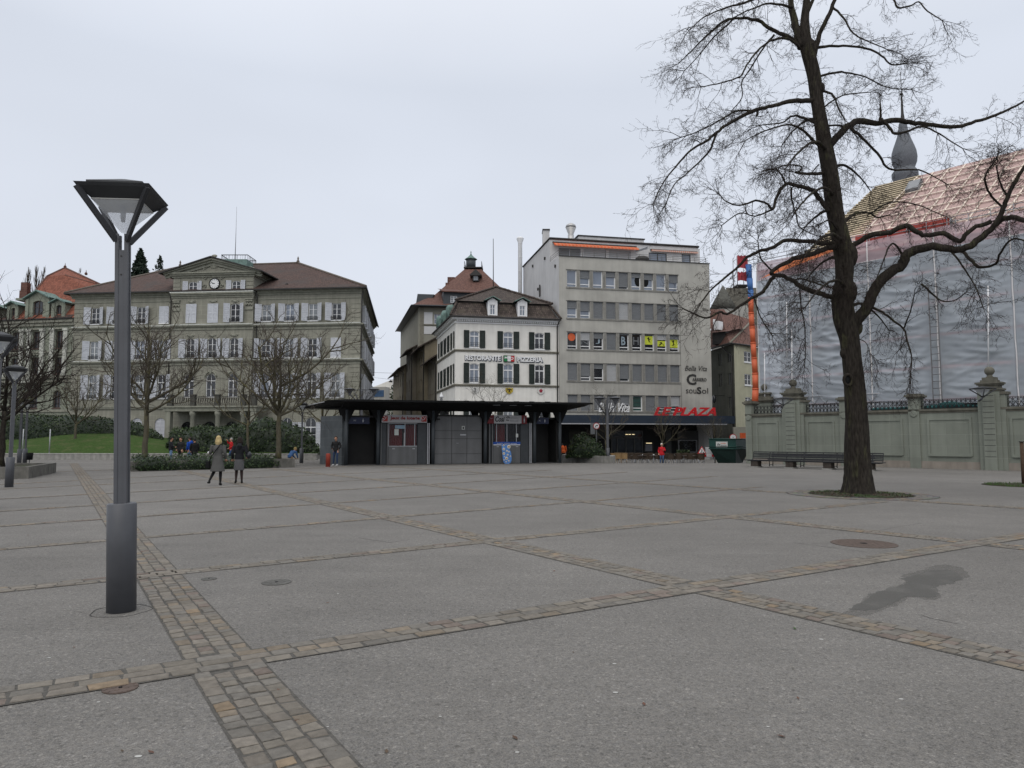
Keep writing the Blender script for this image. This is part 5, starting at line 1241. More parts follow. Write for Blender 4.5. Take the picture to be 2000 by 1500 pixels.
mb = SF.mb(); mb.box(fs_(1296), fs_(1306.5), -.6, -.01, ZG, fz_(1300, 840)); mb.box(fs_(1321), fs_(1377), -.3, -.01, ZG, fz_(1340, 841)); mb.box(fs_(1160), fs_(1190), -.4, -.01, fz_(1175, 857), zc0 - .1); mb.build('shop_panels', mat('grey_shop_panel', (.075, .078, .078), .7, .2, 1.), blk)
a, b = fs_(1321.5), fs_(1358); z0, z1 = fz_(1340, 882), fz_(1340, 861)
mb = SF.mb(); mb.box(a, b, -.42, -.301, z0 - .08, z0); mb.box(a, b, -.42, -.301, z1, z1 + .08); mb.box(a, a + .1, -.42, -.301, z0, z1); mb.box(b - .1, b, -.42, -.301, z0, z1); sw_ = mb.build('shop_window', m_steelL, blk); mb = SF.mb(); mb.face([(a, -.31, z0), (b, -.31, z0), (b, -.31, z1), (a, -.31, z1)]); mb.build('pane', m_glassd, sw_)
mb = SF.mb(); text(mb, "C", lerp(a, b, .35), lerp(a, b, .45), lerp(z0, z1, .35), lerp(z0, z1, .65), t=-.32, th=.01); text(mb, "ARRIERO", lerp(a, b, .46), lerp(a, b, .68), lerp(z0, z1, .46), lerp(z0, z1, .54), t=-.32, th=.01); mb.build('window_lettering', m_blind, sw_)
a, b = SF.px(1110, 850)[0], SF.px(1145, 850)[0]; mb = SF.mb()
for k in range(6): x = fs_(1096 + k * 4.2, 822); mb.box(x, x + .14, -.2, -.1, fz_(1105, 827.5), fz_(1105, 822.5))
mb.build('lit_panel', m_white, blk)
mb = SF.mb(); mb.box(fs_(1110), fs_(1144), -.1, -.02, fz_(1125, 864), fz_(1125, 841)); mb.build('dark_window', mat('dim_glass', (.03, .03, .022), .2, .1), blk)
# signs standing on the canopy
def stand_sign(string, x0, x1, y0, y1, m, label, shear, bold, posts=True, t=-1.7):
    s0, s1 = C.s(x0, 805, t), C.s(x1, 805, t); z0_, z1_ = C.z((x0 + x1) / 2, y1, t), C.z((x0 + x1) / 2, y0, t)
    r_ = root('roof_lettering', C.w(s0, t, zcan), label, 'sign'); mb = C.mb(); text(mb, string, s0, s1, z0_, z1_, t=t, th=.16, shear=shear, bold=bold); mb.build('letters', m, r_)
    mb = C.mb(); mb.tube([(s0, t + .1, z0_ + .1), (s1, t + .1, z0_ + .1)], .03, 4); mb.tube([(s0, t + .1, z1_ - .1), (s1, t + .1, z1_ - .1)], .025, 4)
    for k in range(8): x = lerp(s0, s1, k / 7); mb.tube([(x, t + .1, zcan), (x, t + .1, z1_ - .1)], .022, 4)
    mb.build('frame', m_steelL, r_)
stand_sign("LE PLAZA", 1276.5, 1397.5, 795.5, 812.5, mat('bright_red_sign', (.50, .02, .025), .4, .05), 'large red slanted LE PLAZA letters standing on the dark canopy', .35, .03)
stand_sign("Bella Vita", 1168.5, 1229, 787, 805, m_white, 'white slanted Bella Vita lettering standing on the dark canopy behind the twin lamp', .4, .0)

# ------------------------------------------------------------------ old granary with cupola behind
gr = root('granary', at(860, 700, 92), 'tall old grey house with a steep brown hipped roof and a small cupola', 'building')
Y0 = 92.0; xl = at(817, 640, Y0).x; xr = at(1012, 640, Y0).x; ze = at(850, 599, Y0).z; zp = at(920, 526, 103).z
GF = Fr((xl, Y0), (xr, Y0 + 1.5)); a = GF.s(878, 640)
m_gran = mat('grey_beige_render', (.26, .255, .215), .9, .1, 1.)
mb = GF.mb(); wn_ = (GF.s(847.5, 625), GF.s(860, 625), GF.z(853, 633), GF.z(853, 613)); wall(mb, 0, GF.L, ZG, ze, [wn_], depth=.3); mb.face([(0, 0, 0), (-3.2, 22, 0), (-3.2, 22, ze), (0, 0, ze)]); mb.face([(GF.L, 0, 0), (GF.L, 22, 0), (GF.L, 22, ze), (GF.L, 0, ze)]); mb.build('wall', m_gran, gr)
mb = GF.mb(); mb.box(GF.s(828, 630), GF.s(844.8, 630), -.05, -.001, GF.z(836, 633), GF.z(836, 610)); mb.box(GF.s(828, 645), GF.s(853, 645), -.05, -.001, GF.z(836, 652.5), GF.z(836, 637.5)); mb.build('white_panel', m_blindl if False else mat('white_panel', (.55, .56, .57), .7, .06), gr)
mb = GF.mb(); mb.box(GF.s(819), GF.L, -.12, -.001, GF.z(836, 635), GF.z(836, 633.5)); mb.box(GF.s(820), GF.s(827), -.08, -.001, ZG, ze); mb.build('stone_bands', m_sand, gr)
window(gr, GF, *wn_, m_white, m_glassb, rows=(.5,), t=.2)
e0, e1 = GF.w(-.9, -1, ze), GF.w(GF.L + .9, -1, ze); p0, p1 = at(907, 526, 102), at(940.5, 526, 102); p2 = Vector((p1.x, 108, p1.z)); p3 = Vector((p0.x - 1.0, 108, p0.z)); e2 = GF.w(GF.L + 1, 22, ze); e3 = GF.w(-4, 22, ze)
ml, mr_ = e0.lerp(p0, .42) + Vector((.0, 0, -.75)), e1.lerp(p1, .42) + Vector((0, 0, -.3)); mb = MB()
mb.face([e0, e1, mr_, ml]); mb.face([ml, mr_, p1, p0]); m3 = e3.lerp(p3, .42) + Vector((0, 0, -.75)); mb.face([e3, e0, ml, m3]); mb.face([m3, ml, p0, p3]); mb.face([e1, e2, p2, p1, mr_]); mb.face([p0, p1, p2, p3])
rg = mb.build('roof', m_redbrown, gr)
mb = MB(); mb.face([e0, e1, e1 + Vector((0, 1.4, -.1)), e0 + Vector((.6, 1.4, -.1))]); mb.face([e0, e3, e3 + Vector((1, 0, -.1)), e0 + Vector((1, 0, -.1))]); mb.tube([e0, e1], .1, 4); mb.tube([e0, e3], .1, 4); mb.build('gutter', m_slate, rg)
# wide slate dormer
DF = Fr(at(866, 590, 91.9), at(945, 590, 92.9)); z0 = DF.z(890, 592.5); z1 = DF.z(890, 570)
mb = DF.mb(); wall(mb, 0, DF.L, z0 - .5, z1, [(DF.s(879), DF.s(892), DF.z(885, 591), DF.z(885, 578))], depth=.2); mb.face([(0, 0, z0 - .5), (0, 5, z0 - .5), (0, 5, z1), (0, 0, z1)]); d_ = mb.build('dormer', m_slate, gr)
window(gr, DF, DF.s(879), DF.s(892), DF.z(885, 591), DF.z(885, 578), m_white, m_glassc, t=.1, fw=.06, rows=(.33, .67), name='dormer_window')
mb = DF.mb(); mb.raw([(-.3, -.5, z1), (DF.L, -.5, z1), (DF.L, 6, z1 + 1.6), (-.3, 6, z1 + 1.6), (-.3, -.5, z1 - .15), (DF.L, -.5, z1 - .15)], [(0, 1, 2, 3), (0, 4, 5, 1)]); mb.build('dormer_roof', m_redbrown, d_)
p = at(929.5, 549, 99); mb = MB(); mb.box(p.x - .45, p.x + .45, 98.6, 101, p.z - .1, p.z + .95); mb.yprism([(p.x - .85, p.z + .75), (p.x, p.z + 1.55), (p.x + .85, p.z + .75), (p.x + .7, p.z + .65), (p.x - .7, p.z + .65)], 98.2, 101); d_ = mb.build('dormer', m_gutter, gr); mb = MB(); mb.box(p.x - .3, p.x + .3, 98.5, 98.59, p.z, p.z + .65); mb.build('pane', m_glassc, d_)
a = at(816, 598, 93); mb = MB(); xa = at(812, 590, 95).x; mb.raw([(at(815.5, 574, 94).x, 94, at(815, 574, 94).z), (at(848, 574, 94).x, 94, at(848, 575, 94).z), (at(848, 574, 94).x, 102, at(848, 575, 94).z + .2), (at(812, 574, 102).x, 102, at(815, 574, 94).z), (at(811, 598, 94).x, 94, ze - .1), (at(835, 598, 94).x, 94, ze + .3)], [(0, 1, 2, 3), (0, 4, 5, 1), (0, 3, 4)]); mb.build('dormer', m_slate, gr)
mb = MB()
for (x0_, x1_, y0_, y1_, Y) in ((874, 888, 541, 549, 99.5), (870, 877, 552, 557, 98)): q0_, q1_ = at(x0_, y0_, Y), at(x1_, y1_, Y); mb.box(q0_.x, q1_.x, Y, Y + 3, q1_.z - 1, q0_.z)
mb.build('dormer', m_redbrown, gr)
# cupola
pc = at(919.7, 524, 104); sc_ = 13.45; mb = MB(); hz = at(920, 506, 104).z - pc.z
mb.lathe([(.72, 0), (.72, hz)], 8, c=pc); cu_ = mb.build('cupola', m_slate, gr)
mb = MB(); hz2 = at(920, 497.5, 104).z - pc.z; mb.lathe([(.95, hz - .08), (.92, hz), (.5, hz + .28), (.16, hz2 - .05), (.05, hz2 + .2), (.09, hz2 + .3), (.02, hz2 + .6)], 8, c=pc); mb.build('cupola_roof', m_copper, cu_)
mb = MB(); mb.box(p0.x - .1, p1.x + .15, 101.9, 108, zp + .0, zp + .12)
for x_ in (p0.x, p1.x): 
    for y_ in (102, 104, 107): mb.tube([(x_, y_, zp), (x_, y_, zp + .95)], .03, 4)
    mb.tube([(x_, 102, zp + .95), (x_, 107, zp + .95)], .03, 4); mb.tube([(x_, 102, zp + .5), (x_, 107, zp + .5)], .02, 4)
mb.build('platform', m_gutter, gr)

# ------------------------------------------------------------------ row of brown houses down the street
def street_house(d0, d1, zeave, rise, back, label, m, nw, out=0.):
    A0 = Vector((rA_.x, rA_.y, 0)) + SD_ * d1; B0_ = Vector((rA_.x, rA_.y, 0)) + SD_ * d0; nn = Vector((SD_.y, -SD_.x, 0)); A0 -= nn * out; B0_ -= nn * out
    F = Fr(A0, B0_); t_ = root('street_house', (B0_.x, B0_.y, ZG), label, 'building', None)
    ops = [(F.L * (k + .5) / nw - .4, F.L * (k + .5) / nw + .4, zf, zf + 1.5) for k in range(nw) for zf in [zeave - 2.6 - 2.9 * i for i in range(4)] if zf > .5]
    mb = F.mb(); wall(mb, 0, F.L, ZG, zeave, ops, depth=.2)
    wb = back
    mb.face([(F.L, 0, ZG), (F.L, wb, ZG), (F.L, wb, zeave), (F.L, wb / 2, zeave + rise), (F.L, 0, zeave)]); mb.face([(0, 0, ZG), (0, wb, ZG), (0, wb, zeave), (0, wb / 2, zeave + rise), (0, 0, zeave)]); mb.build('wall', m, t_)
    mb = F.mb(); e = .9
    mb.raw([(-.3, -e, zeave - .35), (F.L + .35, -e, zeave - .35), (F.L + .35, wb / 2, zeave + rise + .1), (-.3, wb / 2, zeave + rise + .1), (F.L + .35, wb + .5, zeave - .2), (-.3, wb + .5, zeave - .2), (-.3, -e, zeave - .5), (F.L + .35, -e, zeave - .5), (F.L + .35, wb / 2, zeave + rise - .15), (-.3, wb / 2, zeave + rise - .15)], [(0, 1, 2, 3), (3, 2, 4, 5), (0, 6, 7, 1), (6, 9, 8, 7), (1, 7, 8, 2)]); mb.build('roof', m_oldtile, t_)
    for i, o in enumerate(ops): window(t_, F, *o, m_gran, m_glass, rows=(), t=.15, fw=.06)
    mb = F.mb(); mb.tube([(F.L - .2, -e, zeave - .4), (F.L - .2, -.1, zeave - .9), (F.L - .2, -.1, ZG)], .06, 5); mb.build('downpipe', m_gutter, t_); return t_
m_brh = mat('brown_grey_render', (.17, .155, .125), .9, .15, 1., streak=.15)
m_brh2 = mat('ochre_grey_render', (.20, .175, .125), .9, .15, 1., streak=.15)
street_house(11.9, 19, 10.8, 3.6, 11, 'brown rendered house with a deep eave, next to the cream house down the street', m_brh, 4)
street_house(19.1, 27, 13.0, 3.6, 12, 'ochre grey house with overhanging roof, second down the street behind the cream house', m_brh2, 4, .4)
street_house(27.1, 35, 13.6, 3.2, 12, 'narrow house with balconies, third down the street behind the cream house', m_brh, 3, .9)
street_house(35.1, 52, 12.0, 3.2, 12, 'last grey house down the street behind the cream house', m_brh2, 5, 1.2)
# distant building, tree and hanging street lamp
hz_ = root('distant_house', at(745, 760, 140), 'distant cream gabled building with blue glazing at the end of the street', 'building')
HF = Fr(at(690, 760, 140), at(766, 760, 138)); zt = HF.z(765, 741); zl = HF.z(730, 758)
mb = HF.mb(); mb.yprism([(0, -1), (HF.L, -1), (HF.L, zt), (HF.s(732), HF.z(732, 755)), (0, HF.z(700, 765))], .02, 9); mb.build('wall', m_cream, hz_)
mb = HF.mb(); mb.box(HF.s(732), HF.s(762), -2, 0, -1, HF.z(750, 757)); b_ = mb.build('lower_wing', m_concs, hz_); mb = HF.mb(); mb.box(HF.s(734), HF.s(759), -2.1, -2.001, HF.z(750, 776), HF.z(750, 763.5)); mb.build('glazing', mat('blue_glass', (.06, .11, .20), .2, .4, .6), b_)
# ------------------------------------------------------------------ dark green / cream corner house right of the office block
kc = at(1434, 700, 73.0); kl = at(1386, 700, 79); kr_ = at(1492, 700, 77)
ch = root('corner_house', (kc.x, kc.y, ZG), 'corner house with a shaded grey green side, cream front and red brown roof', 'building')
K1 = Fr(kl, kc); K2 = Fr(kc, kr_); zek = K2.z(1436, 672)
def kw(F, x0, x1, y0, y1): return (F.s(x0, y0), F.s(x1, y0), F.z((x0 + x1) / 2, y1), F.z((x0 + x1) / 2, y0))
o1_ = [kw(K1, 1402, 1409, 690, 715), kw(K1, 1420.5, 1427.5, 688, 708), kw(K1, 1403, 1410, 730, 756), kw(K1, 1421, 1428.5, 729, 753), kw(K1, 1422, 1428.5, 775, 799)]
o2_ = [kw(K2, 1453, 1467, 687, 707), kw(K2, 1454, 1467, 731, 752), kw(K2, 1455.5, 1467, 776, 786)]
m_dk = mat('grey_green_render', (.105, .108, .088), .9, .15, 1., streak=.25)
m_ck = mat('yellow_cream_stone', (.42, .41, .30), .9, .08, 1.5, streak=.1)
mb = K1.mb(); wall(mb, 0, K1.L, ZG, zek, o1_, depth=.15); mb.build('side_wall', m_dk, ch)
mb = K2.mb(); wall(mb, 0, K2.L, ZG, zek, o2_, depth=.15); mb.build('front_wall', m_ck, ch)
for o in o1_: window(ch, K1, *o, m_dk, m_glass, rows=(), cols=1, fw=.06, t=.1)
for o in o2_: window(ch, K2, *o, m_white, m_glassd, rows=(.5,), fw=.06, t=.1, sill=.12)
pk = at(1405, 606, 80); pk2 = at(1470, 625, 82); e0 = K1.w(-.5, -.7, zek); e1 = K1.w(K1.L + .5, -.7, zek) ; e2 = K2.w(K2.L, -.7, zek)
mb = MB(); mb.face([e0, e1, pk2, pk]); mb.face([e1, e2, pk2]); r_ = mb.build('roof', m_redbrown, ch)
mb = MB(); mb.tube([e1, pk2], .12, 5); mb.build('ridge_caps', m_sand, r_)
mb = MB(); mb.tube([e0, e1], .1, 5); mb.tube([e1, e2], .1, 5); p_ = K1.w(K1.L - .5, -.12, 0); mb.tube([K1.w(K1.L - 1.6, -.6, zek - .1), K1.w(K1.L - .4, -.1, zek - 1.2), K1.w(K1.L - .4, -.1, ZG)], .08, 6); mb.build('downpipe', m_gutter, ch)
DK = Fr(at(1391, 650, 75.5), at(1428, 650, 74.0)); mb = DK.mb(); z0, z1 = DK.z(1400, 672), DK.z(1400, 649); mb.box(0, DK.L * .7, 0, 3, z0, z1); d_ = mb.build('dormer', m_gutter, ch); mb = DK.mb(); mb.raw([(-.3, -.5, z1), (DK.L, -.5, z1 - .1), (DK.L * .9, 4, z1 + .9), (-.3, 4, z1 + .9)], [(0, 1, 2, 3)]); mb.build('dormer_roof', m_redbrown, d_)
mb = DK.mb(); mb.box(DK.s(1390, 636), DK.s(1399, 636), .5, 1.5, DK.z(1395, 643), DK.z(1395, 626)); mb.build('white_dormer_window', m_white, ch)
# gabled house and pointed turret behind it
tr = root('turret_house', at(1420, 620, 92), 'old house with a dark pointed turret roof and a pale gable, behind the corner house', 'building')
tp = at(1413, 557, 94); tb = at(1413, 605, 94)
mb = MB(); mb.lathe([(1.9, 0), (1.2, 1.3), (.02, tp.z - tb.z)], 8, c=tb); mb.build('turret_roof', mat('dark_shingle', (.085, .085, .075), .9, .3, 3.), tr)
mb = MB(); mb.lathe([(1.7, -12), (1.7, .01)], 8, c=tb); mb.build('turret', m_concs, tr)
a = at(1423, 636, 90); b = at(1475, 622, 90); c_ = at(1458, 596, 90); mb = MB(); mb.raw([a, b, c_, at(1440, 601, 90), at(1423, 636, 96), at(1475, 622, 96)], [(0, 1, 2, 3)]); mb.build('gable_wall', m_concs, tr)
mb = MB(); mb.face([at(1418, 562, 95), at(1480, 562, 95), at(1485, 640, 93), at(1414, 640, 93)]); mb.build('roof', mat('grey_brown_roof', (.10, .095, .08), .9, .3, 3.), tr)
mb = MB(); mb.face([at(1384, 640, 88), at(1388, 604, 90), at(1414, 604, 90), at(1424, 618, 88.5), at(1424, 660, 86)]); mb.build('side_roof', m_redbrown, tr)
mb = MB(); q0_, q1_ = at(1392, 624, 87.5), at(1398, 637, 87.5); mb.box(q0_.x, q1_.x, 87.3, 87.4, q1_.z, q0_.z); mb.build('skylight', m_white, tr)
mb = MB(); q = at(1430, 855, 68); A0 = at(1434, 850, 68); B0_ = at(1458, 850, 68); zt = at(1440, 834, 68).z; m2 = Fr(A0, B0_).mb(); m2.box(0, (B0_ - A0).length, 0, .4, ZG, zt); addmb(mb, m2)
single('yard_wall', mb, m_gran, (A0.x, A0.y, ZG), 'plain grey yard wall between the corner house and the church wall', 'wall')
# wall lantern
ln_ = root('wall_lantern', K1.w(K1.s(1415, 780), -.1, K1.z(1415, 780)), 'small dark lantern on an arm on the shaded side of the corner house', 'lantern')
s_ = K1.s(1415.5, 775); z_ = K1.z(1415, 773); mb = K1.mb(); mb.tube([(s_, 0, z_), (s_, -1.2, z_)], .03, 5); mb.build('arm', m_iron, ln_); mb = K1.mb(); mb.lathe([(.05, 0), (.22, -.15), (.2, -.6), (.05, -.8)], 6, c=(s_, -1.2, z_)); mb.build('lantern_glass', m_glass, ln_)

# ------------------------------------------------------------------ balustraded garden wall
W0 = gp(1460, 905); W1 = gp(2000, 920.0); wd_ = (W1 - W0).normalized(); Wd = 45
wl = Fr(W0, W0 + wd_ * 34)
zw = lambda x, y, t=0.: wl.z(x, y, t); sw = lambda x, y=850, t=0.: wl.s(x, y, t)
zcop = (zw(1500, 806) + zw(1880, 799.5)) / 2; zpl = (zw(1880, 902.5) + zw(1750, 899)) / 2
zrt = (zw(1500, 791) + zw(1880, 778.5)) / 2
m_wgr = mat('green_stone_brick', (.205, .222, .188), .9, .1, 1., brick=(1.9, .62, .008, (.27, .29, .245), .05), streak=.16, bump=.1)
m_plinth = mat('pale_plinth_brick', (.27, .24, .205), .9, .15, 2., brick=(2.2, .9, .01, (.25, .235, .21), .10), streak=.2)
gw = root('garden_wall', W0, 'long green stone wall with pilasters, stone balls and iron railing before the church', 'wall')
BIG = [(sw(1548), sw(1536) , sw(1565.5)), (sw(1936), sw(1914), sw(1958))]
BL = [(sw(1530.5), sw(1565.5)), (sw(1914), sw(1958))]
per = BL[1][0] - BL[0][0]
SMALL = [(sw(1777), sw(1798))]; d_small = SMALL[0][0] - BL[0][0]; wsm = SMALL[0][1] - SMALL[0][0]
SMALL.append((BL[0][0] + d_small * .5, BL[0][0] + d_small * .5 + wsm))
SMALL = [(BL[0][0] + per * .333, BL[0][0] + per * .333 + wsm), (sw(1777), sw(1798))]
SMALL += [(a + per, b + per) for a, b in SMALL]; BL += [(BL[0][0] + 2 * per, BL[0][1] + 2 * per)]
Lw = BL[2][1] + 2
mb = wl.mb(); mb.box(0, Lw, .0, .55, zpl, zcop - .22)
panels = []
edges = sorted([(0.0, .35)] + BL + SMALL)
for (a, b), (c, d) in zip(edges, edges[1:]): panels.append((b + .35, c - .35))
mb.build('wall_body', m_wgr, gw)
mb = wl.mb()
for a, b in panels:
    if b - a < .8: continue
    zb, zt = zpl + .3, zcop - .62
    fr = .12
    mb.box(a, b, -.05, -.001, zt - .0, zt + fr); mb.box(a, a + fr, -.05, -.001, zb + fr, zt); mb.box(b - fr, b, -.05, -.001, zb + fr, zt); mb.box(a, b, -.05, -.001, zb, zb + fr); mb.box(a + .05, b - .05, -.12, -.051, zb - .02, zb + .04)
mb.build('panel_mouldings', m_wgr, gw)
mb = wl.mb(); mb.box(-.05, Lw, -.06, .62, 0, zpl - .003); mb.build('plinth', m_plinth, gw)
m_cap = mat('brown_grey_capstone', (.135, .13, .105), .9, .25, 4., streak=.3)
mb = wl.mb(); mb.box(-.02, Lw, -.04, .6, zcop - .22, zcop - .12); mb.box(-.05, Lw, -.10, .66, zcop - .119, zcop); mb.build('coping', m_cap, gw)
def pil(a, b, big, end=False):
    mb = wl.mb(); ztop = zcop + (.82 if big else .62); t0 = -.14 if big else -.10
    mb.box(a, b, t0, .7, 0 if not big else 0, ztop); p_ = mb.build('pilaster', m_wgr, gw)
    mb = wl.mb(); c_ = (a + b) / 2
    if big:
        mb.box(a + (b - a) * .22, b - (b - a) * .22, t0 - .10, t0 - .001, 0, zcop + .68)
        k = 0; z = zpl + .25
        mb.build('pilaster_strip', m_wgr, p_); mb = wl.mb(); n = 12
        for i in range(n): z = lerp(zpl + .3, zcop + .6, i / (n - 1)); mb.box(a + (b - a) * .25, b - (b - a) * .25, t0 - .104, t0 - .09, z - .012, z + .012)
        mb.build('grooves', m_gutter, p_); mb = wl.mb()
        w_ = (b - a) / 2
        for h0, h1, o in ((0, .08, .03), (.08, .17, .09), (.17, .34, -.06), (.34, .41, .02), (.41, .50, .08), (.50, .62, -.13), (.62, .76, -.2)): mb.box(c_ - w_ - o, c_ + w_ + o, .28 - .42 - o * .8, .28 + .42 + o * .8, ztop + h0, ztop + h1 - .001)
        zb = ztop + .76; mb.lathe([(.2, 0), (.12, .08), (.14, .14)], 14, c=(c_, .28, zb)); mb.ball((c_, .28, zb + .34), .24, 18, 12); mb.build('cap_and_ball', m_cap, p_)
        mb = wl.mb(); mb.box(b + .001, b + .22, -.08, .65, 0, zcop + .66); mb.build('side_pier', m_wgr, p_)
        mb = wl.mb()
        mb.box(b + .001, b + .30, -.14, .7, zcop + .661, zcop + .80)
        mb.build('side_pier_cap', m_cap, p_)
    else:
        for h0, h1, o in ((0, .08, .07), (.08, .19, .14), (.19, .26, .04)): mb.box(a - o, b + o, t0 - o, .7 + o, ztop + h0, ztop + h1 - .001)
        mb.build('cap', m_cap, p_); mb = wl.mb(); c_ = (a + b) / 2
        mb.raw([], []); M_ = mb.M; mb.M = M_ @ Matrix.Translation((c_, t0, zcop - .25)) @ Matrix.Rotation(R(90), 4, 'X'); mb.lathe([(.19, 0), (.19, .03), (.15, .04)], 18); mb.build('roundel', m_wgr, p_)
for a, b in BL[:2]: pil(a, b, True)
for a, b in SMALL[:3]: pil(a, b, False)
pil(-.02, .42, False)
# return pillar with ball further back
bk = wl.w(sw(1495, 780, 5.0), 5.0, 0); rt = root('gate_pillar', bk, 'stone pillar with a ball finial standing behind the left end of the green wall', 'pillar')
mb = MB(Matrix.Translation(bk) @ Matrix.Rotation(R(-45), 4, 'Z')); zz = zcop + 1.0; mb.box(-.6, .6, -.5, .5, 0, zz); mb.build('shaft', m_wgr, rt)
mb = MB(Matrix.Translation(bk) @ Matrix.Rotation(R(-45), 4, 'Z'))
for h0, h1, o in ((0, .12, .1), (.12, .26, .22), (.26, .4, .1), (.4, .6, -.1), (.6, .72, .0)): mb.box(-.6 - o, .6 + o, -.5 - o, .5 + o, zz + h0, zz + h1 - .001)
mb.lathe([(.2, 0), (.12, .1)], 14, c=(0, 0, zz + .72)); mb.ball((0, 0, zz + 1.12), .29, 16, 10); mb.build('cap_and_ball', m_cap, rt)
# iron railing between pilasters
edges = sorted([(-.02, .42)] + [(a, b + .22) for a, b in BL[:2]] + SMALL[:3]); edges.append((Lw, Lw))
for (a, b), (c, d) in zip(edges, edges[1:]):
    if c - b < .6: continue
    mb = wl.mb(); t = .28; h = zrt - zcop
    for zz in (.04, h * .5, h - .08, h - .01): mb.box(b, c, t - .02, t + .02, zcop + zz - .012, zcop + zz + .012)
    n = int((c - b) / .22); st_ = (c - b) / n
    for i in range(n + 1):
        x = b + st_ * i; mb.box(x - .014, x + .014, t - .014, t + .014, zcop, zcop + h)
        if i < n:
            cx = x + st_ / 2
            for zc, rz in ((h * .27, h * .19), (h * .73, h * .17)): mb.tube([(cx + st_ * .36 * cos(q), t, zcop + zc + rz * sin(q)) for q in [k * pi / 4 for k in range(9)]], .014, 4, caps=False)
            mb.tube([(x, t, zcop + .05), (cx, t, zcop + h * .5), (x + st_, t, zcop + .05)], .010, 4, caps=False)
    mb.build('railing', m_iron, gw)
# plants and sheets behind the railing
gp_ = MB(wl.M)
m_tarp = mat('teal_tarpaulin', (.015, .085, .085), .7, .3, 3., bump=.8, bscale=4)
for k in range(60):
    s = rnd.uniform(sw(1700), sw(1905)); hgt = .18 + .22 * max(0, 1 - abs(s - sw(1845)) / 1.2)
    gp_.ball((s, .9 + rnd.random() * .3, zcop + hgt * .5), .3, 7, 5, sz=(1.2, .8, hgt * 2.2))
single('tarpaulin_heap', gp_, m_tarp, wl.w(sw(1800), .9, zcop - .1), 'crumpled teal netting lying behind the iron railing on the green wall', 'netting')
mb = wl.mb(); mb.box(sw(1876), sw(1912), .8, 1.1, zcop - .1, zcop + .3); single('dark_trough', mb, m_black, wl.w(sw(1890), .9, zcop), 'dark trough behind the railing beside the right stone-ball pilaster', 'trough')
mb = wl.mb(); mb.box(.3, Lw, .66, 3.4, 0, zcop - .15); single('terrace', mb, m_soil, wl.w(5, 1, 0), None, None, kind='structure')

# ------------------------------------------------------------------ scaffolded church
nn_ = wl.n; u_ = wl.u
H = Fr(W0 + nn_ * 5.0 - u_ * 4, W0 + nn_ * 5.0 + u_ * 34)
hs = lambda x, y=600: H.s(x, y); hz = lambda x, y: H.z(x, y)
hs0 = hs(1481, 620); chu = root('church', H.w(hs0, 2, 0), 'large church under repair with half stripped roof, wrapped in grey translucent scaffold netting', 'church')
zeave = (hz(1490, 522) + hz(1628, 497) + hz(2000, 440)) / 3
zband = (hz(1475, 549) + hz(1560, 534) + hz(1628, 523.5) + hz(1809, 487) + hz(2000, 465)) / 5
He = H.L
# masonry behind the scaffold
m_chw = mat('church_stone_brick', (.30, .31, .27), .9, .12, 1., brick=(1.1, .5, .01, (.22, .23, .2), .08), streak=.2)
WT = 1.6
wops = []
s = hs0 + 2.4
while s < He - 2:
    wops += [(s, s + 1.5, 3.5, 6.6, .7), (s, s + 1.5, 8.4, 11.4, .7)]; s += 3.6
mb = H.mb(); wall(mb, hs0 + .8, He, 0, zeave - .6, wops, t=WT, depth=.4); mb.face([(hs0 + .8, WT, 0), (hs0 + .8, WT + 18, 0), (hs0 + .8, WT + 18, zeave - .6), (hs0 + .8, WT, zeave - .6)]); mb.build('wall', m_chw, chu)
for o in wops: window(chu, H, *o[:4], m_white, m_glass, t=WT + .3, arch=.7, rows=(.2, .4, .6), fw=.08)
# scaffold decks, standards, braces
sc_r = root('scaffold', H.w(hs0, 0, 0), 'steel scaffold with plank decks and red guard boards against the church', 'scaffold')
nb = int((He - hs0) / 2.6); 
mb = H.mb()
for i in range(nb + 1):
    for t in (.12, 1.2): mb.tube([(hs0 + .1 + i * 2.6, t, 0), (hs0 + .1 + i * 2.6, t, zeave + .9)], .035, 5)
mb.build('standards', m_steelL, sc_r)
mb = H.mb()
zz = 1.9
while zz < zeave: mb.box(hs0, He, .15, 1.25, zz, zz + .05); zz += 2.0
mb.build('decks', mat('worn_planks', (.22, .17, .12), .9, .3, 3.), sc_r)
mb = H.mb(); zz = 1.9
while zz < zeave: mb.box(hs0, He, .13, .16, zz + .06, zz + .21); zz += 2.0
mb.build('toe_boards', mat('red_boards', (.45, .10, .07), .8, .2), sc_r)
mb = H.mb(); zz = 1.9
while zz < zeave + 1:
    for h in (.55, 1.0): mb.tube([(hs0, .12, zz + h), (He, .12, zz + h)], .03, 4)
    zz += 2.0
for i in range(0, nb, 3): mb.tube([(hs0 + .1 + i * 2.6, .1, 2), (hs0 + .1 + (i + 1) * 2.6, .1, 4.1)], .025, 4); mb.tube([(hs0 + .1 + (i + 1) * 2.6, .1, 6), (hs0 + .1 + i * 2.6, .1, 8)], .025, 4)
zl_ = hz(1560, 788); a0, a1 = hs(1558, 780), hs(1640, 780)
mb.build('guard_rails', m_steelL, sc_r)
# lattice girder seen at the foot of the net
gmb = H.mb(); zb_ = (hz(1580, 790)); zt_ = hz(1580, 775)
gmb.tube([(hs0 + .3, -.15, zb_), (hs0 + 11, -.15, zb_)], .03, 4); gmb.tube([(hs0 + .3, -.15, zt_), (hs0 + 11, -.15, zt_)], .03, 4); k = 0
while k < 14: x = hs0 + .3 + k * .76; gmb.tube([(x, -.15, zb_), (x + .38, -.15, zt_), (x + .76, -.15, zb_)], .022, 4); k += 1
gmb.build('lattice_girder', m_steelL, sc_r)
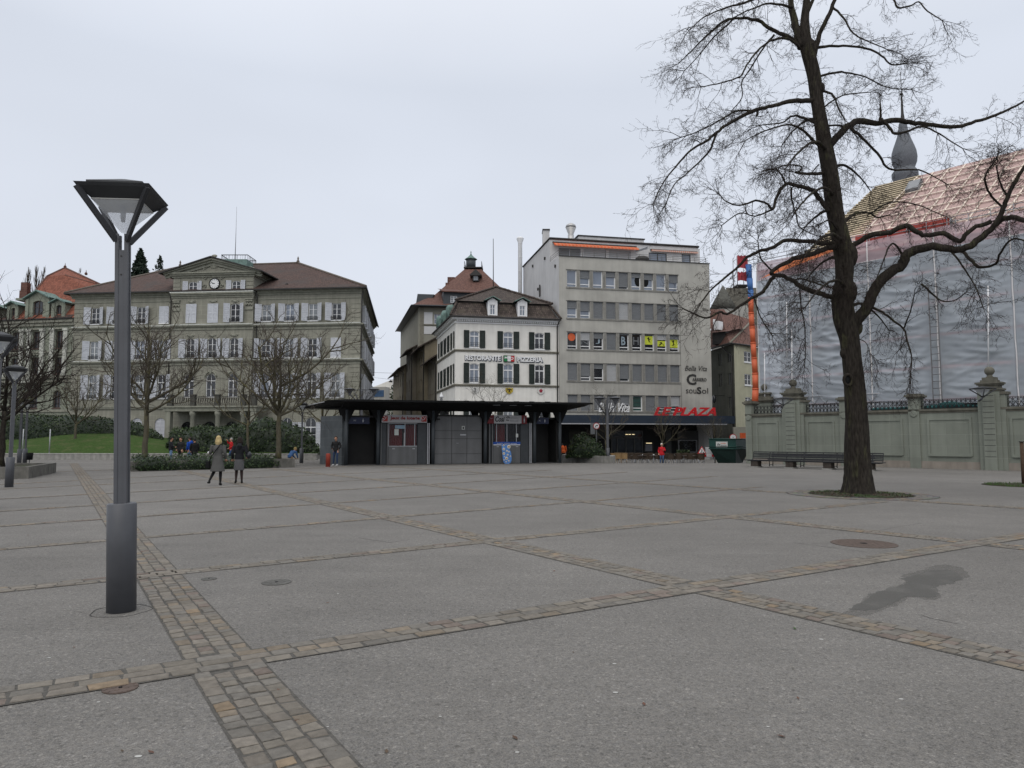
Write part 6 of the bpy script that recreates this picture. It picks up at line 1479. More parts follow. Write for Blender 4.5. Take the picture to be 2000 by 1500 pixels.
# the netting: hangs in bays from the standards, sagging and creased
def netmat(name, col, al, fac=.5):
    m = mat(name, col, .55, .07, .5, spec=.25, stretch=(1, 1, 3), bump=.25, bscale=3.); b = m.node_tree.nodes['Principled BSDF']; t = m.node_tree
    tn = t.nodes.new('ShaderNodeBsdfTransparent'); tl = t.nodes.new('ShaderNodeBsdfTranslucent'); tl.inputs[0].default_value = (*col, 1)
    m1 = t.nodes.new('ShaderNodeMixShader'); m1.inputs[0].default_value = .35; m2 = t.nodes.new('ShaderNodeMixShader'); m2.inputs[0].default_value = al
    t.links.new(b.outputs[0], m1.inputs[1]); t.links.new(tl.outputs[0], m1.inputs[2]); t.links.new(tn.outputs[0], m2.inputs[1]); t.links.new(m1.outputs[0], m2.inputs[2])
    # coarse warp and weft make the net a little denser here and there
    tc_ = t.nodes.new('ShaderNodeTexCoord'); no = t.nodes.new('ShaderNodeTexNoise'); no.inputs['Scale'].default_value = .6; no.inputs['Detail'].default_value = 5; t.links.new(tc_.outputs['Object'], no.inputs['Vector'])
    mr = t.nodes.new('ShaderNodeMapRange'); t.links.new(no.outputs['Fac'], mr.inputs['Value']); mr.inputs['From Min'].default_value = .3; mr.inputs['From Max'].default_value = .7; mr.inputs['To Min'].default_value = al - .07; mr.inputs['To Max'].default_value = al + .07
    t.links.new(mr.outputs[0], m2.inputs[0]); t.links.new(m2.outputs[0], t.nodes['Material Output'].inputs[0]); return m
m_net = netmat('grey_net', (.62, .68, .75), .68); m_netp = netmat('pink_net', (.62, .49, .53), .74)
def cloth(name, s0, s1, z0, z1, m, bays, seed, amp=.22, t=-.05, nz=150):
    r_ = random.Random(seed); mb = H.mb(); W_ = (s1 - s0) / bays
    for bi in range(bays):
        a = s0 + W_ * bi; b = a + W_; nx = 20; sw_ = [(r_.uniform(z0, z1), r_.uniform(.15, 1.2), r_.uniform(-.4, 1.2), r_.uniform(-1.1, 1.1)) for _ in range(int((z1 - z0) / .16))]
        vs = []
        for i in range(nx + 1):
            q = i / nx; c_ = 4 * q * (1 - q)
            for j in range(nz + 1):
                z = lerp(z0, z1, j / nz); o = .10 * c_ * sin(z * 1.3 + bi) 
                for (zc, wd2, am, sk) in sw_:
                    if abs(z - zc) > 3.4: continue
                    zs = z - (zc - 1.1 * wd2 * c_ + sk * (q - .5) * 2.6); o += am * .07 * math.exp(-(zs / (.05 + .08 * wd2)) ** 2) * (c_ ** .5)
                o += .015 * sin(z * 17 + q * 9) * c_
                vs.append((a + q * W_, t - amp * .5 * c_ - o * 1.0, z))
        k = nz + 1; mb.raw(vs, [(i * k + j, (i + 1) * k + j, (i + 1) * k + j + 1, i * k + j + 1) for i in range(nx) for j in range(nz)], sm=True)
    return mb
NB = int((He - hs0) / 3.9)
mb = cloth('net', hs0, He, .2, zband - .01, m_net, NB, 11)
net = root('scaffold_netting', H.w(hs0, -.1, 0), 'translucent grey netting with a pink top band hung in creased sheets on the church scaffold', 'netting')
mb.build('net_sheet', m_net, net)
mb = cloth('netp', hs0, He, zband + .01, zeave + .55, m_netp, NB, 12, amp=.12, nz=16); mb.build('top_band', m_netp, net)
mb = H.mb(); mb.tube([(hs0, -.1, zband), (He, -.1, zband)], .03, 4)
for i in range(NB + 1): x = hs0 + (He - hs0) * i / NB; mb.tube([(x + .015 * sin(k * 2.1), -.09, lerp(.2, zeave + .5, k / 16)) for k in range(17)], .042, 4)
mb.build('seams', mat('net_tape', (.64, .63, .63), .7, .1), net)
mb = H.mb(); xs_ = [(1500, 690, 790), (1543, 591, 700), (1553, 645, 785), (1935, 560, 730)]
for x, y0, y1 in xs_: mb.tube([(hs(x, y1), -.45, max(.3, hz(x, y1))), (hs(x - 1, y0), -.42, hz(x, y0))], .04, 6)
mb.build('loose_poles', m_white, net)
# side netting, facing the street
S_ = Fr(H.w(hs0, 18, 0), H.w(hs0, 0, 0)); mb = S_.mb(); mb.raw([(0, 0, .2), (18, 0, .2), (18, 0, zeave), (0, 0, zeave)], [(0, 1, 2, 3)]); mb.build('side_sheet', m_net, net)
# ladder
ld = root('ladder', H.w(hs(1832, 780), -.35, 0), 'long light metal ladder standing upright in front of the scaffold netting', 'ladder')
la, lb = hs(1823.5, 700), hs(1840.5, 700); m_steelL_ = m_steelL; m_lad = mat('ladder_metal', (.15, .15, .155), .5, .2)
for s in (la, lb): mb = H.mb(); mb.box(s - .03, s + .03, -.42, -.36, .2, hz(1830, 556)); mb.build('rail', m_lad, ld)
n = int((hz(1830, 556) - .6) / .42)
for i in range(n): mb = H.mb(); z = .5 + i * .42; mb.tube([(la + .03, -.39, z), (lb - .03, -.39, z)], .022, 5); mb.build('rung', m_lad, ld)
# roof: hipped, half battened, half membrane
rt_ = 9.3; r0 = H.s(1711, 361, rt_ ); zr = (H.z(1711, 361, rt_) + H.z(2000, 295, rt_)) / 2
zev2 = zeave - .55
def rp(s, q): # q 0..1 eave to ridge on the front slope
    return H.w(s, lerp(.9, rt_, q), lerp(zev2, zr, q))
h_end = hs0 + 1.3
split0 = H.s(1800, 342, rt_); 
mb = MB(); mb.face([H.w(h_end, .9, zev2), H.w(He, .9, zev2), H.w(He, rt_, zr), H.w(r0, rt_, zr)]); mb.face([H.w(h_end, 2 * rt_, zev2), H.w(h_end, .9, zev2), H.w(r0, rt_, zr)]); mb.face([H.w(h_end, 2 * rt_, zev2), H.w(r0, rt_, zr), H.w(He, rt_, zr), H.w(He, 2 * rt_, zev2)])
rf = mb.build('roof', mat('pink_membrane', (.43, .305, .28), .8, .06, 1.5, bump=.2, bscale=3), chu)
ndir = Vector((0, -(zr - zev2), (rt_ - .9))).normalized()
def bat(mb, s0, q0, s1, q1, wd3=.03, h=.05, lift=.03):
    a = rp(s0, q0); b = rp(s1, q1); nrm = (H.u * 0 + (-H.n) * (zr - zev2) + Vector((0, 0, rt_ - .9))).normalized(); d = (b - a).normalized(); sd3 = d.cross(nrm).normalized() * wd3
    lo = nrm * lift; hi = nrm * (lift + h)
    mb.raw([a - sd3 + lo, a + sd3 + lo, b + sd3 + lo, b - sd3 + lo, a - sd3 + hi, a + sd3 + hi, b + sd3 + hi, b - sd3 + hi], [(4, 5, 6, 7), (0, 4, 7, 3), (1, 2, 6, 5), (0, 1, 5, 4), (3, 7, 6, 2)])
def hipq(q): return lerp(h_end, r0, q)
hipq_ = lambda q: lerp(h_end, r0, q)
m_batten = mat('new_timber', (.50, .42, .29), .8, .2, 5.); m_battenp = mat('pale_timber', (.72, .62, .53), .8, .12, 5.)
mb = MB(); nbt = 34; ul_ = MB(); un_ = (-H.n * (zr - zev2) + Vector((0, 0, rt_ - .9))).normalized() * .012
ul_.face([rp(hipq_(0), 0) + un_, rp(split0 - 3.9, 0) + un_, rp(split0 - 3.9, .14) + un_, rp(split0 - 3.6, .35) + un_, rp(split0 - 1.9, .6) + un_, rp(split0 - .1, 1) + un_, rp(hipq_(1), 1) + un_]); ul_.build('underlay', mat('dark_underlay', (.10, .085, .065), .9, .2), rf)  # dark brown sheet added so the gaps between battens come out dark
for i in range(nbt):
    q = (i + .5) / nbt; e = split0 - (1 - q) * 2.2 - (.9 if q < .6 else 0) - (.9 if q < .35 else 0)
    if q < .14: e = split0 - 5
    if e > hipq(q) + .3: bat(mb, hipq(q), q, e, q, .055, .05)
mb.build('close_battens', m_batten, rf)
mb = MB()
for i in range(14): 
    s = split0 - 2.2 + i * 1.05
    bat(mb, s - (0 if i else 1), .02, s + 2., .99, .05, .04)
for i in range(11):
    q = .08 + i * .085
    s0_ = split0 - (1 - q) * 2.2 - (.9 if q < .6 else 0) - (.9 if q < .35 else 0) - (0 if q > .14 else 2); bat(mb, max(hipq(q), s0_), q, He, q, .045, .05, .075)
mb.build('wide_battens', m_battenp, rf)
m2 = MB()
for i in range(40):                      # battens on the hip end
    q = (i + .5) / 40; a = H.w(h_end, 2 * rt_, zev2).lerp(H.w(r0, rt_, zr), q); b = H.w(h_end, .9, zev2).lerp(H.w(r0, rt_, zr), q); m2.tube([a + Vector((0, 0, .05)), b + Vector((0, 0, .05))], .05, 4)
m2.build('hip_battens', m_batten, rf)
for (x, y, q_) in ((1735, 428, .16), (1840, 408, .2), (1785, 352, .82)):
    # skylight hatches lying in the slope
    s = H.s(x, y, lerp(.9, rt_, q_)); mb = MB()
    a = rp(s - .45, q_ - .05); b = rp(s + .45, q_ - .05); c_ = rp(s + .45, q_ + .06); d = rp(s - .45, q_ + .06); up = Vector((0, 0, .28)) + (-H.n) * .2
    mb.raw([a, b, c_, d, a + up, b + up, c_ + up, d + up], [(4, 5, 6, 7), (0, 1, 5, 4), (1, 2, 6, 5), (2, 3, 7, 6), (3, 0, 4, 7)]); sk = mb.build('skylight', mat('zinc', (.22, .23, .24), .5, .1), rf)
mb = H.mb(); mb.box(hs(1668, 470), hs(1850, 470), .2, .6, zeave + .35, zeave + 1.15); mb.build('red_eaves_tarpaulin', mat('red_tarp', (.40, .07, .055), .7, .25, 2., bump=.6, bscale=5), chu)
mb = H.mb(); mb.raw([(hs(1490), -.4, zeave - .75), (hs(1640), -.42, zeave + .25), (hs(1655), -.3, zeave + .95), (hs(1560), -.32, zeave + .2)], [(0, 1, 2, 3)]); mb.build('orange_sheet', mat('orange_sheet', (.62, .19, .08), .8, .15), chu)
mb = H.mb()
for k in range(26): x = hs0 + k * 1.15; mb.tube([(x, .1, zeave - .4), (x, .1, zeave + 1.1)], .022, 4)
for h in (.5, 1.05): mb.tube([(hs0, .1, zeave + h), (He, .1, zeave + h)], .02, 4)
mb.build('top_guard_rail', m_steelL, sc_r)
# spire lantern rising behind the roof
sp = at(1768, 350, 62); spr = root('church_spire', (sp.x, sp.y, 0), 'dark shingled onion spire with a tall cross, rising behind the church roof', 'spire')
k = 62 / 1387. * 1.02
def sy(y): return at(1768, y, 62).z
mb = MB(); mb.lathe([(.95, sy(372)), (.95, sy(356)), (1.0, sy(350)), (1.08, sy(345)), (1.07, sy(338)), (.92, sy(333)), (.80, sy(330)), (.86, sy(326)), (1.0, sy(318)), (1.05, sy(308)), (1.0, sy(298)), (.86, sy(288)), (.66, sy(276)), (.5, sy(266)), (.42, sy(256)), (.36, sy(248)), (.34, sy(243)), (.22, sy(236))], 16, c=(sp.x, sp.y, 0))
mb.build('onion_dome', mat('slate_shingle', (.11, .12, .135), .6, .5, 14., bump=.8, bscale=20, stretch=(1, 1, 2.5)), spr)
mb = MB(); mb.lathe([(.2, sy(240)), (.2, sy(236)), (.12, sy(222)), (.07, sy(190)), (.05, sy(186))], 8, c=(sp.x, sp.y, 0)); mb.ball((sp.x, sp.y, sy(184)), .13, 10, 7); mb.lathe([(.035, sy(184)), (.025, sy(140))], 6, c=(sp.x, sp.y, 0)); mb.tube([(sp.x - .45, sp.y, sy(157)), (sp.x + .45, sp.y, sy(155))], .03, 5); mb.build('finial', m_gutter, spr)
# rubbish chute and hoist basket
cu = root('rubbish_chute', at(1473, 788, 50), 'orange and blue rubbish chute hanging down the corner of the scaffold', 'rubbish chute')
mb = MB(); ys_ = [(581, 1466.5, 12), (612, 1467, 12), (640, 1469, 12), (670, 1471, 12), (700, 1473, 12.5), (730, 1475, 13), (760, 1475.5, 14), (790, 1474.5, 15)]
for (y0, x0, w0_), (y1, x1, w1_) in zip(ys_, ys_[1:]): a = at(x0, y0, 50); b = at(x1, y1, 50); mb.tube([a, b], [w0_ * .5 * .031, w1_ * .5 * .031 * .96], 14); mb.tube([b + Vector((0, 0, .05)), b - Vector((0, 0, .05))], w1_ * .5 * .033, 14)
mb.build('orange_sections', mat('orange_plastic', (.52, .11, .045), .45, .1), cu)
mb = MB(); ys2 = [(518, 1462, 12), (545, 1464, 12), (568, 1466, 11.5), (590, 1466.5, 10)]
for (y0, x0, w0_), (y1, x1, w1_) in zip(ys2, ys2[1:]): a = at(x0, y0, 50); b = at(x1, y1, 50); mb.tube([a, b], [w0_ * .5 * .036, w1_ * .5 * .033 * .9], 14); mb.tube([a + Vector((0, 0, .04)), a - Vector((0, 0, .04))], w0_ * .5 * .034, 14)
mb.build('blue_sections', mat('blue_plastic', (.05, .14, .36), .45, .1), cu)
hb = root('hoist_platform', at(1450, 556, 50.5), 'small scaffold platform wrapped in torn red sheeting beside the chute', 'hoist')
a = at(1440, 556, 50.5); b = at(1459, 503, 50.5)
mb = MB(); mb.box(a.x - .05, b.x + .1, 50.4, 51.4, a.z - .08, a.z); mb.build('deck', m_gutter, hb)
mb = MB(); nx = 8
for f0, f1, yy in ((.12, .45, 0), (.58, 1.05, .02)):
    for i in range(nx):
        x0_, x1_ = lerp(a.x, b.x, i / nx), lerp(a.x, b.x, (i + 1) / nx); r_ = lambda i: .05 * sin(i * 2.3)
        z0_, z1_ = lerp(a.z, b.z, f0), lerp(a.z, b.z, f1); mb.raw([(x0_, 50.35 + r_(i), z0_ + r_(i * 3)), (x1_, 50.35 + r_(i + 1), z0_ + r_(i * 3 + 3)), (x1_, 50.35 - r_(i + 1), z1_ + r_(i + 4)), (x0_, 50.35 - r_(i), z1_ + r_(i + 3))], [(0, 1, 2, 3)])
mb.build('red_sheeting', mat('red_sheet', (.30, .04, .05), .7, .25, 3.), hb)
for x_ in (a.x, b.x):
    mb = MB(); mb.tube([(x_, 50.45, a.z - .2), (x_, 50.45, b.z + .1)], .03, 5); mb.tube([(x_, 51.35, a.z - .2), (x_, 51.35, b.z + .1)], .03, 5)
    for h in (.3, .6, .95): mb.tube([(x_, 50.45, lerp(a.z, b.z, h)), (x_, 51.35, lerp(a.z, b.z, h))], .02, 4)
    mb.build('side_frame', m_steelL, hb)
# ------------------------------------------------------------------ the large bare tree
TY = tree_c.y
tree = root('bare_tree', tree_c, 'tallest bare tree, its thick dark trunk standing in a round pit on the right', 'tree')
tr_ = random.Random(42)
def tpt(x, y, dy=0.): return at(x, y, TY + dy)
def pw_(w, dy=0.): return w * .5 * (TY + dy) / FPX
def smooth(P, R_, k=4):
    out = []; rr = []
    n = len(P)
    for i in range(n - 1):
        a, b, c, d = P[max(0, i - 1)], P[i], P[i + 1], P[min(n - 1, i + 2)]
        for j in range(k):
            q = j / k; out.append(.5 * ((2 * b) + (c - a) * q + (2 * a - 5 * b + 4 * c - d) * q * q + (3 * b - a - 3 * c + d) * q ** 3)); rr.append(lerp(R_[i], R_[i + 1], q))
    out.append(P[-1]); rr.append(R_[-1]); return out, rr
trunk = [(1680, 972, 70), (1679, 955, 60), (1677, 925, 51), (1675, 880, 47), (1673, 830, 44), (1670, 785, 41), (1667, 741, 38), (1663, 705, 38), (1658, 664, 38), (1650, 627, 44), (1644, 581, 40), (1650, 545, 34), (1650, 510, 36), (1648, 487, 39), (1640, 450, 35), (1631, 412, 34), (1621, 337, 33), (1612, 290, 29), (1603, 244, 27), (1595, 195, 26), (1590, 150, 27), (1580, 110, 28), (1573, 80, 26), (1572, 40, 17), (1576, 0, 14), (1580, -60, 12), (1575, -140, 9), (1580, -230, 5)]
P, R_ = smooth([tpt(x, y, 0) for x, y, w_ in trunk], [pw_(w_) * .94 for x, y, w_ in trunk], 4)
mb = MB(); 
vs = []; n = 20
for i, (p, r_) in enumerate(zip(P, R_)):
    for k in range(n):
        t = 2 * pi * k / n; fl_ = 1 + (.07 * sin(3 * t + p.z * .8) + .05 * sin(7 * t + p.z * 2.1) + .035 * sin(13 * t + p.z * 1.1)) * (1.5 if p.z < .6 else 1); fl_ += .16 * max(0, .35 - p.z) * (1 + sin(5 * t))
        vs.append(p + Vector((cos(t), sin(t), 0)) * r_ * fl_)
mb.raw(vs, [(i * n + k, i * n + (k + 1) % n, (i + 1) * n + (k + 1) % n, (i + 1) * n + k) for i in range(len(P) - 1) for k in range(n)], sm=True)
# burrs and the healed knot
for x, y, r_, dy in ((1629, 634, 9, -.1), (1630, 583, 8, -.1), (1685, 735, 7, -.15), (1643, 741, 7, -.25), (1688, 640, 12, 0), (1660, 570, 20, 0), (1640, 345, 6, 0), (1662, 500, 22, 0.05), (1636, 690, 8, -.1), (1612, 172, 9, -.1), (1575, 95, 16, 0)): mb.ball(tpt(lerp(x, interp([(150, 1590), (337, 1621), (487, 1648), (700, 1662), (800, 1671)], y), .45), y, dy), pw_(r_ * 1.7), 9, 7, sz=(1, 1, 1.5))
kp = tpt(1656, 742, -.36); mb.tube([kp + Vector((.12 * cos(a), 0, .16 * sin(a))) for a in [i * pi / 6 for i in range(13)]], .045, 6, caps=False)
mb.build('trunk', m_bark, tree)
mb = MB(); mb.ball(kp + Vector((0, .03, 0)), .09, 8, 6, sz=(1, .4, 1.5)); mb.build('knot_hole', m_black, tree)
L_ = [  # traced limbs: points, start width, end width, depth drift in metres
 ([(1660, 640), (1688, 608), (1707, 568), (1732, 537), (1762, 518), (1770, 497), (1787, 490), (1821, 482), (1855, 487), (1877, 488), (1900, 476), (1927, 456), (1945, 435), (1959, 408), (1968, 383), (1985, 350), (2005, 320)], 30, 6, -2.2),
 ([(1945, 437), (1958, 428), (1980, 424), (2000, 431), (2030, 432), (2080, 420)], 12, 8, -2.8),
 ([(1662, 484), (1680, 470), (1701, 460), (1741, 453), (1769, 442), (1787, 451), (1809, 460), (1843, 456), (1875, 470), (1896, 449), (1935, 432)], 12, 9, -1.6),
 ([(1645, 440), (1662, 422), (1678, 415), (1700, 417), (1713, 425), (1735, 420)], 9, 3, 1.0),
 ([(1615, 290), (1640, 262), (1659, 246), (1677, 237), (1711, 240), (1749, 234), (1786, 240), (1820, 244), (1869, 247), (1906, 237), (1944, 225), (1974, 212), (2000, 197), (2040, 180)], 17, 4, 1.2),
 ([(1662, 250), (1692, 277), (1719, 307), (1737, 330), (1794, 332), (1824, 345), (1850, 360)], 8, 2, .6),
 ([(1719, 240), (1720, 222), (1719, 203)], 8, 4, .2), ([(1722, 232), (1737, 248), (1747, 261), (1771, 257), (1801, 247), (1835, 262), (1880, 290)], 7, 2, -.8),
 ([(1605, 250), (1630, 244), (1662, 250)], 5, 4, .2),
 ([(1590, 95), (1620, 90), (1655, 90), (1692, 94), (1722, 109), (1741, 126), (1767, 124)], 7, 3, -1.2),
 ([(1590, 152), (1629, 142), (1651, 142), (1690, 150), (1730, 170), (1780, 175)], 6, 2, 1.4),
 ([(1597, 176), (1625, 184), (1635, 205), (1650, 235)], 6, 3, -.6), ([(1605, 212), (1636, 191), (1659, 184), (1700, 180)], 5, 2, .8),
 ([(1590, 112), (1600, 68), (1617, 34), (1630, 0), (1650, -50), (1690, -110)], 12, 6, -.5), ([(1626, 14), (1647, 34), (1666, 64), (1692, 79), (1730, 95)], 5, 2, -1.2),
 ([(1690, -60), (1725, -20), (1745, 0), (1754, 15), (1779, 11), (1794, 4), (1812, 22), (1840, 40)], 7, 2, -1.5),
 ([(1565, 95), (1554, 50), (1545, 5), (1535, -60), (1500, -130)], 19, 8, .5),
 ([(1562, 90), (1550, 79), (1527, 67), (1505, 56), (1482, 41), (1460, 36), (1434, 36), (1411, 43), (1380, 70), (1350, 100), (1325, 124)], 11, 2, 1.0),
 ([(1434, 36), (1419, 50), (1392, 75), (1362, 112), (1336, 139)], 5, 2, 1.3), ([(1548, 14), (1505, 7), (1475, 15), (1440, 30), (1400, 55)], 6, 2, -1.2),
 ([(1490, -10), (1464, 2), (1419, 15), (1374, 34), (1345, 60)], 6, 2, -1.6),
 ([(1570, 100), (1542, 77), (1512, 77), (1490, 90), (1471, 109), (1456, 131), (1445, 150), (1411, 161), (1370, 170)], 7, 2, -1.4),
 ([(1512, 68), (1490, 95), (1465, 135), (1449, 160), (1449, 191), (1430, 215)], 5, 2, .4),
 ([(1600, 199), (1582, 197), (1550, 197), (1520, 204), (1494, 210), (1471, 217), (1445, 229), (1419, 244), (1400, 259), (1377, 277), (1351, 292), (1329, 315), (1310, 337), (1291, 364), (1276, 397)], 12, 2, -1.5),
 ([(1471, 216), (1437, 217), (1411, 232), (1389, 244), (1359, 259), (1325, 270)], 5, 2, -.6), ([(1400, 260), (1392, 281), (1381, 300), (1344, 337), (1317, 360), (1300, 400)], 6, 2, -1.9), ([(1480, 214), (1478, 227)], 6, 5, -.7),
 ([(1600, 244), (1565, 229), (1546, 227), (1527, 240), (1490, 244), (1470, 250)], 7, 2, 1.2), ([(1600, 285), (1591, 277), (1569, 255), (1546, 244), (1520, 247), (1480, 262), (1455, 275)], 7, 2, -1.2),
 ([(1610, 339), (1576, 339), (1554, 337)], 8, 5, -.6), ([(1558, 337), (1566, 326), (1540, 322), (1512, 330)], 5, 2, -.8),
 ([(1625, 415), (1616, 409), (1599, 386), (1584, 371), (1557, 362), (1535, 360), (1524, 371), (1516, 390), (1509, 409), (1497, 397), (1475, 392), (1445, 401), (1419, 394), (1404, 379)], 12, 2, -1.4),
 ([(1535, 360), (1523, 337), (1512, 330), (1488, 334)], 5, 2, -1.4), ([(1546, 365), (1546, 390), (1554, 416), (1561, 442), (1580, 454), (1600, 462)], 5, 2, .3), ([(1509, 409), (1475, 422), (1445, 416), (1410, 440)], 4, 2, -1.6),
 ([(1640, 476), (1625, 476), (1587, 472), (1539, 469), (1512, 482), (1482, 491), (1460, 502), (1437, 525), (1411, 547), (1390, 565), (1370, 590)], 12, 3, -1.2),
 ([(1640, 484), (1625, 482), (1587, 495), (1550, 506), (1524, 519), (1509, 529), (1507, 536)], 12, 9, -.6), ([(1509, 531), (1497, 518), (1484, 500), (1480, 470)], 5, 2, -.9),
 ([(1640, 585), (1625, 581), (1607, 575), (1579, 566), (1561, 557), (1543, 546), (1518, 537), (1503, 551), (1490, 569), (1472, 581), (1447, 597), (1420, 613), (1405, 609), (1380, 621), (1350, 610), (1335, 603)], 13, 3, -1.0),
 ([(1561, 557), (1565, 600), (1572, 640), (1573, 700)], 4, 2, -.7), ([(1472, 581), (1486, 620), (1508, 655)], 4, 2, -1.2), ([(1543, 548), (1566, 545), (1590, 552), (1625, 563)], 4, 3, -.3),
 ([(1695, 596), (1720, 608), (1738, 621), (1765, 643), (1772, 667), (1781, 699), (1778, 730)], 7, 2, -.9), ([(1765, 643), (1778, 608), (1786, 575)], 4, 2, -1.2), ([(1800, 555), (1815, 568), (1837, 587), (1863, 587), (1887, 571)], 5, 2, -1.6),
 ([(1882, 492), (1900, 512), (1916, 522), (1945, 515), (1955, 492), (1977, 467), (2000, 470)], 8, 3, -2.6), ([(1762, 497), (1748, 477), (1737, 481), (1723, 515), (1712, 545)], 5, 2, -1.9),
 ([(1962, 408), (1941, 388), (1927, 367), (1925, 342), (1943, 315), (1950, 300)], 6, 2, -2.8), ([(1968, 383), (1955, 361), (1945, 322)], 5, 2, -1.8), ([(1855, 487), (1880, 520), (1905, 560), (1920, 600)], 5, 2, -2.2),
 ([(1700, 417), (1740, 395), (1790, 400), (1840, 420)], 4, 2, 1.4), ([(1640, 455), (1620, 430), (1600, 440)], 5, 2, -1.), ([(1572, 40), (1600, -30), (1640, -100)], 9, 5, 1.2), ([(1600, 320), (1580, 345), (1560, 380)], 3, 1.5, .5),
 ([(1668, 660), (1690, 668), (1700, 690)], 2.5, 1.5, -.5), ([(1648, 500), (1642, 530), (1650, 560)], 10, 5, -.4)]
for k in range(9):       # limbs running towards and away from the viewer
    h = 250 + k * 45; sg = -1 if k % 2 else 1; cx = interp([(-100, 1578), (150, 1590), (337, 1621), (487, 1648), (700, 1662)], h)
    sx = tr_.choice((-1, 1)); L_.append(([(cx, h), (cx + sx * 14, h - 16), (cx + sx * 34, h - 14), (cx + sx * 60, h + 8), (cx + sx * 80, h + 35)], 9, 2, sg * 3.2))
lm = MB(); tw = MB()
def twig(p, d, ln_, r, lev, droop):
    n = 4 if lev < 2 else 3; P = [p]; q = p.copy(); d = d.normalized()
    for i in range(n):
        d = (d + Vector((tr_.gauss(0, .20), tr_.gauss(0, .20), tr_.gauss(0, .16) - droop * (.5 + i * .3)))).normalized(); q = q + d * (ln_ / n); P.append(q.copy())
    tw.tube(P, [r * (1 - .72 * i / n) for i in range(n + 1)], 4 if lev < 1 else 3, caps=False)
    if lev < 3:
        m = (5, 4, 2)[lev]
        for j in range(m):
            f = (j + tr_.random()) / m * .88 + .12; i = min(n - 1, int(f * n)); b = P[i].lerp(P[i + 1], f * n - i); dd = (P[i + 1] - P[i]).normalized()
            sd_ = Vector((tr_.gauss(0, 1), tr_.gauss(0, 1), tr_.gauss(0, .8))); sd_ = (sd_ - dd * sd_.dot(dd)).normalized()
            twig(b, dd * .75 + sd_ * .75, ln_ * tr_.uniform(.32, .62), max(.0042, r * .55), lev + 1, droop * .9)
for pts, w0_, w1_, dy in L_:
    cum = [0]
    for (a, b), (c, d) in zip(pts, pts[1:]): cum.append(cum[-1] + sqrt((a - c) ** 2 + (b - d) ** 2))
    T_ = cum[-1]; P0 = [tpt(x, y, dy * (c / T_) ** 1.0) for (x, y), c in zip(pts, cum)]; R0 = [pw_(lerp(w0_, w1_, (c / T_) ** .8)) * (.86 + tr_.uniform(-.06, .1)) for c in cum]
    P, R2 = smooth(P0, R0, 4)
    P = [p + Vector((tr_.gauss(0, 1), tr_.gauss(0, 1), tr_.gauss(0, 1))) * min(.012, R2[i] * .2) for i, p in enumerate(P)]
    lm.tube(P, R2, 9 if w0_ > 9 else 6, ell=1.0)
    L3 = sum((b - a).length for a, b in zip(P, P[1:])); n = int(L3 / .17); acc = 0
    for i in range(len(P) - 1):
        sl_ = (P[i + 1] - P[i]).length; k = int((acc + sl_) / .17) - int(acc / .17); acc += sl_
        big = w0_ > 20 and acc < 2.5
        for _ in range(k):
            if tr_.random() < (.85 if big else .5 if R2[i] > .06 else .42): continue
            b = P[i].lerp(P[i + 1], tr_.random()); dd = (P[i + 1] - P[i]).normalized(); sd_ = Vector((tr_.gauss(0, 1), tr_.gauss(0, 1), tr_.gauss(.1, 1))); sd_ = (sd_ - dd * sd_.dot(dd)).normalized()
            f = acc / max(.1, L3)
            twig(b + sd_ * R2[i] * .6, dd * (.35 + .5 * f) + sd_ * .9, tr_.uniform(.35, 1.1) * (.7 + .4 * f), tr_.uniform(.006, .011), 0, tr_.uniform(.05, .24))
    e = P[-1]; dd = (P[-1] - P[-3]).normalized()
    for _ in range(4): twig(e, dd + Vector((tr_.gauss(0, .35), tr_.gauss(0, .35), tr_.gauss(0, .3))), tr_.uniform(.6, 1.1), .009, 0, .08)
for i in range(70):    # epicormic shoots on the trunk
    y = tr_.uniform(60, 600); cx = interp([(-100, 1578), (150, 1590), (337, 1621), (487, 1648), (700, 1662)], y); a = tr_.uniform(0, 2 * pi)
    twig(tpt(cx, y) + Vector((cos(a), sin(a), 0)) * .18, Vector((cos(a), sin(a), tr_.uniform(-.3, .9))), tr_.uniform(.3, .9), .007, 1, .05)
lm.build('branches', m_bark, tree); tw.build('twigs', m_twig, tree)

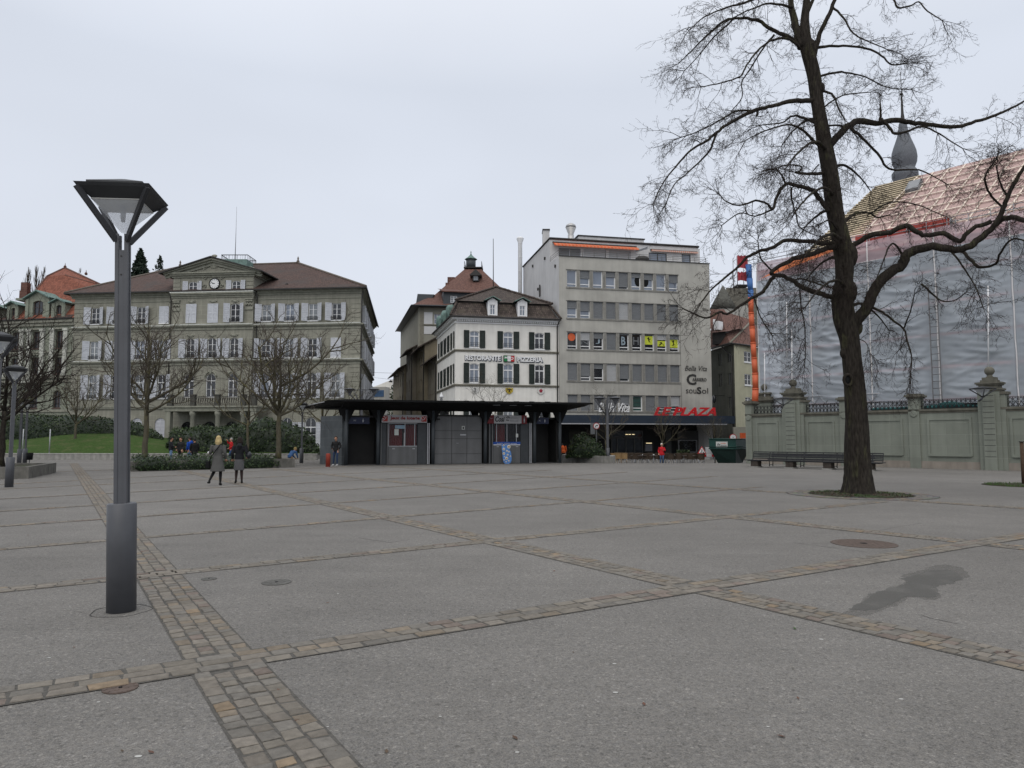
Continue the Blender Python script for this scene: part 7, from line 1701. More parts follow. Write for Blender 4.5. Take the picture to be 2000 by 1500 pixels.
# ------------------------------------------------------------------ smaller bare trees
def small_tree(base, H_, fork, label, seed, spread=.9, nl=7, r0=.11, lean=0., dens=1.0, group=None, pollard=False, mats=(None, None)):
    r_ = random.Random(seed); base = Vector(base); t = root('bare_tree', base, label, 'tree', group); bm1 = MB(); bm2 = MB()
    top = base + Vector((lean, 0, fork)); n = 6
    P = [base.lerp(top, i / n) + Vector((r_.gauss(0, .02), r_.gauss(0, .02), 0)) * (1 if i else 0) for i in range(n + 1)]
    bm1.tube(P, [r0 * (1.35 if i == 0 else 1.0 - .25 * i / n) for i in range(n + 1)], 9)
    lead = [top, top + Vector((.05, 0, (H_ - fork) * .35)), top + Vector((-.06, .03, (H_ - fork) * .7)), top + Vector((0, 0, (H_ - fork)))]
    def br(p, d, L, r, lev):
        k = 5 if lev < 2 else 3; Q_ = [p]; q = p.copy(); d = d.normalized()
        for i in range(k):
            up = .16 if lev < 2 else .06; d = (d + Vector((r_.gauss(0, .17), r_.gauss(0, .17), r_.gauss(up * (.3 if i < 1 else 1), .1)))).normalized(); q = q + d * (L / k); Q_.append(q.copy())
        (bm1 if lev < 2 else bm2).tube(Q_, [r * (1 - .65 * i / k) for i in range(k + 1)], (6, 5, 3, 3)[lev], caps=False)
        if lev < 3:
            m = int((7, 6, 4)[lev] * dens + .5)
            for j in range(m):
                f = (j + r_.random()) / m * .85 + .15; i = min(k - 1, int(f * k)); b = Q_[i].lerp(Q_[i + 1], f * k - i); dd = (Q_[i + 1] - Q_[i]).normalized()
                sd_ = Vector((r_.gauss(0, 1), r_.gauss(0, 1), r_.gauss(.2, .8))); sd_ = (sd_ - dd * sd_.dot(dd)).normalized(); br(b, dd * .7 + sd_ * .8, L * r_.uniform(.3, .6), max(.0055, r * .45), lev + 1)
    bm1.tube(lead, [r0 * .72, r0 * .5, r0 * .3, r0 * .12], 6)
    for k in range(nl):
        a = 2 * pi * k / nl + r_.uniform(-.4, .4); z = r_.uniform(-.1, .3) * (H_ - fork) if k % 2 else r_.uniform(-.15, .05) * (H_ - fork); rise = r_.uniform(.45, 1.1)
        br(top + Vector((0, 0, max(-.4, z))), Vector((cos(a) * spread, sin(a) * spread, rise)), (H_ - fork) * r_.uniform(.7, 1.0), r0 * r_.uniform(.4, .62), 0)
    for k in range(5): a = r_.uniform(0, 6.3); br(lead[1].lerp(lead[3], k / 6), Vector((cos(a), sin(a), .8)) , (H_ - fork) * .4, r0 * .25, 1)
    bm1.build('trunk', mats[0] or m_bark2, t); bm2.build('twigs', mats[1] or m_twig2, t); return t
b1_ = at(283, 893, 37.6); b1_.z = .45
small_tree(b1_, 7.4, 2.7, 'bare tree with mossy limbs rising from the hedge planter, left of the walking women', 5, spread=1.0, nl=8, r0=.15, dens=1.15)
b2_ = at(543, 893, 41.5); b2_.z = .45
small_tree(b2_, 7.8, 2.9, 'bare tree growing at the right end of the hedge planter, beside the kiosk', 9, spread=1.25, nl=8, r0=.16, dens=1.15)
b3_ = at(484, 850, 52); b3_.z = .4
small_tree(b3_, 7.0, 2.6, 'thin bare tree standing in the shrubs between the two planter trees', 12, spread=.9, nl=6, r0=.11)
b4_ = at(629, 850, 54); b4_.z = .4
small_tree(b4_, 7.2, 2.8, 'bare tree in front of the corner of the clock building, left of the twin lamp', 14, spread=.9, nl=6, r0=.11)
b5_ = at(147, 850, 61); b5_.z = 1.2
small_tree(b5_, 6.2, 2.0, 'thin dark bare tree behind the lawn hedge at the corner of the clock building', 15, spread=.8, nl=6, r0=.12)
b6_ = at(2, 915, 30.5); b6_.z = .4
small_tree(b6_, 6.8, 2.4, 'spreading dark bare tree in the planter at the left edge of the square', 21, spread=1.3, nl=8, r0=.12, dens=1.1, mats=(m_bark, m_twig))
b7_ = at(-60, 890, 40); b7_.z = 0
small_tree(b7_, 8.6, 2.9, 'large bare tree just beyond the left edge, its branches reaching in over the lamps', 22, spread=1.4, nl=8, r0=.15, dens=1.1, mats=(m_bark, m_twig))
for px_b, Yb, hh, sd_, lb in ((1183, 55, 5.4, 31, 'slender young bare tree beside the twin lamp in front of the entrance'), (1294, 59.5, 4.6, 32, 'slender young bare tree behind the person in the red jacket'), (1396, 60, 4.3, 33, 'slender young bare tree behind the green skip'), (966, 58, 6.2, 34, 'young bare tree showing above the kiosk roof before the cream house')):
    b = at(px_b, 880, Yb); b.z = gz(b.x, b.y); small_tree(b, hh, 1.9 if px_b > 1000 else 2.6, lb, sd_, spread=.7, nl=5, r0=.05, dens=.8)
# conifers and poplars behind the roofs
def conifer(x, ytop, ybot, Y, wpx, label, seed, dense=1):
    r_ = random.Random(seed); t = at(x, ytop, Y); b = at(x, ybot, Y); w_ = wpx * Y / FPX; rt = root('conifer', (t.x, Y, 0), label, 'tree'); mb = MB(); mb.tube([(t.x, Y, 0), (t.x, Y, t.z)], [.35, .03], 6); mb.build('trunk', m_bark2, rt)
    mb = MB(); Hh = t.z - b.z
    for i in range(int(1500 * dense)):
        f = r_.random() ** .75; a = r_.uniform(0, 2 * pi); R3 = w_ * .5 * (f ** .8) * (1 + .22 * sin(a * 3 + f * 22) + .12 * sin(f * 60)); q = r_.uniform(.55 if dense > .6 else .2, 1) * R3
        p = Vector((t.x + q * cos(a), Y + q * sin(a), t.z - f * Hh)); leafq(mb, p, .34 if dense > .6 else .25, [(.012, .022, .014), (.018, .032, .02), (.025, .04, .026)])
    mb.build('crown', m_leaf, rt)
conifer(275, 486, 560, 112, 42, 'dense dark conifer behind the clock building roof, just right of the large lamp', 3, 1.6)
conifer(313, 499, 545, 112, 30, 'small thin conifer behind the roof of the clock building, right of the dense one', 4, .25)
for i, (x, y) in enumerate(((52, 517), (68, 514), (82, 517), (153, 520))):
    p = at(x, 600, 125); t = at(x, y, 125); r_ = random.Random(60 + i); rt = root('poplar', (p.x, 125, 0), ('leftmost', 'middle', 'right hand', 'faint small')[i] + ' bare upright poplar far behind the red roof', 'tree', 'bare poplars beyond the red roof'); mb = MB(); mb.tube([(p.x, 125, 0), (p.x, 125, t.z - .4)], [.3, .04], 5); mb.build('trunk', m_twig2, rt); mb = MB()
    for k in range(70 if i < 3 else 30):
        f = r_.random(); a = r_.uniform(0, 6.28); z = lerp(p.z, t.z, f * .85); b = Vector((p.x, 125, z)); d = Vector((cos(a) * .28, sin(a) * .28, 1)); L = (t.z - z) * r_.uniform(.25, .5) + .5; mb.tube([b, b + d * L * .5, b + Vector((d.x * .8, d.y * .8, 1)) * L], [.045, .03, .012], 3, caps=False)
    mb.build('crown', m_twig2, rt)
t7 = at(772, 752, 125); rt = root('dark_tree', (t7.x, 125, 0), 'dark evergreen tree at the far end of the street', 'tree'); mb = MB(); mb.tube([(t7.x, 125, 0), (t7.x, 125, t7.z)], [.3, .05], 6); mb.build('trunk', m_bark2, rt); mb = MB()
for i in range(1600): r_ = rnd.random() ** .5 * 1.7; a = rnd.uniform(0, 6.3); z = rnd.random(); leafq(mb, Vector((t7.x + r_ * cos(a) * (1.15 - z * .8), 125 + r_ * sin(a), lerp(2, t7.z, z))), .22)
mb.build('crown', m_leaf, rt)
# tree at the right edge: trunk and its pit
e_ = gp(2000, 948); rt = root('wooden_post', e_, 'brown wooden post in a grassy pit at the right edge of the photo', 'post'); mb = MB(); mb.tube([e_, e_ + Vector((0, 0, 1.5))], [.065, .06], 8); mb.build('shaft', mat('brown_wood', (.07, .045, .03), .9, .3, 6.), rt); mb = MB(); mb.tube([e_ + Vector((0, 0, 1.5)), e_ + Vector((0, 0, 1.53))], .085, 8); mb.build('cap', m_gutter, rt)
mb = MB(); mb.lathe([(1.25, 0), (1.25, .012), (.3, .05), (.02, .06)], 30, c=tuple(e_)); struct('soil', mb, m_soil)
tf = MB()
for i in range(700):
    r_ = 1.2 * sqrt(pr()); t = 2 * pi * pr(); p = e_ + Vector((r_ * cos(t), r_ * sin(t), .015)); h = .03 + pr() * .04; a_ = pr() * pi; d = Vector((cos(a_), sin(a_), 0)) * .015; tf.face([p - d, p + d, p + Vector((0, 0, h))], col=(.03 + pr() * .03, .07 + pr() * .05, .015))
single('grass_tufts', tf, m_leaf, e_, 'grass growing round the wooden post at the right edge', 'grass', kind='stuff')
# ------------------------------------------------------------------ square street lamps (one kind, copied)
def lamp_parts(t, Ht=4.02, collar=1.0, hd=.305):
    I_ = W[t]; B = lambda: MB(I_)
    mb = B(); mb.lathe([(.127, 0), (.127, collar - .01), (.118, collar)], 28); mb.build('collar', m_steel, t)
    zf = Ht - .46; mb = B()
    mb.box(-.050, .050, -.047, .047, collar, zf - .14)
    for x, y in ((-.056, -.053), (.026, -.053), (-.056, .023), (.026, .023)): mb.box(x, x + .030, y, y + .030, collar, zf + .02)
    p_ = mb.build('post', m_steel, t)
    mb = B()
    for zz in (zf - .2, zf - .38): mb.lathe([(.006, 0), (.006, .002)], 8, c=(0, 0, 0)); mb.M = I_ @ Matrix.Translation((-.0, -.0475, zz)) @ Matrix.Rotation(R(90), 4, 'X'); mb.lathe([(.008, 0), (.008, .004)], 8); mb.M = I_
    mb.build('bolts', m_gutter, p_)
    zr_ = Ht - .06
    for sx in (-1, 1):
        for sy_ in (-1, 1):
            mb = B(); a = Vector((sx * .045, sy_ * .042, zf - .05)); b = Vector((sx * hd, sy_ * hd, zr_)); d = (b - a).normalized(); s_ = Vector((-sy_ * sx * sx, sx * sy_ * sy_, 0)).normalized() * .024 if False else Vector((-sy_, sx, 0)).normalized() * .016; u = d.cross(s_).normalized() * .025
            mb.raw([a - s_ - u, a + s_ - u, a + s_ + u, a - s_ + u, b - s_ - u, b + s_ - u, b + s_ + u, b - s_ + u], [(0, 1, 2, 3), (7, 6, 5, 4), (0, 4, 5, 1), (1, 5, 6, 2), (2, 6, 7, 3), (3, 7, 4, 0)]); mb.build('arm', mat('dark_arm_steel', (.035, .036, .040), .5, .2, 4.), t)
    mb = B()
    # canopy: square frame rim, sloping inner skirt, flat pyramid roof
    mb.lathe([(hd, 0), (hd + .02, .03), (hd - .06, .045), (hd - .06, .075), (.02, .17)], 4, c=(0, 0, zr_), sq=True, sm=False)
    inn = hd * .70; mb.raw([(x * hd, y * hd, zr_ - .001) for x, y in ((-1, -1), (1, -1), (1, 1), (-1, 1))] + [(x * inn, y * inn, zr_ - .085) for x, y in ((-1, -1), (1, -1), (1, 1), (-1, 1))], [(i, (i + 1) % 4, 4 + (i + 1) % 4, 4 + i) for i in range(4)])
    hdo = mb.build('head', mat('lamp_head', (.036, .038, .041), .55, .2, 3.), t)
    mb = B(); mb.box(-inn, inn, -inn, inn, zr_ - .095, zr_ - .086); mb.build('reflector', mat('lamp_reflector', (.42, .42, .40), .5, .15, 4.), hdo)
    mb = B(); q = inn * .98; mb.raw([(x * q, y * q, zr_ - .097) for x, y in ((-1, -1), (1, -1), (1, 1), (-1, 1))] + [(x * .015, y * .015, zf + .04) for x, y in ((-1, -1), (1, -1), (1, 1), (-1, 1))], [(i, (i + 1) % 4, 4 + (i + 1) % 4, 4 + i) for i in range(4)]); mb.build('diffuser', mat('clear_acrylic', (.75, .79, .84), .25, .05, 2., alpha=.42, spec=.4), hdo)
    mb = B(); mb.lathe([(.018, 0), (.024, .05), (.024, .14), (.01, .15)], 10, c=(0, 0, zr_ - .25)); mb.lathe([(.05, 0), (.05, .01)], 12, c=(0, 0, zr_ - .106)); mb.build('bulb', m_steelL, hdo)
lamp = root('street_lamp', lampP, 'large grey street lamp with a square inverted pyramid head, in the foreground on the left', 'street lamp', 'square headed street lamps', rz=R(11))
lamp.rotation_euler = (0, R(-2.0), R(11)); W[lamp] = W[lamp]
lamp_parts(lamp)
def lamp_at(x, y, Y, label, rz=42, z=None, sc_=None):
    c = copy_tree(lamp); p = at(x, y, Y); place(c, (p.x, p.y, gz(p.x, p.y) if z is None else z), R(rz), label, sc_)
    if x < 60: c.rotation_euler.y = R(-1.6) if abs(rz) < 1 else 0
lamp_at(17.5, 950, 24.0, 'grey street lamp in front of the planter at the left edge')
lamp_at(37, 909, 43.5, 'grey street lamp behind the left planter, left one of a close pair', 10)
lamp_at(48, 908, 45.5, 'grey street lamp behind the left planter, right one of a close pair', 20)
lamp_at(-18, 1000, 16.6, 'grey street lamp cut off by the left edge, only its head reaching in', 30)
lamp_at(588.5, 904, 48.0, 'grey street lamp left of the kiosk, its head against the roof edge', 15)
def wall_lamp(x, ybot, ytop, Y, label):
    p = at(x, ybot, Y); t = root('wall_lamp', p, label, 'lamp', 'lamps on the pilasters of the green wall', R(20)); h = at(x, ytop, Y).z - p.z; I_ = W[t]
    for a in range(4): q = R(45 + 90 * a); mb = MB(I_); mb.tube([(0, 0, .0), (.58 * cos(q), .58 * sin(q), h - .1)], .035, 4); mb.build('arm', m_steel, t)
    mb = MB(I_); mb.lathe([(.42, 0), (.44, .03), (.38, .05), (.02, .14)], 4, c=(0, 0, h - .1), sq=True, sm=False); mb.build('head', MATS['lamp_head'], t); mb = MB(I_); mb.lathe([(.015, .05), (.26, h - .11)], 4, sq=True, sm=False); mb.build('diffuser', MATS['clear_acrylic'], t)
    mb = MB(I_); mb.tube([(0, 0, .05), (0, .1, -.1), (.25, .42, -.16)], .05, 6); mb.build('bracket', m_steel, t)
wall_lamp(1530, 792, 776.5, 43.6, 'small square grey lamp mounted on the left stone-ball pilaster of the green wall')
wall_lamp(1920, 776, 756, 36.4, 'square grey lamp mounted on the right stone-ball pilaster of the green wall')
def twin(x, Y, label, Ht, zb, gap):
    p = at(x, 890, Y); p.z = zb; t = root('twin_lamp', p, label, 'street lamp'); I_ = W[t]
    mb = MB(I_); mb.lathe([(.127, 0), (.127, 1.0)], 20); mb.build('collar', m_steel, t); mb = MB(I_); mb.box(-.08, .08, -.08, .08, 1.0, Ht - .1); mb.box(-gap - .3, gap + .3, -.03, .03, Ht - .06, Ht); mb.build('post', m_steel, t)
    for s in (-1, 1):
        for yy in (-.33, .33):
            mb = MB(I_); mb.tube([(s * .06, 0, Ht - 1.25), (s * (gap + .3), yy, Ht - .06)], .032, 4); mb.tube([(s * .06, 0, Ht - 1.25), (s * (gap - .3), yy, Ht - .06)], .025, 4); mb.build('arm', m_steel, t)
        mb = MB(I_); mb.lathe([(.36, 0), (.38, .03), (.33, .05), (.02, .13)], 4, c=(s * gap, 0, Ht), sq=True, sm=False); mb.lathe([(.02, -.5), (.22, -.02)], 4, c=(s * gap, 0, Ht), sq=True, sm=False); mb.build('head', m_steel, t)
twin(1187, 50.3, 'twin headed grey street lamp standing at the planter wall, before the shop entrance', 4.5, .0, .56)
twin(705, 55, 'twin headed grey street lamp, both heads showing above the left part of the kiosk roof', 5.45, 0, .95)

# ------------------------------------------------------------------ kiosk pavilion
k0_ = gp(671, 909); k1_ = gp(1092, 904.2); k1_ = k1_ * (48.4 / k1_.y); k0_.z = k1_.z = 0
K = Fr(k0_, k1_); ks = lambda x, y=860, t=0.: K.s(x, y, t); kz = lambda x, y, t=0.: K.z(x, y, t)
kio = root('kiosk', k0_, 'long black kiosk pavilion with a curved overhanging roof, grey shutters and two sales windows', 'kiosk')
ZW = 3.08; ZU = 3.42
KL = K.L
# slate side wall on the left, running back
sl0 = gp(624.5, 906.3); S3 = Fr((sl0.x, sl0.y), (k0_.x, k0_.y))
mb = S3.mb(); mb.box(0, S3.L - .28, 0, .3, 0, ZW); mb.build('slate_wall', mat('slate_panel_brick', (.055, .066, .072), .45, .35, 1.6, brick=(1.2, .56, .012, (.10, .11, .115), .18), spec=.5), kio)
m_kg = mat('grey_metal_panel', (.125, .128, .132), .5, .12, 1.2, streak=.2)
m_kd = mat('dark_metal_panel', (.016, .016, .016), .6, .2, 1.5)
cols_ = [ks(x) for x in (676, 738, 845, 947, 1043, 1092)]
for s in cols_:
    mb = K.mb(); mb.tube([(s, -.1, 0), (s, -.1, ZU)], .115, 14); c_ = mb.build('column', m_slate, kio)
    mb = K.mb(); mb.yprism([(s - .1, ZU - .75), (s + .1, ZU - .75), (s + .55, ZU + .12), (s - .55, ZU + .12)], -.17, -.03); mb.build('bracket', m_black, c_)
    mb = K.mb(); mb.yprism([(s - .08, ZU - .55), (s + .08, ZU - .55), (s + .3, ZU + .1), (s - .3, ZU + .1)], 2.4, 2.5); mb.box(s - .07, s + .07, 2.4, 2.5, ZW, ZU); mb.build('rear_bracket', m_black, c_)
# walls, bay by bay
def kbox(name, m, x0, x1, t0, t1, z0, z1, par=None): mb = K.mb(); mb.box(x0, x1, t0, t1, z0, z1); return mb.build(name, m, par or kio)
kbox('rear_wall', m_kd, .35, KL - .2, 3.4, 3.6, 0, ZW)
kbox('ceiling', m_kd, .35, KL - .2, .12, 3.39, ZW - .12, ZW + .0)
kbox('side_wall', m_kd, KL - .16, KL - .02, .15, 3.6, 0, ZW)
kbox('partition', m_kd, ks(738) + .08, ks(742), .1, 3.39, 0, ZW - .13); kbox('partition', m_kd, ks(1036) , ks(1041), .1, 3.39, 0, ZW - .13)
kbox('partition', m_kd, ks(843), ks(848) , .0, 3.39, 0, ZW - .13); kbox('partition', m_kd, ks(944), ks(952), .0, 3.39, 0, ZW - .13)
# recesses for the toilets with blue signs
for x0, x1, y0, y1, tx in ((679, 721, 815, 828, 'WC'), (1046, 1072, 816, 828, 'WC')):
    a, b, z0, z1 = ks(x0), ks(x1), kz(700 if x0 < 800 else 1060, y1), kz(700 if x0 < 800 else 1060, y0); sgn = kbox('toilet_sign', m_dblue, a, b, .0, .1, z0, z1)
    mb = K.mb(); text(mb, tx, lerp(a, b, .25), lerp(a, b, .38), lerp(z0, z1, .4), lerp(z0, z1, .62), t=-.002, th=.01); c_ = lerp(a, b, .7); mb.ball((c_, -.005, lerp(z0, z1, .72)), .03, 8, 5, sz=(1, .2, 1)); mb.yprism([(c_ - .05, lerp(z0, z1, .5)), (c_ + .05, lerp(z0, z1, .5)), (c_ + .03, lerp(z0, z1, .62)), (c_ - .03, lerp(z0, z1, .62))], -.01, -.001); mb.box(c_ - .025, c_ + .025, -.01, -.001, lerp(z0, z1, .25), lerp(z0, z1, .5)); mb.build('sign_symbols', m_steelL, sgn)
kbox('recess_wall', m_kd, ks(679), ks(737), 1.6, 1.7, 0, ZW - .13); kbox('recess_wall', m_kd, ks(1046), ks(1090), 1.6, 1.7, 0, ZW - .13)
# two sales booths
def booth(x0, xw0, xw1, x1, yb, head, curt):
    a, w0_, w1_, b = ks(x0), ks(xw0), ks(xw1), ks(x1); zs = kz((x0 + x1) / 2, yb); zh = kz((x0 + x1) / 2, 826)
    kbox('counter_panel', m_kg, w0_, w1_, .12, .2, .03, zs); kbox('door_panel', mat('dark_grey_door', (.045, .05, .055), .5, .15), w1_ + .03, b, .12, .2, .03, zh); kbox('door_panel', mat('dark_grey_door', (0, 0, 0)), a, w0_ - .12, .12, .2, .03, zh)
    for s in (w0_ - .1, a + .02, b + .02, b + .12): kbox('door_edge', m_steelL if s > b else m_kg, s, s + .06, .02, .11, .02, zh)
    mb = K.mb(); n = 1 if False else 0
    mb.box(w0_, w1_, .13, .16, zs + .001, zs + .04); mb.box(w0_, w1_, .13, .16, zh - .05, zh)
    for q in ((0, .56, .9) if head == 'l' else (.12, .5, .85)): x = lerp(w0_, w1_, q); mb.box(x, x + .04, .12, .16, zs + .04, zh - .05)
    wf = mb.build('sales_window', m_steelL, kio); mb = K.mb(); mb.face([(w0_, .17, zs), (w1_, .17, zs), (w1_, .17, zh), (w0_, .17, zh)]); mb.build('pane', mat('thin_glass', (.02, .02, .025), .05, .1, alpha=.35, spec=.6), wf)
    for c0, c1 in curt:
        mb = K.mb(); u0, u1 = lerp(w0_, w1_, c0), lerp(w0_, w1_, c1); n = 26
        for i in range(n): p, q = lerp(u0, u1, i / n), lerp(u0, u1, (i + 1) / n); mb.face([(p, .42 + .04 * sin(i * 1.6), zs), (q, .42 + .04 * sin((i + 1) * 1.6), zs), (q, .42 + .04 * sin((i + 1) * 1.6), zh - .1), (p, .42 + .04 * sin(i * 1.6), zh - .1)], sm=True)
        mb.build('red_curtain', mat('red_curtain', (.20, .022, .022), .9, .1), wf)
    mb = K.mb()
    for x in (w0_ + .25, w1_ - .3): mb.box(x, x + .16, .095, .119, zs - .17, zs - .12)
    mb.build('handles', m_steelL, kio); return a, w0_, w1_, b, zs, zh
a, w0_, w1_, b, zs, zh = booth(743, 759, 815.5, 834, 872, 'l', ((0, .5), (.62, 1)))
s0_, s1_ = ks(744.5), ks(833); z0, z1 = kz(790, 825.5), kz(790, 810.5)
sg = kbox('lottery_sign', mat('sign_grey', (.36, .36, .37), .5, .05), s0_, s1_, -.12, .1, z0, z1)
mb = K.mb(); text(mb, "Jeux de loterie", ks(761), ks(818.5), z0 + .13, z1 - .09, t=-.12, th=.015, bold=.03); mb.build('lettering', mat('letter_red', (.22, .012, .012), .6, .05), sg)
for x0, x1 in ((746, 756), (822, 832)):
    mb = K.mb(); u0, u1 = ks(x0), ks(x1); mb.box(u0, u1, -.135, -.121, z0 + .07, z1 - .07); e_ = mb.build('emblem', m_signred, sg); mb = K.mb(); c_ = (u0 + u1) / 2; zc = (z0 + z1) / 2; mb.tube([(c_ - .1 + .1 * cos(a2), -.14, zc + .06 + .08 * sin(a2)) for a2 in [k * pi / 5 for k in range(9)]], .018, 4); mb.tube([(c_ - .12, -.14, zc - .12), (c_, -.14, zc - .02), (c_ + .12, -.14, zc + .14)], .016, 4); mb.build('emblem_mark', m_white, e_)
m_paper = mat('notice_sheet', (.5, .52, .5), .8, .05)
kbox('notice', m_paper, ks(771), ks(779), .14, .165, kz(775, 850), kz(775, 838)); kbox('notice', mat('blue_notice', (.22, .32, .40), .8, .1), ks(772), ks(792), .14, .165, kz(782, 837), kz(782, 830.5)); kbox('strip_notice', m_blindl, ks(789.5), ks(791), .14, .165, kz(790, 871), kz(790, 845))
a, w0_, w1_, b, zs, zh = booth(955, 964, 1017, 1034, 868, 'r', ((.12, .47),))
z0, z1 = kz(990, 827), kz(990, 811.5); sg = kbox('snack_sign', mat('sign_grey', (0, 0, 0)), ks(964), ks(1017.5), -.12, .1, z0, z1)
mb = K.mb(); text(mb, "Cosi", ks(966), ks(984.5), z0 + .1, z1 - .07, t=-.12, th=.015, shear=.3, bold=.02); mb.build('lettering', m_black, sg)
mb = K.mb()
for x, y, r_ in ((988.8, 815.5, .035), (990.5, 814, .03), (993, 816, .04), (988.6, 820.5, .035), (991.2, 821, .04), (990.2, 817.8, .02), (992.5, 814, .025)): mb.ball((ks(x), -.13, kz(990, y)), r_, 7, 5, sz=(1, .3, 1.2))
mb.build('dots', m_black, sg); mb = K.mb(); scribble(mb, ks(995.5), ks(1011), z0 + .3, z1 - .12, -.125, .008, 2, 1); scribble(mb, ks(995.5), ks(1012.5), z0 + .1, z0 + .23, -.125, .008, 2, 2); mb.build('small_lettering', m_blind, sg)
for x0, x1 in ((951, 963.5), (1018, 1028)):
    e_ = kbox('red_panel', mat('dark_red_panel', (.13, .012, .016), .5, .1), ks(x0), ks(x1), -.1, .1, z0 - .02, z1 + .02); mb = K.mb(); c_ = (ks(x0) + ks(x1)) / 2 - (0 if x0 > 1000 else .0)
    if x0 > 1000: mb.lathe([(.055, 0), (.06, .2), (.02, .33), (.022, .42)], 10, c=(c_, -.1, z0 + .04))
    else: mb.tube([(c_ - .14, -.105, (z0 + z1) / 2 + .04), (c_ - .05, -.105, (z0 + z1) / 2 + .1), (c_ + .03, -.105, (z0 + z1) / 2 + .03), (c_ + .14, -.105, (z0 + z1) / 2 + .08)], .013, 4)
    mb.build('panel_mark', m_steelL, e_)
bl_ = kbox('blue_band', m_bluep, w0_, w1_, .08, .119, zs, zs + .17); mb = K.mb(); scribble(mb, w0_ + .25, w1_ - .2, zs + .02, zs + .09, .075, .012, 3, 3); mb.box(w0_, w1_, .085, .119, zs - .05, zs - .002); mb.build('band_lettering', m_white, bl_)
kbox('notice', m_paper, ks(1008.5), ks(1013), .1, .12, kz(1010, 854), kz(1010, 847))
# middle shutter doors
a, b = ks(849), ks(942); zt = kz(895, 810.5); mb = K.mb(); n = 4; dr = [0, .24, .52, .78, 1.0]
for q0_, q1_ in ((0, .36), (.36, .68), (.68, 1)):
    x0_, x1_ = lerp(a, b, q0_) + .012, lerp(a, b, q1_) - .012; zz = .03; zts = [kz(895, 886), kz(895, 856.5), kz(895, 841), zt]
    for z2 in zts: mb.box(x0_, x1_, .1, .16, zz, z2 - .02); zz = z2
sh_ = mb.build('shutter_doors', m_kg, kio); kbox('shutter_backing', m_kd, a, b, .165, .2, .0, zt)
kbox('notice', m_paper, ks(902.5), ks(908), .08, .099, kz(905, 839), kz(905, 832)); kbox('name_plate', m_steelL, ks(899.5), ks(911), .08, .099, kz(905, 850.5), kz(905, 848)); kbox('plate_symbol', m_black, ks(904), ks(906.5), .07, .079, kz(905, 838), kz(905, 833.5)); kbox('door_lever', m_steelL, ks(892), ks(896), .05, .099, kz(895, 866), kz(895, 865.4))
kbox('frieze', m_kd, a - .1, ks(944), .02, .2, zt + .01, ZW)
kbox('plinth', mat('kiosk_floor', (.06, .06, .06), .9, .2), -.1, KL + .2, -.4, 3.7, 0, .025)
for x in (690, 850): kbox('spotlight', m_black, ks(x) - .05, ks(x) + .25, -.3, -.12, kz(x, 820), kz(x, 817.5)) if x > 800 else None
# roof: thin at the rim, belly along the column line
def RP(x, y, t, Y=None): return None
fz = 3.98
F0 = at(676, 779.5, 41.6); F1 = at(1158, 786.5, 47.2); B0r = at(590, 794.5, 49.5); B1r = at(1120, 789, 53.5)
def ctrl(u): return F0.lerp(F1, u), B0r.lerp(B1r, u)
mb = MB(); nu = 40; secs = []
for i in range(nu + 1):
    u = i / nu; f, b = ctrl(u); s_ = lerp(-.35, KL + .5, min(1, max(0, (u - .02) / .86))); cl_ = K.w(s_, -.1, ZU - .02)
    e = min(1, (u + .02) / .07) * min(1, (1 - u) / .14 + .0); e = max(0, e) ** .6
    belly = cl_ if e > .999 else f.lerp(b, .4).lerp(cl_, e); belly = Vector((cl_.x if u < .9 else belly.x, belly.y, lerp(f.z - .14, ZU - .02, e)))
    rear = b.lerp(f, .12); mid = belly.lerp(b, .6); mid.z = lerp(belly.z, b.z, .35)
    top = f.lerp(b, .35); top.z = f.z + .10
    secs.append([f + Vector((0, 0, .0)), f + Vector((0, 0, -.12)), f.lerp(belly, .35) + Vector((0, 0, -.02)), belly, mid, b + Vector((0, 0, -.12)), b, top])
k = 8
mb.raw([p for s in secs for p in s], [(i * k + j, i * k + (j + 1) % k, (i + 1) * k + (j + 1) % k, (i + 1) * k + j) for i in range(nu) for j in range(k)], sm=False)
mb.raw([p for p in secs[0]], [tuple(range(k))]); mb.raw([p for p in secs[-1]], [tuple(range(k - 1, -1, -1))])
rf = mb.build('roof', m_black, kio)
mb = MB(); mb.tube([B0r + Vector((-.1, -.05, -.02)), B0r.lerp(F0, .55) + Vector((0, 0, .06))], .035, 4); mb.build('roof_edge_strip', m_steelL, rf)
mb = MB()
for s_ in (0.0, .35, .67): a = F0.lerp(F1, .58 + s_ * .2) ; mb.box(a.x - .25, a.x + .2, a.y + .5, a.y + .6, a.z - .24, a.z - .19)
mb.build('roof_lights', m_blind, rf)
# dark shape above walls: sloping brackets and vents on the flat roof
mb = K.mb()
for x, w_, h in ((872, .28, .6), (862, .2, .9)): s = K.s(x, 800, 2.2); mb.lathe([(w_ * .6, 0), (w_ * .6, h * .6), (w_ * .8, h * .6 + .02), (w_ * .8, h * .6 + .1)], 12, c=(s, 2.2, ZW))
mb.build('roof_vent', m_white, kio)
p = at(862, 777, 47.5); mb = MB(); mb.lathe([(.07, -1.2), (.07, 0), (.14, .02), (.13, .12), (.03, .3), (.03, .36)], 10, c=p); mb.build('roof_cowl', m_white, rf)
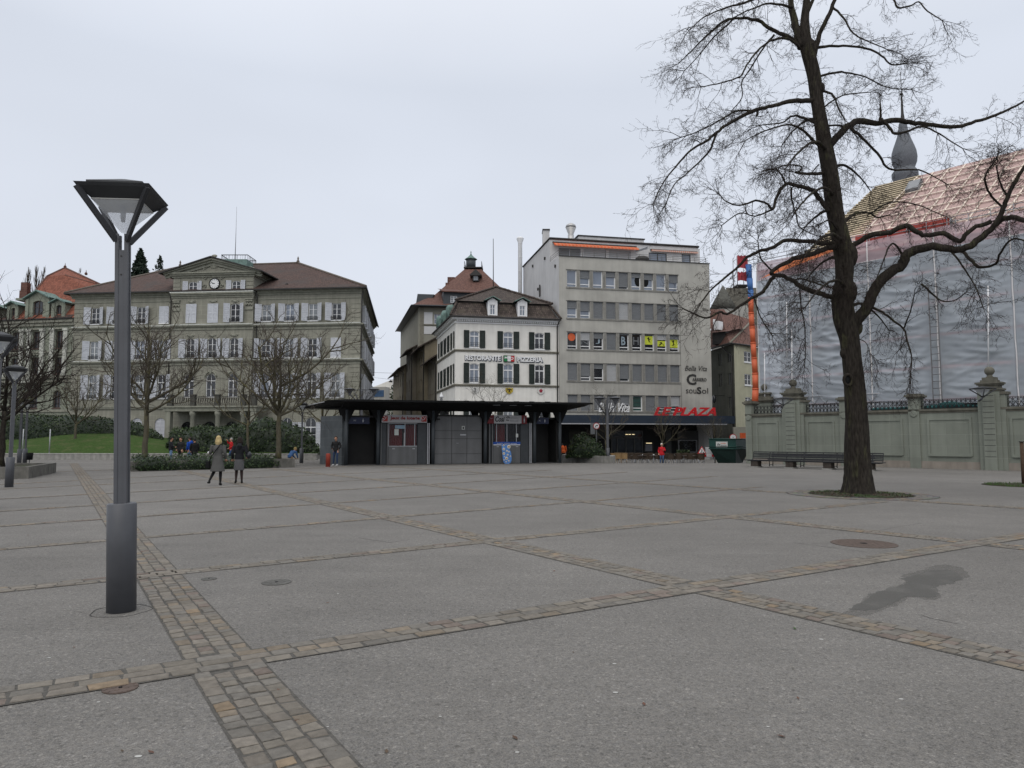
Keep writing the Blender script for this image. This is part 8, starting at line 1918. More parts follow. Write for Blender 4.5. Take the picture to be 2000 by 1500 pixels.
# ------------------------------------------------------------------ standing things round the kiosk
P = gp(989, 905); ic = root('ice_cream_board', K.w(ks(989), -.45, 0), 'blue cone shaped board with round ice cream pictures leaning on the right sales window', 'advertising board')
z1 = kz(989, 867.5, -.45); s0_, s1_ = K.s(979.5, 880, -.45), K.s(999, 880, -.45); w_ = s1_ - s0_
pl = [(s0_ + w_ * q, z1 * z) for q, z in ((.0, .98), (.22, 1.0), (.45, .955), (.62, 1.0), (.80, .985), (.88, .92), (.86, .8), (.78, .72), (.92, .62), (.96, .5), (1.0, .3), (.99, .16), (.9, .05), (.75, 0), (.36, 0), (.22, .06), (.14, .2), (.08, .5), (.03, .75))]
mb = K.mb(); mb.yprism(pl, -.48, -.44); mb.build('panel', mat('ice_blue', (.075, .20, .48), .4, .25, 3., spec=.5), ic)
mi_ = mat('ice_picture', (.62, .60, .50), .5, .2, 20.); mo_ = mat('ice_centre', (.35, .16, .05), .5, .2)
mb = K.mb(); m2 = K.mb()
for q, z, r_ in ((.72, .87, .13), (.2, .94, .07), (.22, .75, .09), (.52, .66, .07), (.72, .61, .06), (.22, .52, .09), (.6, .45, .07), (.5, .28, .11), (.25, .2, .05), (.72, .15, .06), (.88, .38, .05), (.45, .1, .05), (.3, .36, .04)): mb.ball((s0_ + w_ * q, -.48, z1 * z), r_, 9, 5, sz=(1, .1, 1)); m2.ball((s0_ + w_ * q, -.495, z1 * z), r_ * .42, 7, 5, sz=(1, .12, 1))
mb.build('pictures', mi_, ic); m2.build('picture_centres', mo_, ic)
p = gp(640.5, 912.5); rb_ = root('red_bollard', p, 'short brown red cylindrical bollard beside the man at the kiosk corner', 'bollard'); mb = MB(Matrix.Translation(p)); mb.lathe([(.13, .01), (.13, .74), (.11, .78), (.02, .79)], 18); mb.build('post', mat('rust_red', (.24, .035, .02), .6, .12), rb_); mb = MB(Matrix.Translation(p)); mb.lathe([(.2, 0), (.2, .012)], 18); mb.build('base_plate', m_steelL, rb_)
# two thin poles on the lawn edge, litter basket
for x, lb in ((96, 'thin pale pole standing at the edge of the lawn'), (43.5, 'thin pale pole between the close pair of lamp posts')):
    p = at(x, 886, 57.6); p.z = .45; t_ = at(x, 838, 57.6); mb = MB(); mb.tube([p, (p.x, p.y, t_.z)], .045, 6); mb.tube([(p.x, p.y, .47), (p.x, p.y, .5)], .07, 8); single('marker_pole', mb, m_steelL, p, lb, 'pole')
p = gp(57, 907.5); bk_ = root('litter_basket', p, 'small dark litter basket on a stand beside the left lamp posts', 'litter bin'); mb = MB(Matrix.Translation(p)); mb.tube([(0, 0, 0), (0, 0, .7)], .025, 5); mb.tube([(-.25, 0, .01), (.3, 0, .01)], .02, 4); mb.build('stand', m_steel, bk_); mb = MB(Matrix.Translation(p)); mb.lathe([(.16, .3), (.2, .75), (.18, .75), (.14, .32)], 12); 
for k in range(5): mb.lathe([(.19, 0), (.2, .02)], 12, c=(0, 0, .35 + k * .09))
mb.build('basket', m_black, bk_)
# no right turn sign
def disc_sign(P, zc, r, label, rz, fn, cat='road sign', post=.04, H0=0.):
    t = root('road_sign', P, label, cat, None, rz); I_ = W[t]; mb = MB(I_); mb.tube([(0, 0, H0), (0, 0, zc + r * .6)], post, 8); mb.build('post', m_steel, t)
    D_ = I_ @ Matrix.Translation((0, -.05, zc)) @ Matrix.Rotation(R(90), 4, 'X'); mb = MB(D_); mb.lathe([(r, 0), (r, .015)], 28); pl_ = mb.build('plate', m_redp, t); mb = MB(D_); mb.lathe([(r * .80, .0155), (r * .80, .02)], 28); mb.build('plate_face', m_white, pl_); mb = MB(D_); fn(mb, r); mb.build('symbol', m_black, pl_); return t
p = at(1165, 868, 51.5); p.z = 0
def turn(mb, r): mb.tube([(-r * .25, -r * .45, .022), (-r * .25, -r * .02, .022), (-r * .05, r * .15, .022), (r * .2, r * .15, .022)], r * .11, 4); mb.raw([(r * .15, r * .42, .024), (r * .55, r * .15, .024), (r * .15, -r * .12, .024)], [(2, 1, 0)]); 
t_ = disc_sign(p, at(1165, 832, 51.5).z, .235, 'round red and white no right turn sign behind the dark bush', 0, turn)
mb = MB(W[t_]); mb.box(-.42, -.1, .0, .03, at(1165, 848, 51.5).z, at(1165, 826, 51.5).z); mb.build('back_plate', m_blind, t_)
p = at(1431.5, 860, 66); p.z = ZG; disc_sign(p, at(1431.5, 845.5, 66).z, .33, 'small round red rimmed road sign by the corner house, above the skip', 0, lambda mb, r: mb.lathe([(r * .12, .021), (r * .12, .024)], 10))
# hanging street lamps far down the street
for x, y, Y, lb in ((775, 733.5, 92, 'dark street lamp hanging from a wire over the far street'), (763, 745, 112, 'smaller lamp hanging further down the far street')):
    p = at(x, y, Y); h_ = root('hanging_lamp', p, lb, 'street lamp'); mb = MB(Matrix.Translation(p)); mb.lathe([(.32, -.12), (.3, 0), (.08, .16), (.03, .3)], 12); mb.build('shade', m_iron, h_)
    e0, e1 = at(728, y - 6 + (Y > 100) * -2, Y + 3), at(790, y - 2, Y); mb = MB(); mb.tube([e0, p + Vector((0, 0, .3)), e1], .018, 3); mb.build('wire', m_iron, h_)
# ------------------------------------------------------------------ benches before the green wall
def bench(A, B, label, back, tag_g='dark benches by the green wall'):
    F = Fr(A, B); t = root('park_bench', (A.x, A.y, 0), label, 'bench', tag_g); n = 4
    m_bs = mat('bench_slats', (.030, .031, .034), .6, .2, 6.); m_bf = mat('dark_bench_block', (.055, .045, .038), .8, .3, 6.)
    for i in range(n):
        s = lerp(.15, F.L - .75, i / (n - 1)); mb = F.mb(); mb.box(s, s + .42, .1, .55, .06, .36); b_ = mb.build('foot', m_bf, t); mb = F.mb(); mb.box(s - .04, s + .46, .05, .6, 0, .0595); mb.build('foot_slab', m_kerb, b_)
    mb = F.mb()
    for k in range(7): mb.box(-.3, F.L + .15, .02 + k * .085, .085 + k * .085, .40, .435)
    mb.box(-.05, F.L, .1, .55, .362, .398); mb.build('seat', m_bs, t)
    if back:
        mb = F.mb()
        for h in (.48, .57, .66, .75, .84): mb.box(0, F.L, .62 + (h - .5) * .35, .65 + (h - .5) * .35, h, h + .06)
        mb.build('backrest', m_bs, t); k = int(F.L / .95)
        for i in range(k + 1):
            s = F.L * i / k; mb = F.mb(); mb.tube([(s, .56, .38), (s, .64, .5), (s, .75, .86)], .02, 5); mb.build('back_bracket', m_iron, t)
    return t
bA, bB = gp(1460, 912.5), gp(1716, 920.5)
bench(bA, bB, 'long dark slatted bench on dark blocks, the nearer one before the green wall', True)
off = Vector((.55, .85, 0)) * 2.0; bA2, bB2 = bA.lerp(bB, .1) + off, bA.lerp(bB, .92) + off
F = Fr(bA2, bB2); t = root('park_bench', (bA2.x, bA2.y, 0), 'second dark slatted bench behind the long one, close to the green wall', 'bench', 'dark benches by the green wall')
mb = F.mb(); mb.box(0, F.L, 0, .45, .4, .44); mb.build('seat', mat('bench_slats', (0, 0, 0)), t); mb = F.mb()
for h in (.55, .68, .81): mb.box(0, F.L, .48, .5, h, h + .06)
mb.build('backrest', mat('bench_slats', (0, 0, 0)), t)
for i in range(4): s = lerp(.1, F.L - .1, i / 3); mb = F.mb(); mb.tube([(s, .02, 0), (s, .02, .4)], .025, 5); mb.tube([(s, .44, 0), (s, .5, .86)], .025, 5); mb.tube([(s, .02, .1), (s, .44, .1)], .015, 4); mb.build('leg', m_iron, t)

# ------------------------------------------------------------------ skip, road works sign, barrier
F = Fr(at(1385, 860, 55.6), at(1437, 860, 54.2)); G2 = Fr(at(1437, 860, 54.2), at(1459, 860, 56.6)); zt, zm = F.z(1410, 857.5), F.z(1410, 876.5)
t = root('skip', F.w(0, 0, ZG), 'big dark green steel skip with tapering sides and a small advertising plate', 'skip')
L_2 = F.L; dp = 2.6; m_sk = mat('skip_green', (.012, .05, .042), .5, .2, 2., bump=.1); m_skd = mat('skip_dark_green', (.008, .025, .021), .6, .2)
q1 = G2.w(G2.L, 0, 0)
def FW(s, t_, z): return F.w(s, t_, z)
back = (q1 - F.w(L_2, 0, 0)); back.z = 0
P4 = [F.w(0, 0, 0), F.w(L_2, 0, 0), F.w(L_2, 0, 0) + back * 1.3, F.w(0, 0, 0) + back * 1.3]; cc = sum(P4, Vector()) / 4
def rim(k, z, ky=None): return [Vector((lerp(cc.x, p.x, k), lerp(cc.y, p.y, ky or k), z)) for p in P4]
mb = MB(); a, b = rim(1, zt), rim(1, zm)
mb.raw(a + b, [(i, (i + 1) % 4, 4 + (i + 1) % 4, 4 + i) for i in range(4)] + [(0, 1, 2, 3)]); mb.build('upper_band', m_sk, t)
mb = MB(); a, b = rim(.99, zm), rim(.62, ZG + .15, .8); mb.raw(a + b, [(i, (i + 1) % 4, 4 + (i + 1) % 4, 4 + i) for i in range(4)] + [(7, 6, 5, 4)]); mb.build('hopper', m_skd, t)
mb = MB()
for z in (zt, zm + .16, zm): 
    r_ = rim(1.015, z); 
    for i in range(4): mb.tube([r_[i], r_[(i + 1) % 4]], .045, 5)
mb.build('ribs', m_sk, t)
s0_, s1_, z0, z1 = F.s(1399, 868), F.s(1421.5, 868), F.z(1410, 873.5), F.z(1410, 862.5)
mb = F.mb(); mb.box(s0_, s1_, -.06, -.02, z0, z1); pl_ = mb.build('advertising_plate', m_paper, t)
mb = F.mb(); scribble(mb, lerp(s0_, s1_, .42), lerp(s0_, s1_, .95), lerp(z0, z1, .56), lerp(z0, z1, .78), -.065, .018, 1, 4); mb.build('plate_lettering', m_orange, pl_)
mb = F.mb(); scribble(mb, lerp(s0_, s1_, .42), lerp(s0_, s1_, .95), lerp(z0, z1, .16), lerp(z0, z1, .38), -.065, .022, 2, 5); mb.tube([(lerp(s0_, s1_, .14), -.07, lerp(z0, z1, .3)), (lerp(s0_, s1_, .2), -.07, lerp(z0, z1, .75)), (lerp(s0_, s1_, .3), -.07, lerp(z0, z1, .3)), (lerp(s0_, s1_, .36), -.07, lerp(z0, z1, .6))], .035, 4); mb.build('plate_mark', m_blind, pl_)
p = at(1371, 906, 56.5); p.z = ZG + .02; t = root('roadworks_sign', p, 'triangular red rimmed road works sign on a tilted red and white stand', 'road sign'); I_ = W[t]
zc = at(1371, 881, 56.5).z - p.z; a3 = .36
def tri(mb, k, y, th=.012, dz=0): mb.yprism([(-a3 * k, zc - a3 * .55 * k), (a3 * k, zc - a3 * .55 * k), (0, zc + a3 * 1.12 * k)], y - th, y)
mb = MB(I_); tri(mb, 1, -.05); pl_ = mb.build('plate', m_redp, t); mb = MB(I_); tri(mb, .72, -.063, .004); mb.build('plate_face', m_white, pl_)
mb = MB(I_); mb.ball((.0, -.072, zc + .2 * .6), .035, 6, 5); mb.tube([(0, -.072, zc + .08), (-.04, -.072, zc - .05), (-.1, -.072, zc - .16)], .025, 4); mb.tube([(0, -.072, zc + .05), (.09, -.072, zc - .02)], .015, 4); mb.raw([(.02, -.07, zc - .17), (.2, -.07, zc - .17), (.12, -.07, zc - .06)], [(0, 1, 2)]); mb.build('symbol', m_black, pl_)
mb = MB(I_); mb.tube([(-.05, 0, zc - .2), (-.22, -.1, 0)], .035, 6); mb.tube([(.05, 0, zc - .2), (.2, .3, 0)], .03, 6); mb.build('legs', m_white, t); mb = MB(I_); mb.tube([(-.1, -.04, .62), (-.15, -.07, .36)], .04, 6); mb.box(-.1, .12, -.03, .0, zc - .55, zc - .22); mb.build('red_bands', m_redp, t); mb = MB(I_); mb.box(-.04, .18, -.1, .1, .38, .62); mb.build('battery_box', mat('yellow_box', (.5, .30, .02), .5, .1), t)
p = at(1385, 906, 57); p.z = ZG; t = root('barrier', p, 'low red and white striped barrier with a grey sheet, left of the skip', 'barrier'); I_ = W[t]; mb = MB(I_)
mb.box(-.55, -.2, 0, .04, .62, .82); mb.box(.22, .5, 0, .04, .62, .82); mb.build('red_stripes', m_redp, t); mb = MB(I_); mb.box(-.199, .219, .001, .041, .62, .82); mb.box(-.45, .1, .05, .09, .42, .6); mb.build('white_stripes', m_white, t); mb = MB(I_); mb.raw([(-.25, .05, .82), (.35, .05, .82), (.1, .25, 1.4), (-.2, .25, 1.4)], [(0, 1, 2, 3)]); mb.build('sheet', m_blindl, t)
for s in (-.4, .45): mb = MB(I_); mb.tube([(s, .02, .85), (s, .02, .0)], .025, 5); mb.build('leg', m_steelL, t)
p = at(1453, 850, 63); mb = MB(); mb.box(p.x - .3, p.x + .25, 62.8, 63.2, p.z - .35, p.z + .2); mb.box(p.x - .22, p.x + .2, 62.75, 62.79, p.z - .28, p.z + .0); single('orange_notice', mb, m_orange, (p.x, 63, p.z - .35), 'small orange and yellow site notice on the yard wall above the skip', 'notice')

# ------------------------------------------------------------------ café terrace
m_wick = mat('dark_wicker', (.045, .032, .022), .8, .3, 30.); m_wicky = mat('honey_wicker', (.26, .17, .08), .7, .25, 30.)
def chair(name, label, m, group):
    t = root(name, (0, 0, 0), label, 'chair', group); mb = MB(); mb.box(-.22, .22, -.22, .22, .43, .47); mb.build('seat', m, t)
    mb = MB(); k = 9
    for i in range(k):
        a0 = R(200) + R(140) * i / k; a1 = R(200) + R(140) * (i + 1) / k; q = [(.26 * cos(a) , -.26 * sin(a) * .9 - .02, z) for a, z in ((a0, .44), (a1, .44), (a1, .86), (a0, .86))]; mb.face(q); mb.face([(x * .9, y * .9, z) for x, y, z in q][::-1])
    mb.tube([(.255 * cos(R(195) + R(150) * i / 10), -.24 * sin(R(195) + R(150) * i / 10) - .02, .86) for i in range(11)], .018, 5); mb.build('backrest', m, t)
    for x in (-.19, .19):
        for y in (-.19, .19): mb = MB(); mb.tube([(x, y, .44), (x * 1.08, y * 1.08, 0)], .015, 5); mb.build('leg', m_steelL if m is m_wick else m, t)
    return t
ct = [(0, 57.3), (0, 58.6), (0, 60.2)]; used = [False, False]
c_d = chair('terrace_chair', 'dark wicker chair standing in the rows of the café terrace', m_wick, 'dark wicker café chairs'); c_y = chair('wicker_chair', 'honey coloured wicker chair', m_wicky, 'honey coloured wicker chairs')
ORD = ('', 'first', 'second', 'third', 'fourth', 'fifth', 'sixth', 'seventh', 'eighth', 'ninth', 'tenth', 'eleventh', 'twelfth', 'thirteenth'); n_ = 0; nr_ = {}; c_lab = {}
for row, Y in enumerate((56.6, 58.3, 60.4)):
    x = 1212 + row * 3
    while x < 1372:
        if not (row == 0 and (1283 < x < 1302 or x < 1226)):
            nr_[row] = nr_.get(row, 0) + 1; p = at(x, 900, Y + rnd.uniform(-.3, .3)); o = c_d if n_ == 0 else copy_tree(c_d); n_ += 1; c_lab[o] = f'dark wicker chair, {ORD[nr_[row]]} from the left in the {("front", "middle", "back")[row]} row of the terrace'; place(o, (p.x, p.y, gz(p.x, p.y)), rnd.uniform(-.5, .5) + (pi if rnd.random() < .4 else 0))
        x += rnd.choice((13, 14, 22, 15))
for o, l_ in c_lab.items(): o['label'] = l_
for i, (x, Y, lb) in enumerate(((1199, 53.8, 'honey coloured wicker chair, the one nearest the planter wall'), (1206, 53.0, 'honey coloured wicker chair, middle one beside the planter wall'), (1219, 53.2, 'honey coloured wicker chair, right hand one of the three by the planter'))):
    p = at(x, 900, Y); o = c_y if i == 0 else copy_tree(c_y); place(o, (p.x, p.y, gz(p.x, p.y)), (.3, pi + .1, pi - .15)[i], lb)
tb = root('cafe_table', (0, 0, 0), 'small round café table with a white cup on it, among the dark chairs', 'table', 'round café tables'); mb = MB(); mb.lathe([(.33, .70), (.35, .715), (.33, .73)], 20); mb.build('tabletop', mat('table_top', (.07, .06, .055), .4, .1), tb); mb = MB(); mb.tube([(0, 0, .02), (0, 0, .7)], .03, 8); mb.lathe([(.22, 0), (.22, .02), (.03, .04)], 16); mb.build('pedestal', m_steelL, tb)
for i, (x, Y) in enumerate(((1240, 57.4), (1256, 57.2), (1277, 57.3), (1316, 57.3), (1336, 57.5), (1352, 57.3), (1247, 59.3), (1300, 59.4), (1328, 59.3))):
    p = at(x, 900, Y); o = tb if i == 0 else copy_tree(tb); place(o, (p.x, p.y, gz(p.x, p.y)), 0); o['label'] = ('first', 'second', 'third', 'fourth', 'fifth', 'sixth')[i if i < 6 else i - 6] + f' small round dark café table from the left in the {"front" if i < 6 else "rear"} row of tables'
    if i in (1, 2, 3): q = gz(p.x, p.y); mb = MB(); mb.lathe([(.05, 0), (.07, .07), (.06, .09)], 10, c=(p.x, p.y, q + .731)); single('ashtray', mb, m_white, (p.x, p.y, q + .731), ('small white bowl on the café table under the shop entrance', 'small white bowl on the café table left of the person in red', 'small white bowl on the café table right of the person in red')[i - 1], 'bowl')
mb = MB()
for i in range(900): x = rnd.uniform(1322, 1346); Y = 61.5 + rnd.uniform(-.3, .3); p = at(x, 895 - rnd.random() * 16, Y); leafq(mb, p, .1)
single('potted_shrubs', mb, m_leaf, at(1334, 895, 61.5), 'dark green shrubs in front of the framed shop window on the terrace', 'shrubs')

# ------------------------------------------------------------------ people
def solid(mb, name, mats, parent, vox=.014, classify=None, sm_it=2):
    me = mb.mesh('tmp', m_black); o = bpy.data.objects.new('tmp', me); COL.objects.link(o)
    md = o.modifiers.new('r', 'REMESH'); md.mode = 'VOXEL'; md.voxel_size = vox
    if sm_it: m2 = o.modifiers.new('s', 'SMOOTH'); m2.iterations = sm_it; m2.factor = .5
    dg = bpy.context.evaluated_depsgraph_get(); dg.update(); nm = bpy.data.meshes.new_from_object(o.evaluated_get(dg)); bpy.data.objects.remove(o); bpy.data.meshes.remove(me)
    nm.name = name; nm.materials.clear()
    for m in (mats if isinstance(mats, (list, tuple)) else [mats]): nm.materials.append(m)
    nm.polygons.foreach_set('use_smooth', [True] * len(nm.polygons))
    if classify: nm.polygons.foreach_set('material_index', [classify(p.center) for p in nm.polygons])
    else: nm.polygons.foreach_set('material_index', [0] * len(nm.polygons))
    ob = bpy.data.objects.new(name, nm); COL.objects.link(ob); ob.parent = parent; W[ob] = W[parent]; return ob
def cmat(n, c, r=.85, v=.12): return mat(n, c, r, v, 8., bump=.2, bscale=30, spec=.2)
def hand(mb, wr, d, side, curl=.5, s=1.):
    wr = Vector(wr); d = Vector(d).normalized(); pw = wr + d * .085 * s; mb.tube([wr, wr + d * .04, pw], [.026, .036, .034], 8, ell=.6)
    x = d.cross(Vector((0, 1, 0)) if abs(d.y) < .8 else Vector((0, 0, 1))).normalized(); f = x.cross(d).normalized()
    for i, L in enumerate((.065, .075, .07, .055)):
        b = pw + x * ((i - 1.5) * .02); m_ = b + (d * (1 - curl * .4) + f * curl * .5) * L * .55; mb.tube([b - d * .02, m_, m_ + (d * (1 - curl) + f * curl) * L * .5], [.0095, .009, .007], 6)
    mb.tube([wr + d * .03 + x * side * .025, wr + d * .06 + x * side * .055, wr + d * .095 + x * side * .06], [.012, .011, .008], 6)
def person(loc, rz, label, h=1.75, J=None, top=(.02, .02, .022), bottom=(.05, .09, .18), shoe=(.02, .02, .02), hair=(.03, .02, .015), coat=0., skirt=None, hairlong=0., stout=1., hood=None, legskin=None, sleeve=True, cap=None, hands=True):
    s = h / 1.75; j = dict(pel=(0, 0, .95), chest=(0, .0, 1.30), neck=(0, -.01, 1.47), head=(0, .02, 1.62), sL=(-.185, 0, 1.41), eL=(-.24, -.03, 1.13), wL=(-.22, .08, .90), sR=(.185, 0, 1.41), eR=(.24, -.03, 1.13), wR=(.22, .08, .90), kL=(-.10, .02, .50), aL=(-.11, -.02, .09), kR=(.10, .02, .50), aR=(.11, -.02, .09), fL=(0, 1, 0), fR=(0, 1, 0), look=0.)
    j.update(J or {}); look = j.pop('look'); j = {k: Vector(v) * (1 if k in ('fL', 'fR') else s) for k, v in j.items()}
    t = root('person', loc, label, 'person', None, rz); I_ = W[t]; LI = Matrix.Identity(4)
    mb = MB(); tub = lambda P, R_, n=12, e=1.: mb.tube(P, [r * s for r in R_], n, ell=e)
    pel, ch, nk, hd = j['pel'], j['chest'], j['neck'], j['head']
    tub([pel - Vector((0, 0, .06 * s)), pel, pel.lerp(ch, .45), ch, nk - Vector((0, 0, .06 * s)), nk + Vector((0, 0, .02))], [.12 * stout, .145 * stout, .125 * stout, .15, .09, .05], 14, .72)
    tub([nk - Vector((0, 0, .03)), hd - Vector((0, 0, .06 * s))], [.052, .05], 10); mb.ball(hd, .098 * s, 14, 10, sz=(.82, .98, 1.2)); HR = Matrix.Rotation(look, 3, 'Z'); hp_ = lambda x, y, z: hd + HR @ (Vector((x, y, z)) * s)
    mb.ball(hp_(0, .035, -.075), .055 * s, 10, 7, sz=(.9, .8, .8)); mb.tube([hp_(0, .085, .03), hp_(0, .112, -.02), hp_(0, .09, -.032)], [.010, .016, .008], 6)
    for sx in (-1, 1): mb.ball(hp_(sx * .083, 0, -.005), .026 * s, 8, 6, sz=(.5, .8, 1.3))
    for a in 'LR':
        sh, el, wr, hip = j['s' + a], j['e' + a], j['w' + a], pel + Vector(((-.09 if a == 'L' else .09) * s, 0, -.04 * s)); kn, an, fd = j['k' + a], j['a' + a], j['f' + a].normalized()
        tub([sh, sh.lerp(el, .5), el], [.055, .048, .040]); tub([el, el.lerp(wr, .4), wr], [.040, .037, .026])
        if hands: hand(mb, wr, wr - el, -1 if a == 'L' else 1, .55, s)
        tub([hip, hip.lerp(kn, .4), kn], [.085 * stout, .078 * stout, .056]); tub([kn, kn.lerp(an, .35), an], [.056, .055, .036]); tub([an, an + Vector((0, 0, -.03)) - fd * .03 * s], [.04, .042]); tub([an + Vector((0, 0, -.045)) - fd * .05 * s, an + Vector((0, 0, -.05)) + fd * .07 * s, an + Vector((0, 0, -.06)) + fd * .16 * s], [.040, .042, .028], 10)
    zc = .95 * s
    def cl(c):
        if c.z < .10 * s + min(j['aL'].z, j['aR'].z) - .085 * s + .01: return 2
        for a in 'LR':
            an = j['a' + a]
            if (c - an).length < .1 * s and c.z < an.z + .01: return 2
            if (c - (j['w' + a])).length < .2 * s and abs(c.x) > .13 * s: return 0
        return 1 if c.z < 1.0 * s else 0
    lm_ = cmat(f'trousers_{bottom[0]:.3f}_{bottom[2]:.3f}', bottom); bd = solid(mb, 'body', [m_skin, lm_, cmat(f'shoes_{shoe[0]:.2f}', shoe, .6)], t, .012, cl)
    bd.matrix_local = LI
    # face
    mb = MB(I_)
    for sx in (-1, 1): mb.ball(hp_(sx * .034, .082, .012), .012 * s, 8, 6)
    mb.build('eyes', m_black, bd); mb = MB(I_); mb.tube([hp_(-.025, .088, -.052), hp_(0, .096, -.054), hp_(.025, .088, -.052)], .006, 4); mb.build('mouth', mat('lips', (.28, .10, .08), .6, .1), bd)
    # top garment
    mb = MB(); zb = -.12 if not coat else -coat
    low = pel + Vector((0, 0, (-.10) * s)); tub([low, pel, pel.lerp(ch, .45), ch, nk - Vector((0, 0, .07 * s)), nk + Vector((0, 0, .005))], [.155 * stout, .168 * stout, .15 * stout, .178 * (stout * .5 + .5), .125, .066], 16, .76)
    if coat: tub([pel + Vector((0, 0, .05 * s)), pel + Vector((0, 0, -.2 * s)), pel + Vector((0, 0, -coat * s))], [.165, .20, .255], 18, .8)
    for a in 'LR':
        sh, el, wr = j['s' + a], j['e' + a], j['w' + a]; tub([sh + Vector((0, 0, .0)), sh.lerp(el, .5), el], [.074, .066, .058]); tub([el, el.lerp(wr, .5), wr - (wr - el).normalized() * .02], [.058, .054, .046])
    if hood: tub([nk + Vector((0, -.09, .04)) * s, nk + Vector((0, -.13, -.05)) * s, nk + Vector((0, -.11, -.17)) * s], [.075, .10, .05], 10, .7)
    solid(mb, 'coat' if coat else 'jacket', cmat(f'top_{top[0]:.3f}_{top[1]:.3f}_{top[2]:.3f}', top), t, .016)
    if skirt: mb = MB(); tub([pel + Vector((0, 0, .06)) * s, pel + Vector((0, 0, -.1)) * s, Vector((0, 0, .50 * s))], [.15, .172, .185], 18, .75); solid(mb, 'skirt', cmat('skirt_grey', skirt), t, .016)
    # hair
    mb = MB(); mb.ball(hp_(0, -.018, .032), .103 * s, 14, 10, sz=(.88, .98, 1.08))
    if hairlong: mb.tube([hp_(0, -.05, .03), hp_(0, -.062, -.08), hp_(0, -.055, -.08 - hairlong)], [.09 * s, .095 * s, .05 * s], 12, ell=.7); [mb.tube([hp_(sx * .07, -.01, .02), hp_(sx * .082, -.02, -.1), hp_(sx * .07, -.03, -.06 - hairlong)], [.03, .035, .012], 8) for sx in (-1, 1)]
    hm = cap or hair; hb = solid(mb, 'cap' if cap else 'hair', cmat(f'hair_{hm[0]:.2f}_{hm[1]:.2f}', hm, .7, .3), t, .012, None, 1)
    if not cap:    # clear the face
        me = hb.data; inv = HR.transposed()
        for v in me.vertices:
            q = inv @ (v.co - hd)
            if q.y > .045 * s and q.z < .065 * s: v.co = hd + HR @ Vector((q.x * .6, .02 * s, q.z))
    return t
# blonde woman in a grey coat, mid stride, seen from behind
wa = gp(424, 948); 
person(wa, R(8), 'blonde woman seen from behind in a long grey wool coat and black boots', 1.72, dict(kL=(-.13, .12, .52), aL=(-.24, -.12, .16), fL=(-.5, .8, 0), kR=(.09, .05, .50), eL=(-.27, .02, 1.15), wL=(-.33, .22, 1.12), wR=(.23, .12, .93)), top=(.085, .085, .082), bottom=(.012, .012, .013), shoe=(.012, .012, .012), hair=(.45, .35, .17), coat=.46, hairlong=.16)
M_ = Matrix.Translation(wa) @ Matrix.Rotation(R(8), 4, 'Z'); sb = root('shoulder_bag', wa + Vector((-.2, .05, .85)), 'small dark bag on a strap crossing the back of the woman in the grey coat', 'bag')
mb = MB(M_); mb.tube([(.16, .0, 1.47), (.1, -.125, 1.42), (-.05, -.17, 1.2), (-.2, -.15, .98), (-.27, -.02, .84)], .017, 5); mb.build('strap', m_black, sb); mb = MB(M_); mb.box(-.38, -.27, -.10, .14, .60, .84); mb.build('pouch', m_black, sb)
mb = MB(M_); mb.ball((-.38, .33, 1.13), .055, 8, 6, sz=(1.3, .6, .8)); single('paper_cup', mb, m_white, M_ @ Vector((-.38, .33, 1.08)), 'crumpled white paper in the left hand of the woman in the grey coat', 'paper')
wb = gp(466, 944.5)
person(wb, R(18), 'dark haired woman in a black jacket and grey skirt, walking beside the blonde woman', 1.68, dict(kL=(-.09, .10, .52), aL=(-.10, .0, .13), fL=(-.2, .9, -.3), kR=(.09, .03, .50), eL=(-.25, -.04, 1.12), wL=(-.24, .12, .92), eR=(.26, -.06, 1.14), wR=(.26, .1, 1.0)), top=(.016, .017, .02), bottom=(.035, .024, .022), shoe=(.012, .012, .012), hair=(.018, .012, .010), skirt=(.10, .10, .105), hairlong=.1, hood=True)
M_ = Matrix.Translation(wb) @ Matrix.Rotation(R(18), 4, 'Z'); sb = root('shoulder_bag', wb + Vector((.25, 0, 1.0)), 'black leather bag hanging from the shoulder of the dark haired woman', 'bag')
mb = MB(M_); mb.ball((.33, -.1, 1.02), .17, 12, 8, sz=(.55, 1.0, .8)); mb.build('pouch', mat('black_leather', (.02, .022, .028), .4, .2), sb); mb = MB(M_); mb.tube([(.33, -.2, 1.08), (.24, -.08, 1.4), (.2, .02, 1.44), (.3, .05, 1.08)], .014, 5); mb.build('strap', m_black, sb)
# man at the kiosk corner
person(gp(655.5, 910), R(165), 'man in a black jacket, blue jeans and white shoes at the left kiosk corner', 1.78, dict(eL=(-.30, -.04, 1.15), wL=(-.20, .08, .98), eR=(.30, -.04, 1.15), wR=(.20, .08, .98), kL=(-.12, .06, .5), aL=(-.10, .0, .09), kR=(.13, .0, .5), aR=(.19, -.06, .09), look=.5), top=(.018, .018, .019), bottom=(.03, .05, .10), shoe=(.6, .6, .6), hair=(.04, .03, .02), hands=False)
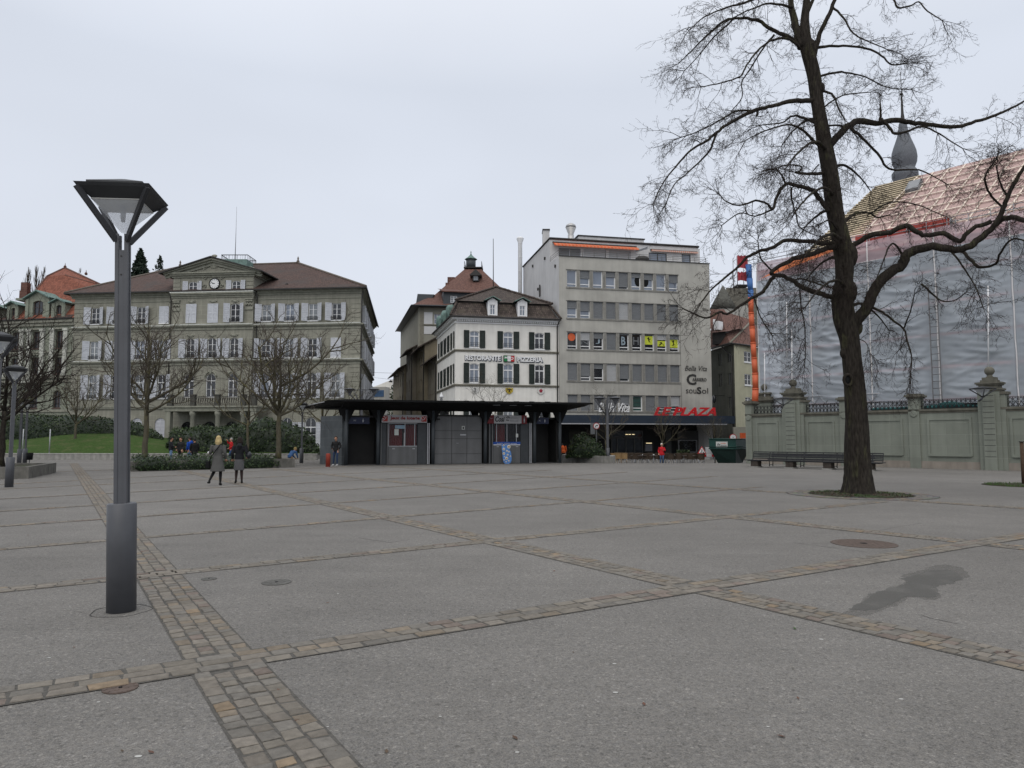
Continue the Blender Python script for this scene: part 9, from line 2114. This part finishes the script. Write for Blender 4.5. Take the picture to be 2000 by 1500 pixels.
# group beyond the planter
def gpp(x, Y): p = at(x, 900, Y); p.z = 0; return p
person(gpp(333, 46), R(-60), 'man in dark jacket and light blue jeans, leftmost of the group beyond the planter', 1.74, dict(eR=(.26, .05, 1.15), wR=(.15, .2, 1.12)), top=(.016, .017, .022), bottom=(.12, .20, .33), hair=(.02, .015, .012), stout=1.1)
person(gpp(352, 46.3), R(170), 'man facing the camera in black jacket and patterned shirt, beyond the planter', 1.72, dict(wL=(-.2, .12, .95), wR=(.2, .12, .95)), top=(.02, .02, .021), bottom=(.02, .02, .022), hair=(.05, .02, .015), stout=1.15)
person(gpp(370, 47.2), R(70), 'person in a bright blue jacket, partly hidden in the group beyond the planter', 1.74, {}, top=(.015, .07, .38), bottom=(.12, .2, .33), hair=(.03, .02, .02), hood=True)
person(gpp(379, 45.6), R(40), 'broad person in black coat and dark cap, rightmost of the group beyond the planter', 1.66, dict(eL=(-.28, .0, 1.12), eR=(.28, .0, 1.12)), top=(.012, .012, .013), bottom=(.012, .012, .014), cap=(.02, .02, .02), stout=1.3, coat=.12)
person(gpp(451, 50.2), R(120), 'person in red jacket and grey cap with a raised hand, behind the walking women', 1.70, dict(eR=(.30, .16, 1.34), wR=(.14, .26, 1.54), wL=(-.2, .2, 1.0), kL=(-.1, .15, .5), aL=(-.12, .05, .09)), top=(.42, .018, .02), bottom=(.04, .08, .18), cap=(.30, .29, .28))
sp_ = at(566, 893, 43.2)
person((sp_.x, sp_.y, -.32), R(-30), 'fair haired person in blue and tan bending down, between planter and kiosk', 1.68, dict(chest=(0, .22, 1.18), neck=(0, .36, 1.30), head=(0, .46, 1.38), sL=(-.17, .32, 1.24), sR=(.17, .32, 1.24), eL=(-.2, .42, .98), eR=(.2, .42, .98), wL=(-.12, .55, .82), wR=(.12, .55, .82), kL=(-.1, .25, .6), kR=(.1, .25, .6)), top=(.05, .11, .24), bottom=(.28, .17, .09), hair=(.35, .26, .10))
op = at(1100, 888, 54.5); op.z = gz(op.x, 54.5)
person(op, R(10), 'person in a bright orange jacket, half hidden behind the planter right of the kiosk', 1.66, dict(chest=(0, .1, 1.25), neck=(.0, .2, 1.4), head=(.0, .27, 1.46)), top=(.68, .13, .035), bottom=(.03, .03, .03), hair=(.02, .02, .02), hood=True, stout=1.15)
rp_ = gp(1293, 907, ZG)
person(rp_, R(172), 'white haired person in bright red jacket and blue jeans walking past the café terrace', 1.70, dict(eL=(-.27, .05, 1.14), wL=(-.14, .22, 1.18), eR=(.27, -.02, 1.12), wR=(.25, .1, .9), kL=(-.1, .08, .5), aR=(.14, -.05, .09), look=.3), top=(.48, .018, .025), bottom=(.07, .13, .25), shoe=(.1, .12, .18), hair=(.68, .66, .62), coat=.1, stout=1.2)
sp2 = at(1221, 895, 61.2); sp2.z = gz(sp2.x, 61.2)

# ------------------------------------------------------------------ pieces that stand apart become parts of their own
def explode(o, gap):
    me = o.data; n = len(me.vertices); par = list(range(n))
    def find(a):
        while par[a] != a: par[a] = par[par[a]]; a = par[a]
        return a
    for p in me.polygons:
        v = p.vertices
        for b in v[1:]: par[find(b)] = find(v[0])
    isl = {}
    for v in me.vertices: isl.setdefault(find(v.index), []).append(v.co)
    B = [[k, [min(c[i] for c in cs) - gap / 2 for i in range(3)], [max(c[i] for c in cs) + gap / 2 for i in range(3)]] for k, cs in isl.items()]
    g = list(range(len(B)))
    def fg(a):
        while g[a] != a: a = g[a]
        return a
    for i in range(len(B)):
        for j in range(i):
            if all(B[i][1][k] <= B[j][2][k] and B[j][1][k] <= B[i][2][k] for k in range(3)): g[fg(i)] = fg(j)
    cl = {}; of = {B[i][0]: fg(i) for i in range(len(B))}
    for p in me.polygons: cl.setdefault(of[find(p.vertices[0])], []).append(p)
    if len(cl) < 2: return
    uvl = me.uv_layers[0].data if me.uv_layers else None
    for ps in cl.values():
        idx = {}; vs = []; fs = []; uv = []
        for p in ps:
            f = []
            for li in p.loop_indices:
                vi = me.loops[li].vertex_index
                if vi not in idx: idx[vi] = len(vs); vs.append(tuple(me.vertices[vi].co))
                f.append(idx[vi])
                if uvl: uv += list(uvl[li].uv)
            fs.append(f)
        m = bpy.data.meshes.new(o.name.split('.')[0]); m.from_pydata(vs, [], fs); m.materials.append(me.materials[0]); m.polygons.foreach_set('use_smooth', [p.use_smooth for p in ps])
        if uvl: m.uv_layers.new(name='UVMap').data.foreach_set('uv', uv)
        c = bpy.data.objects.new(o.name.split('.')[0], m); COL.objects.link(c); c.parent = o.parent; W[c] = W.get(o)
    bpy.data.objects.remove(o)
for o in list(sc.objects):
    k = o.name.split('.')[0]
    if o.type == 'MESH' and o.parent and not o.children and k in ('quoins', 'relief', 'downpipe', 'shop_panels', 'loose_poles', 'gable_wall', 'terrace_piers', 'roof_vents', 'roof_lights', 'side_pier', 'white_panel', 'pilasters', 'handles', 'flower_brackets', 'wall_openings'):
        explode(o, .25 if k in ('relief',) else .12)
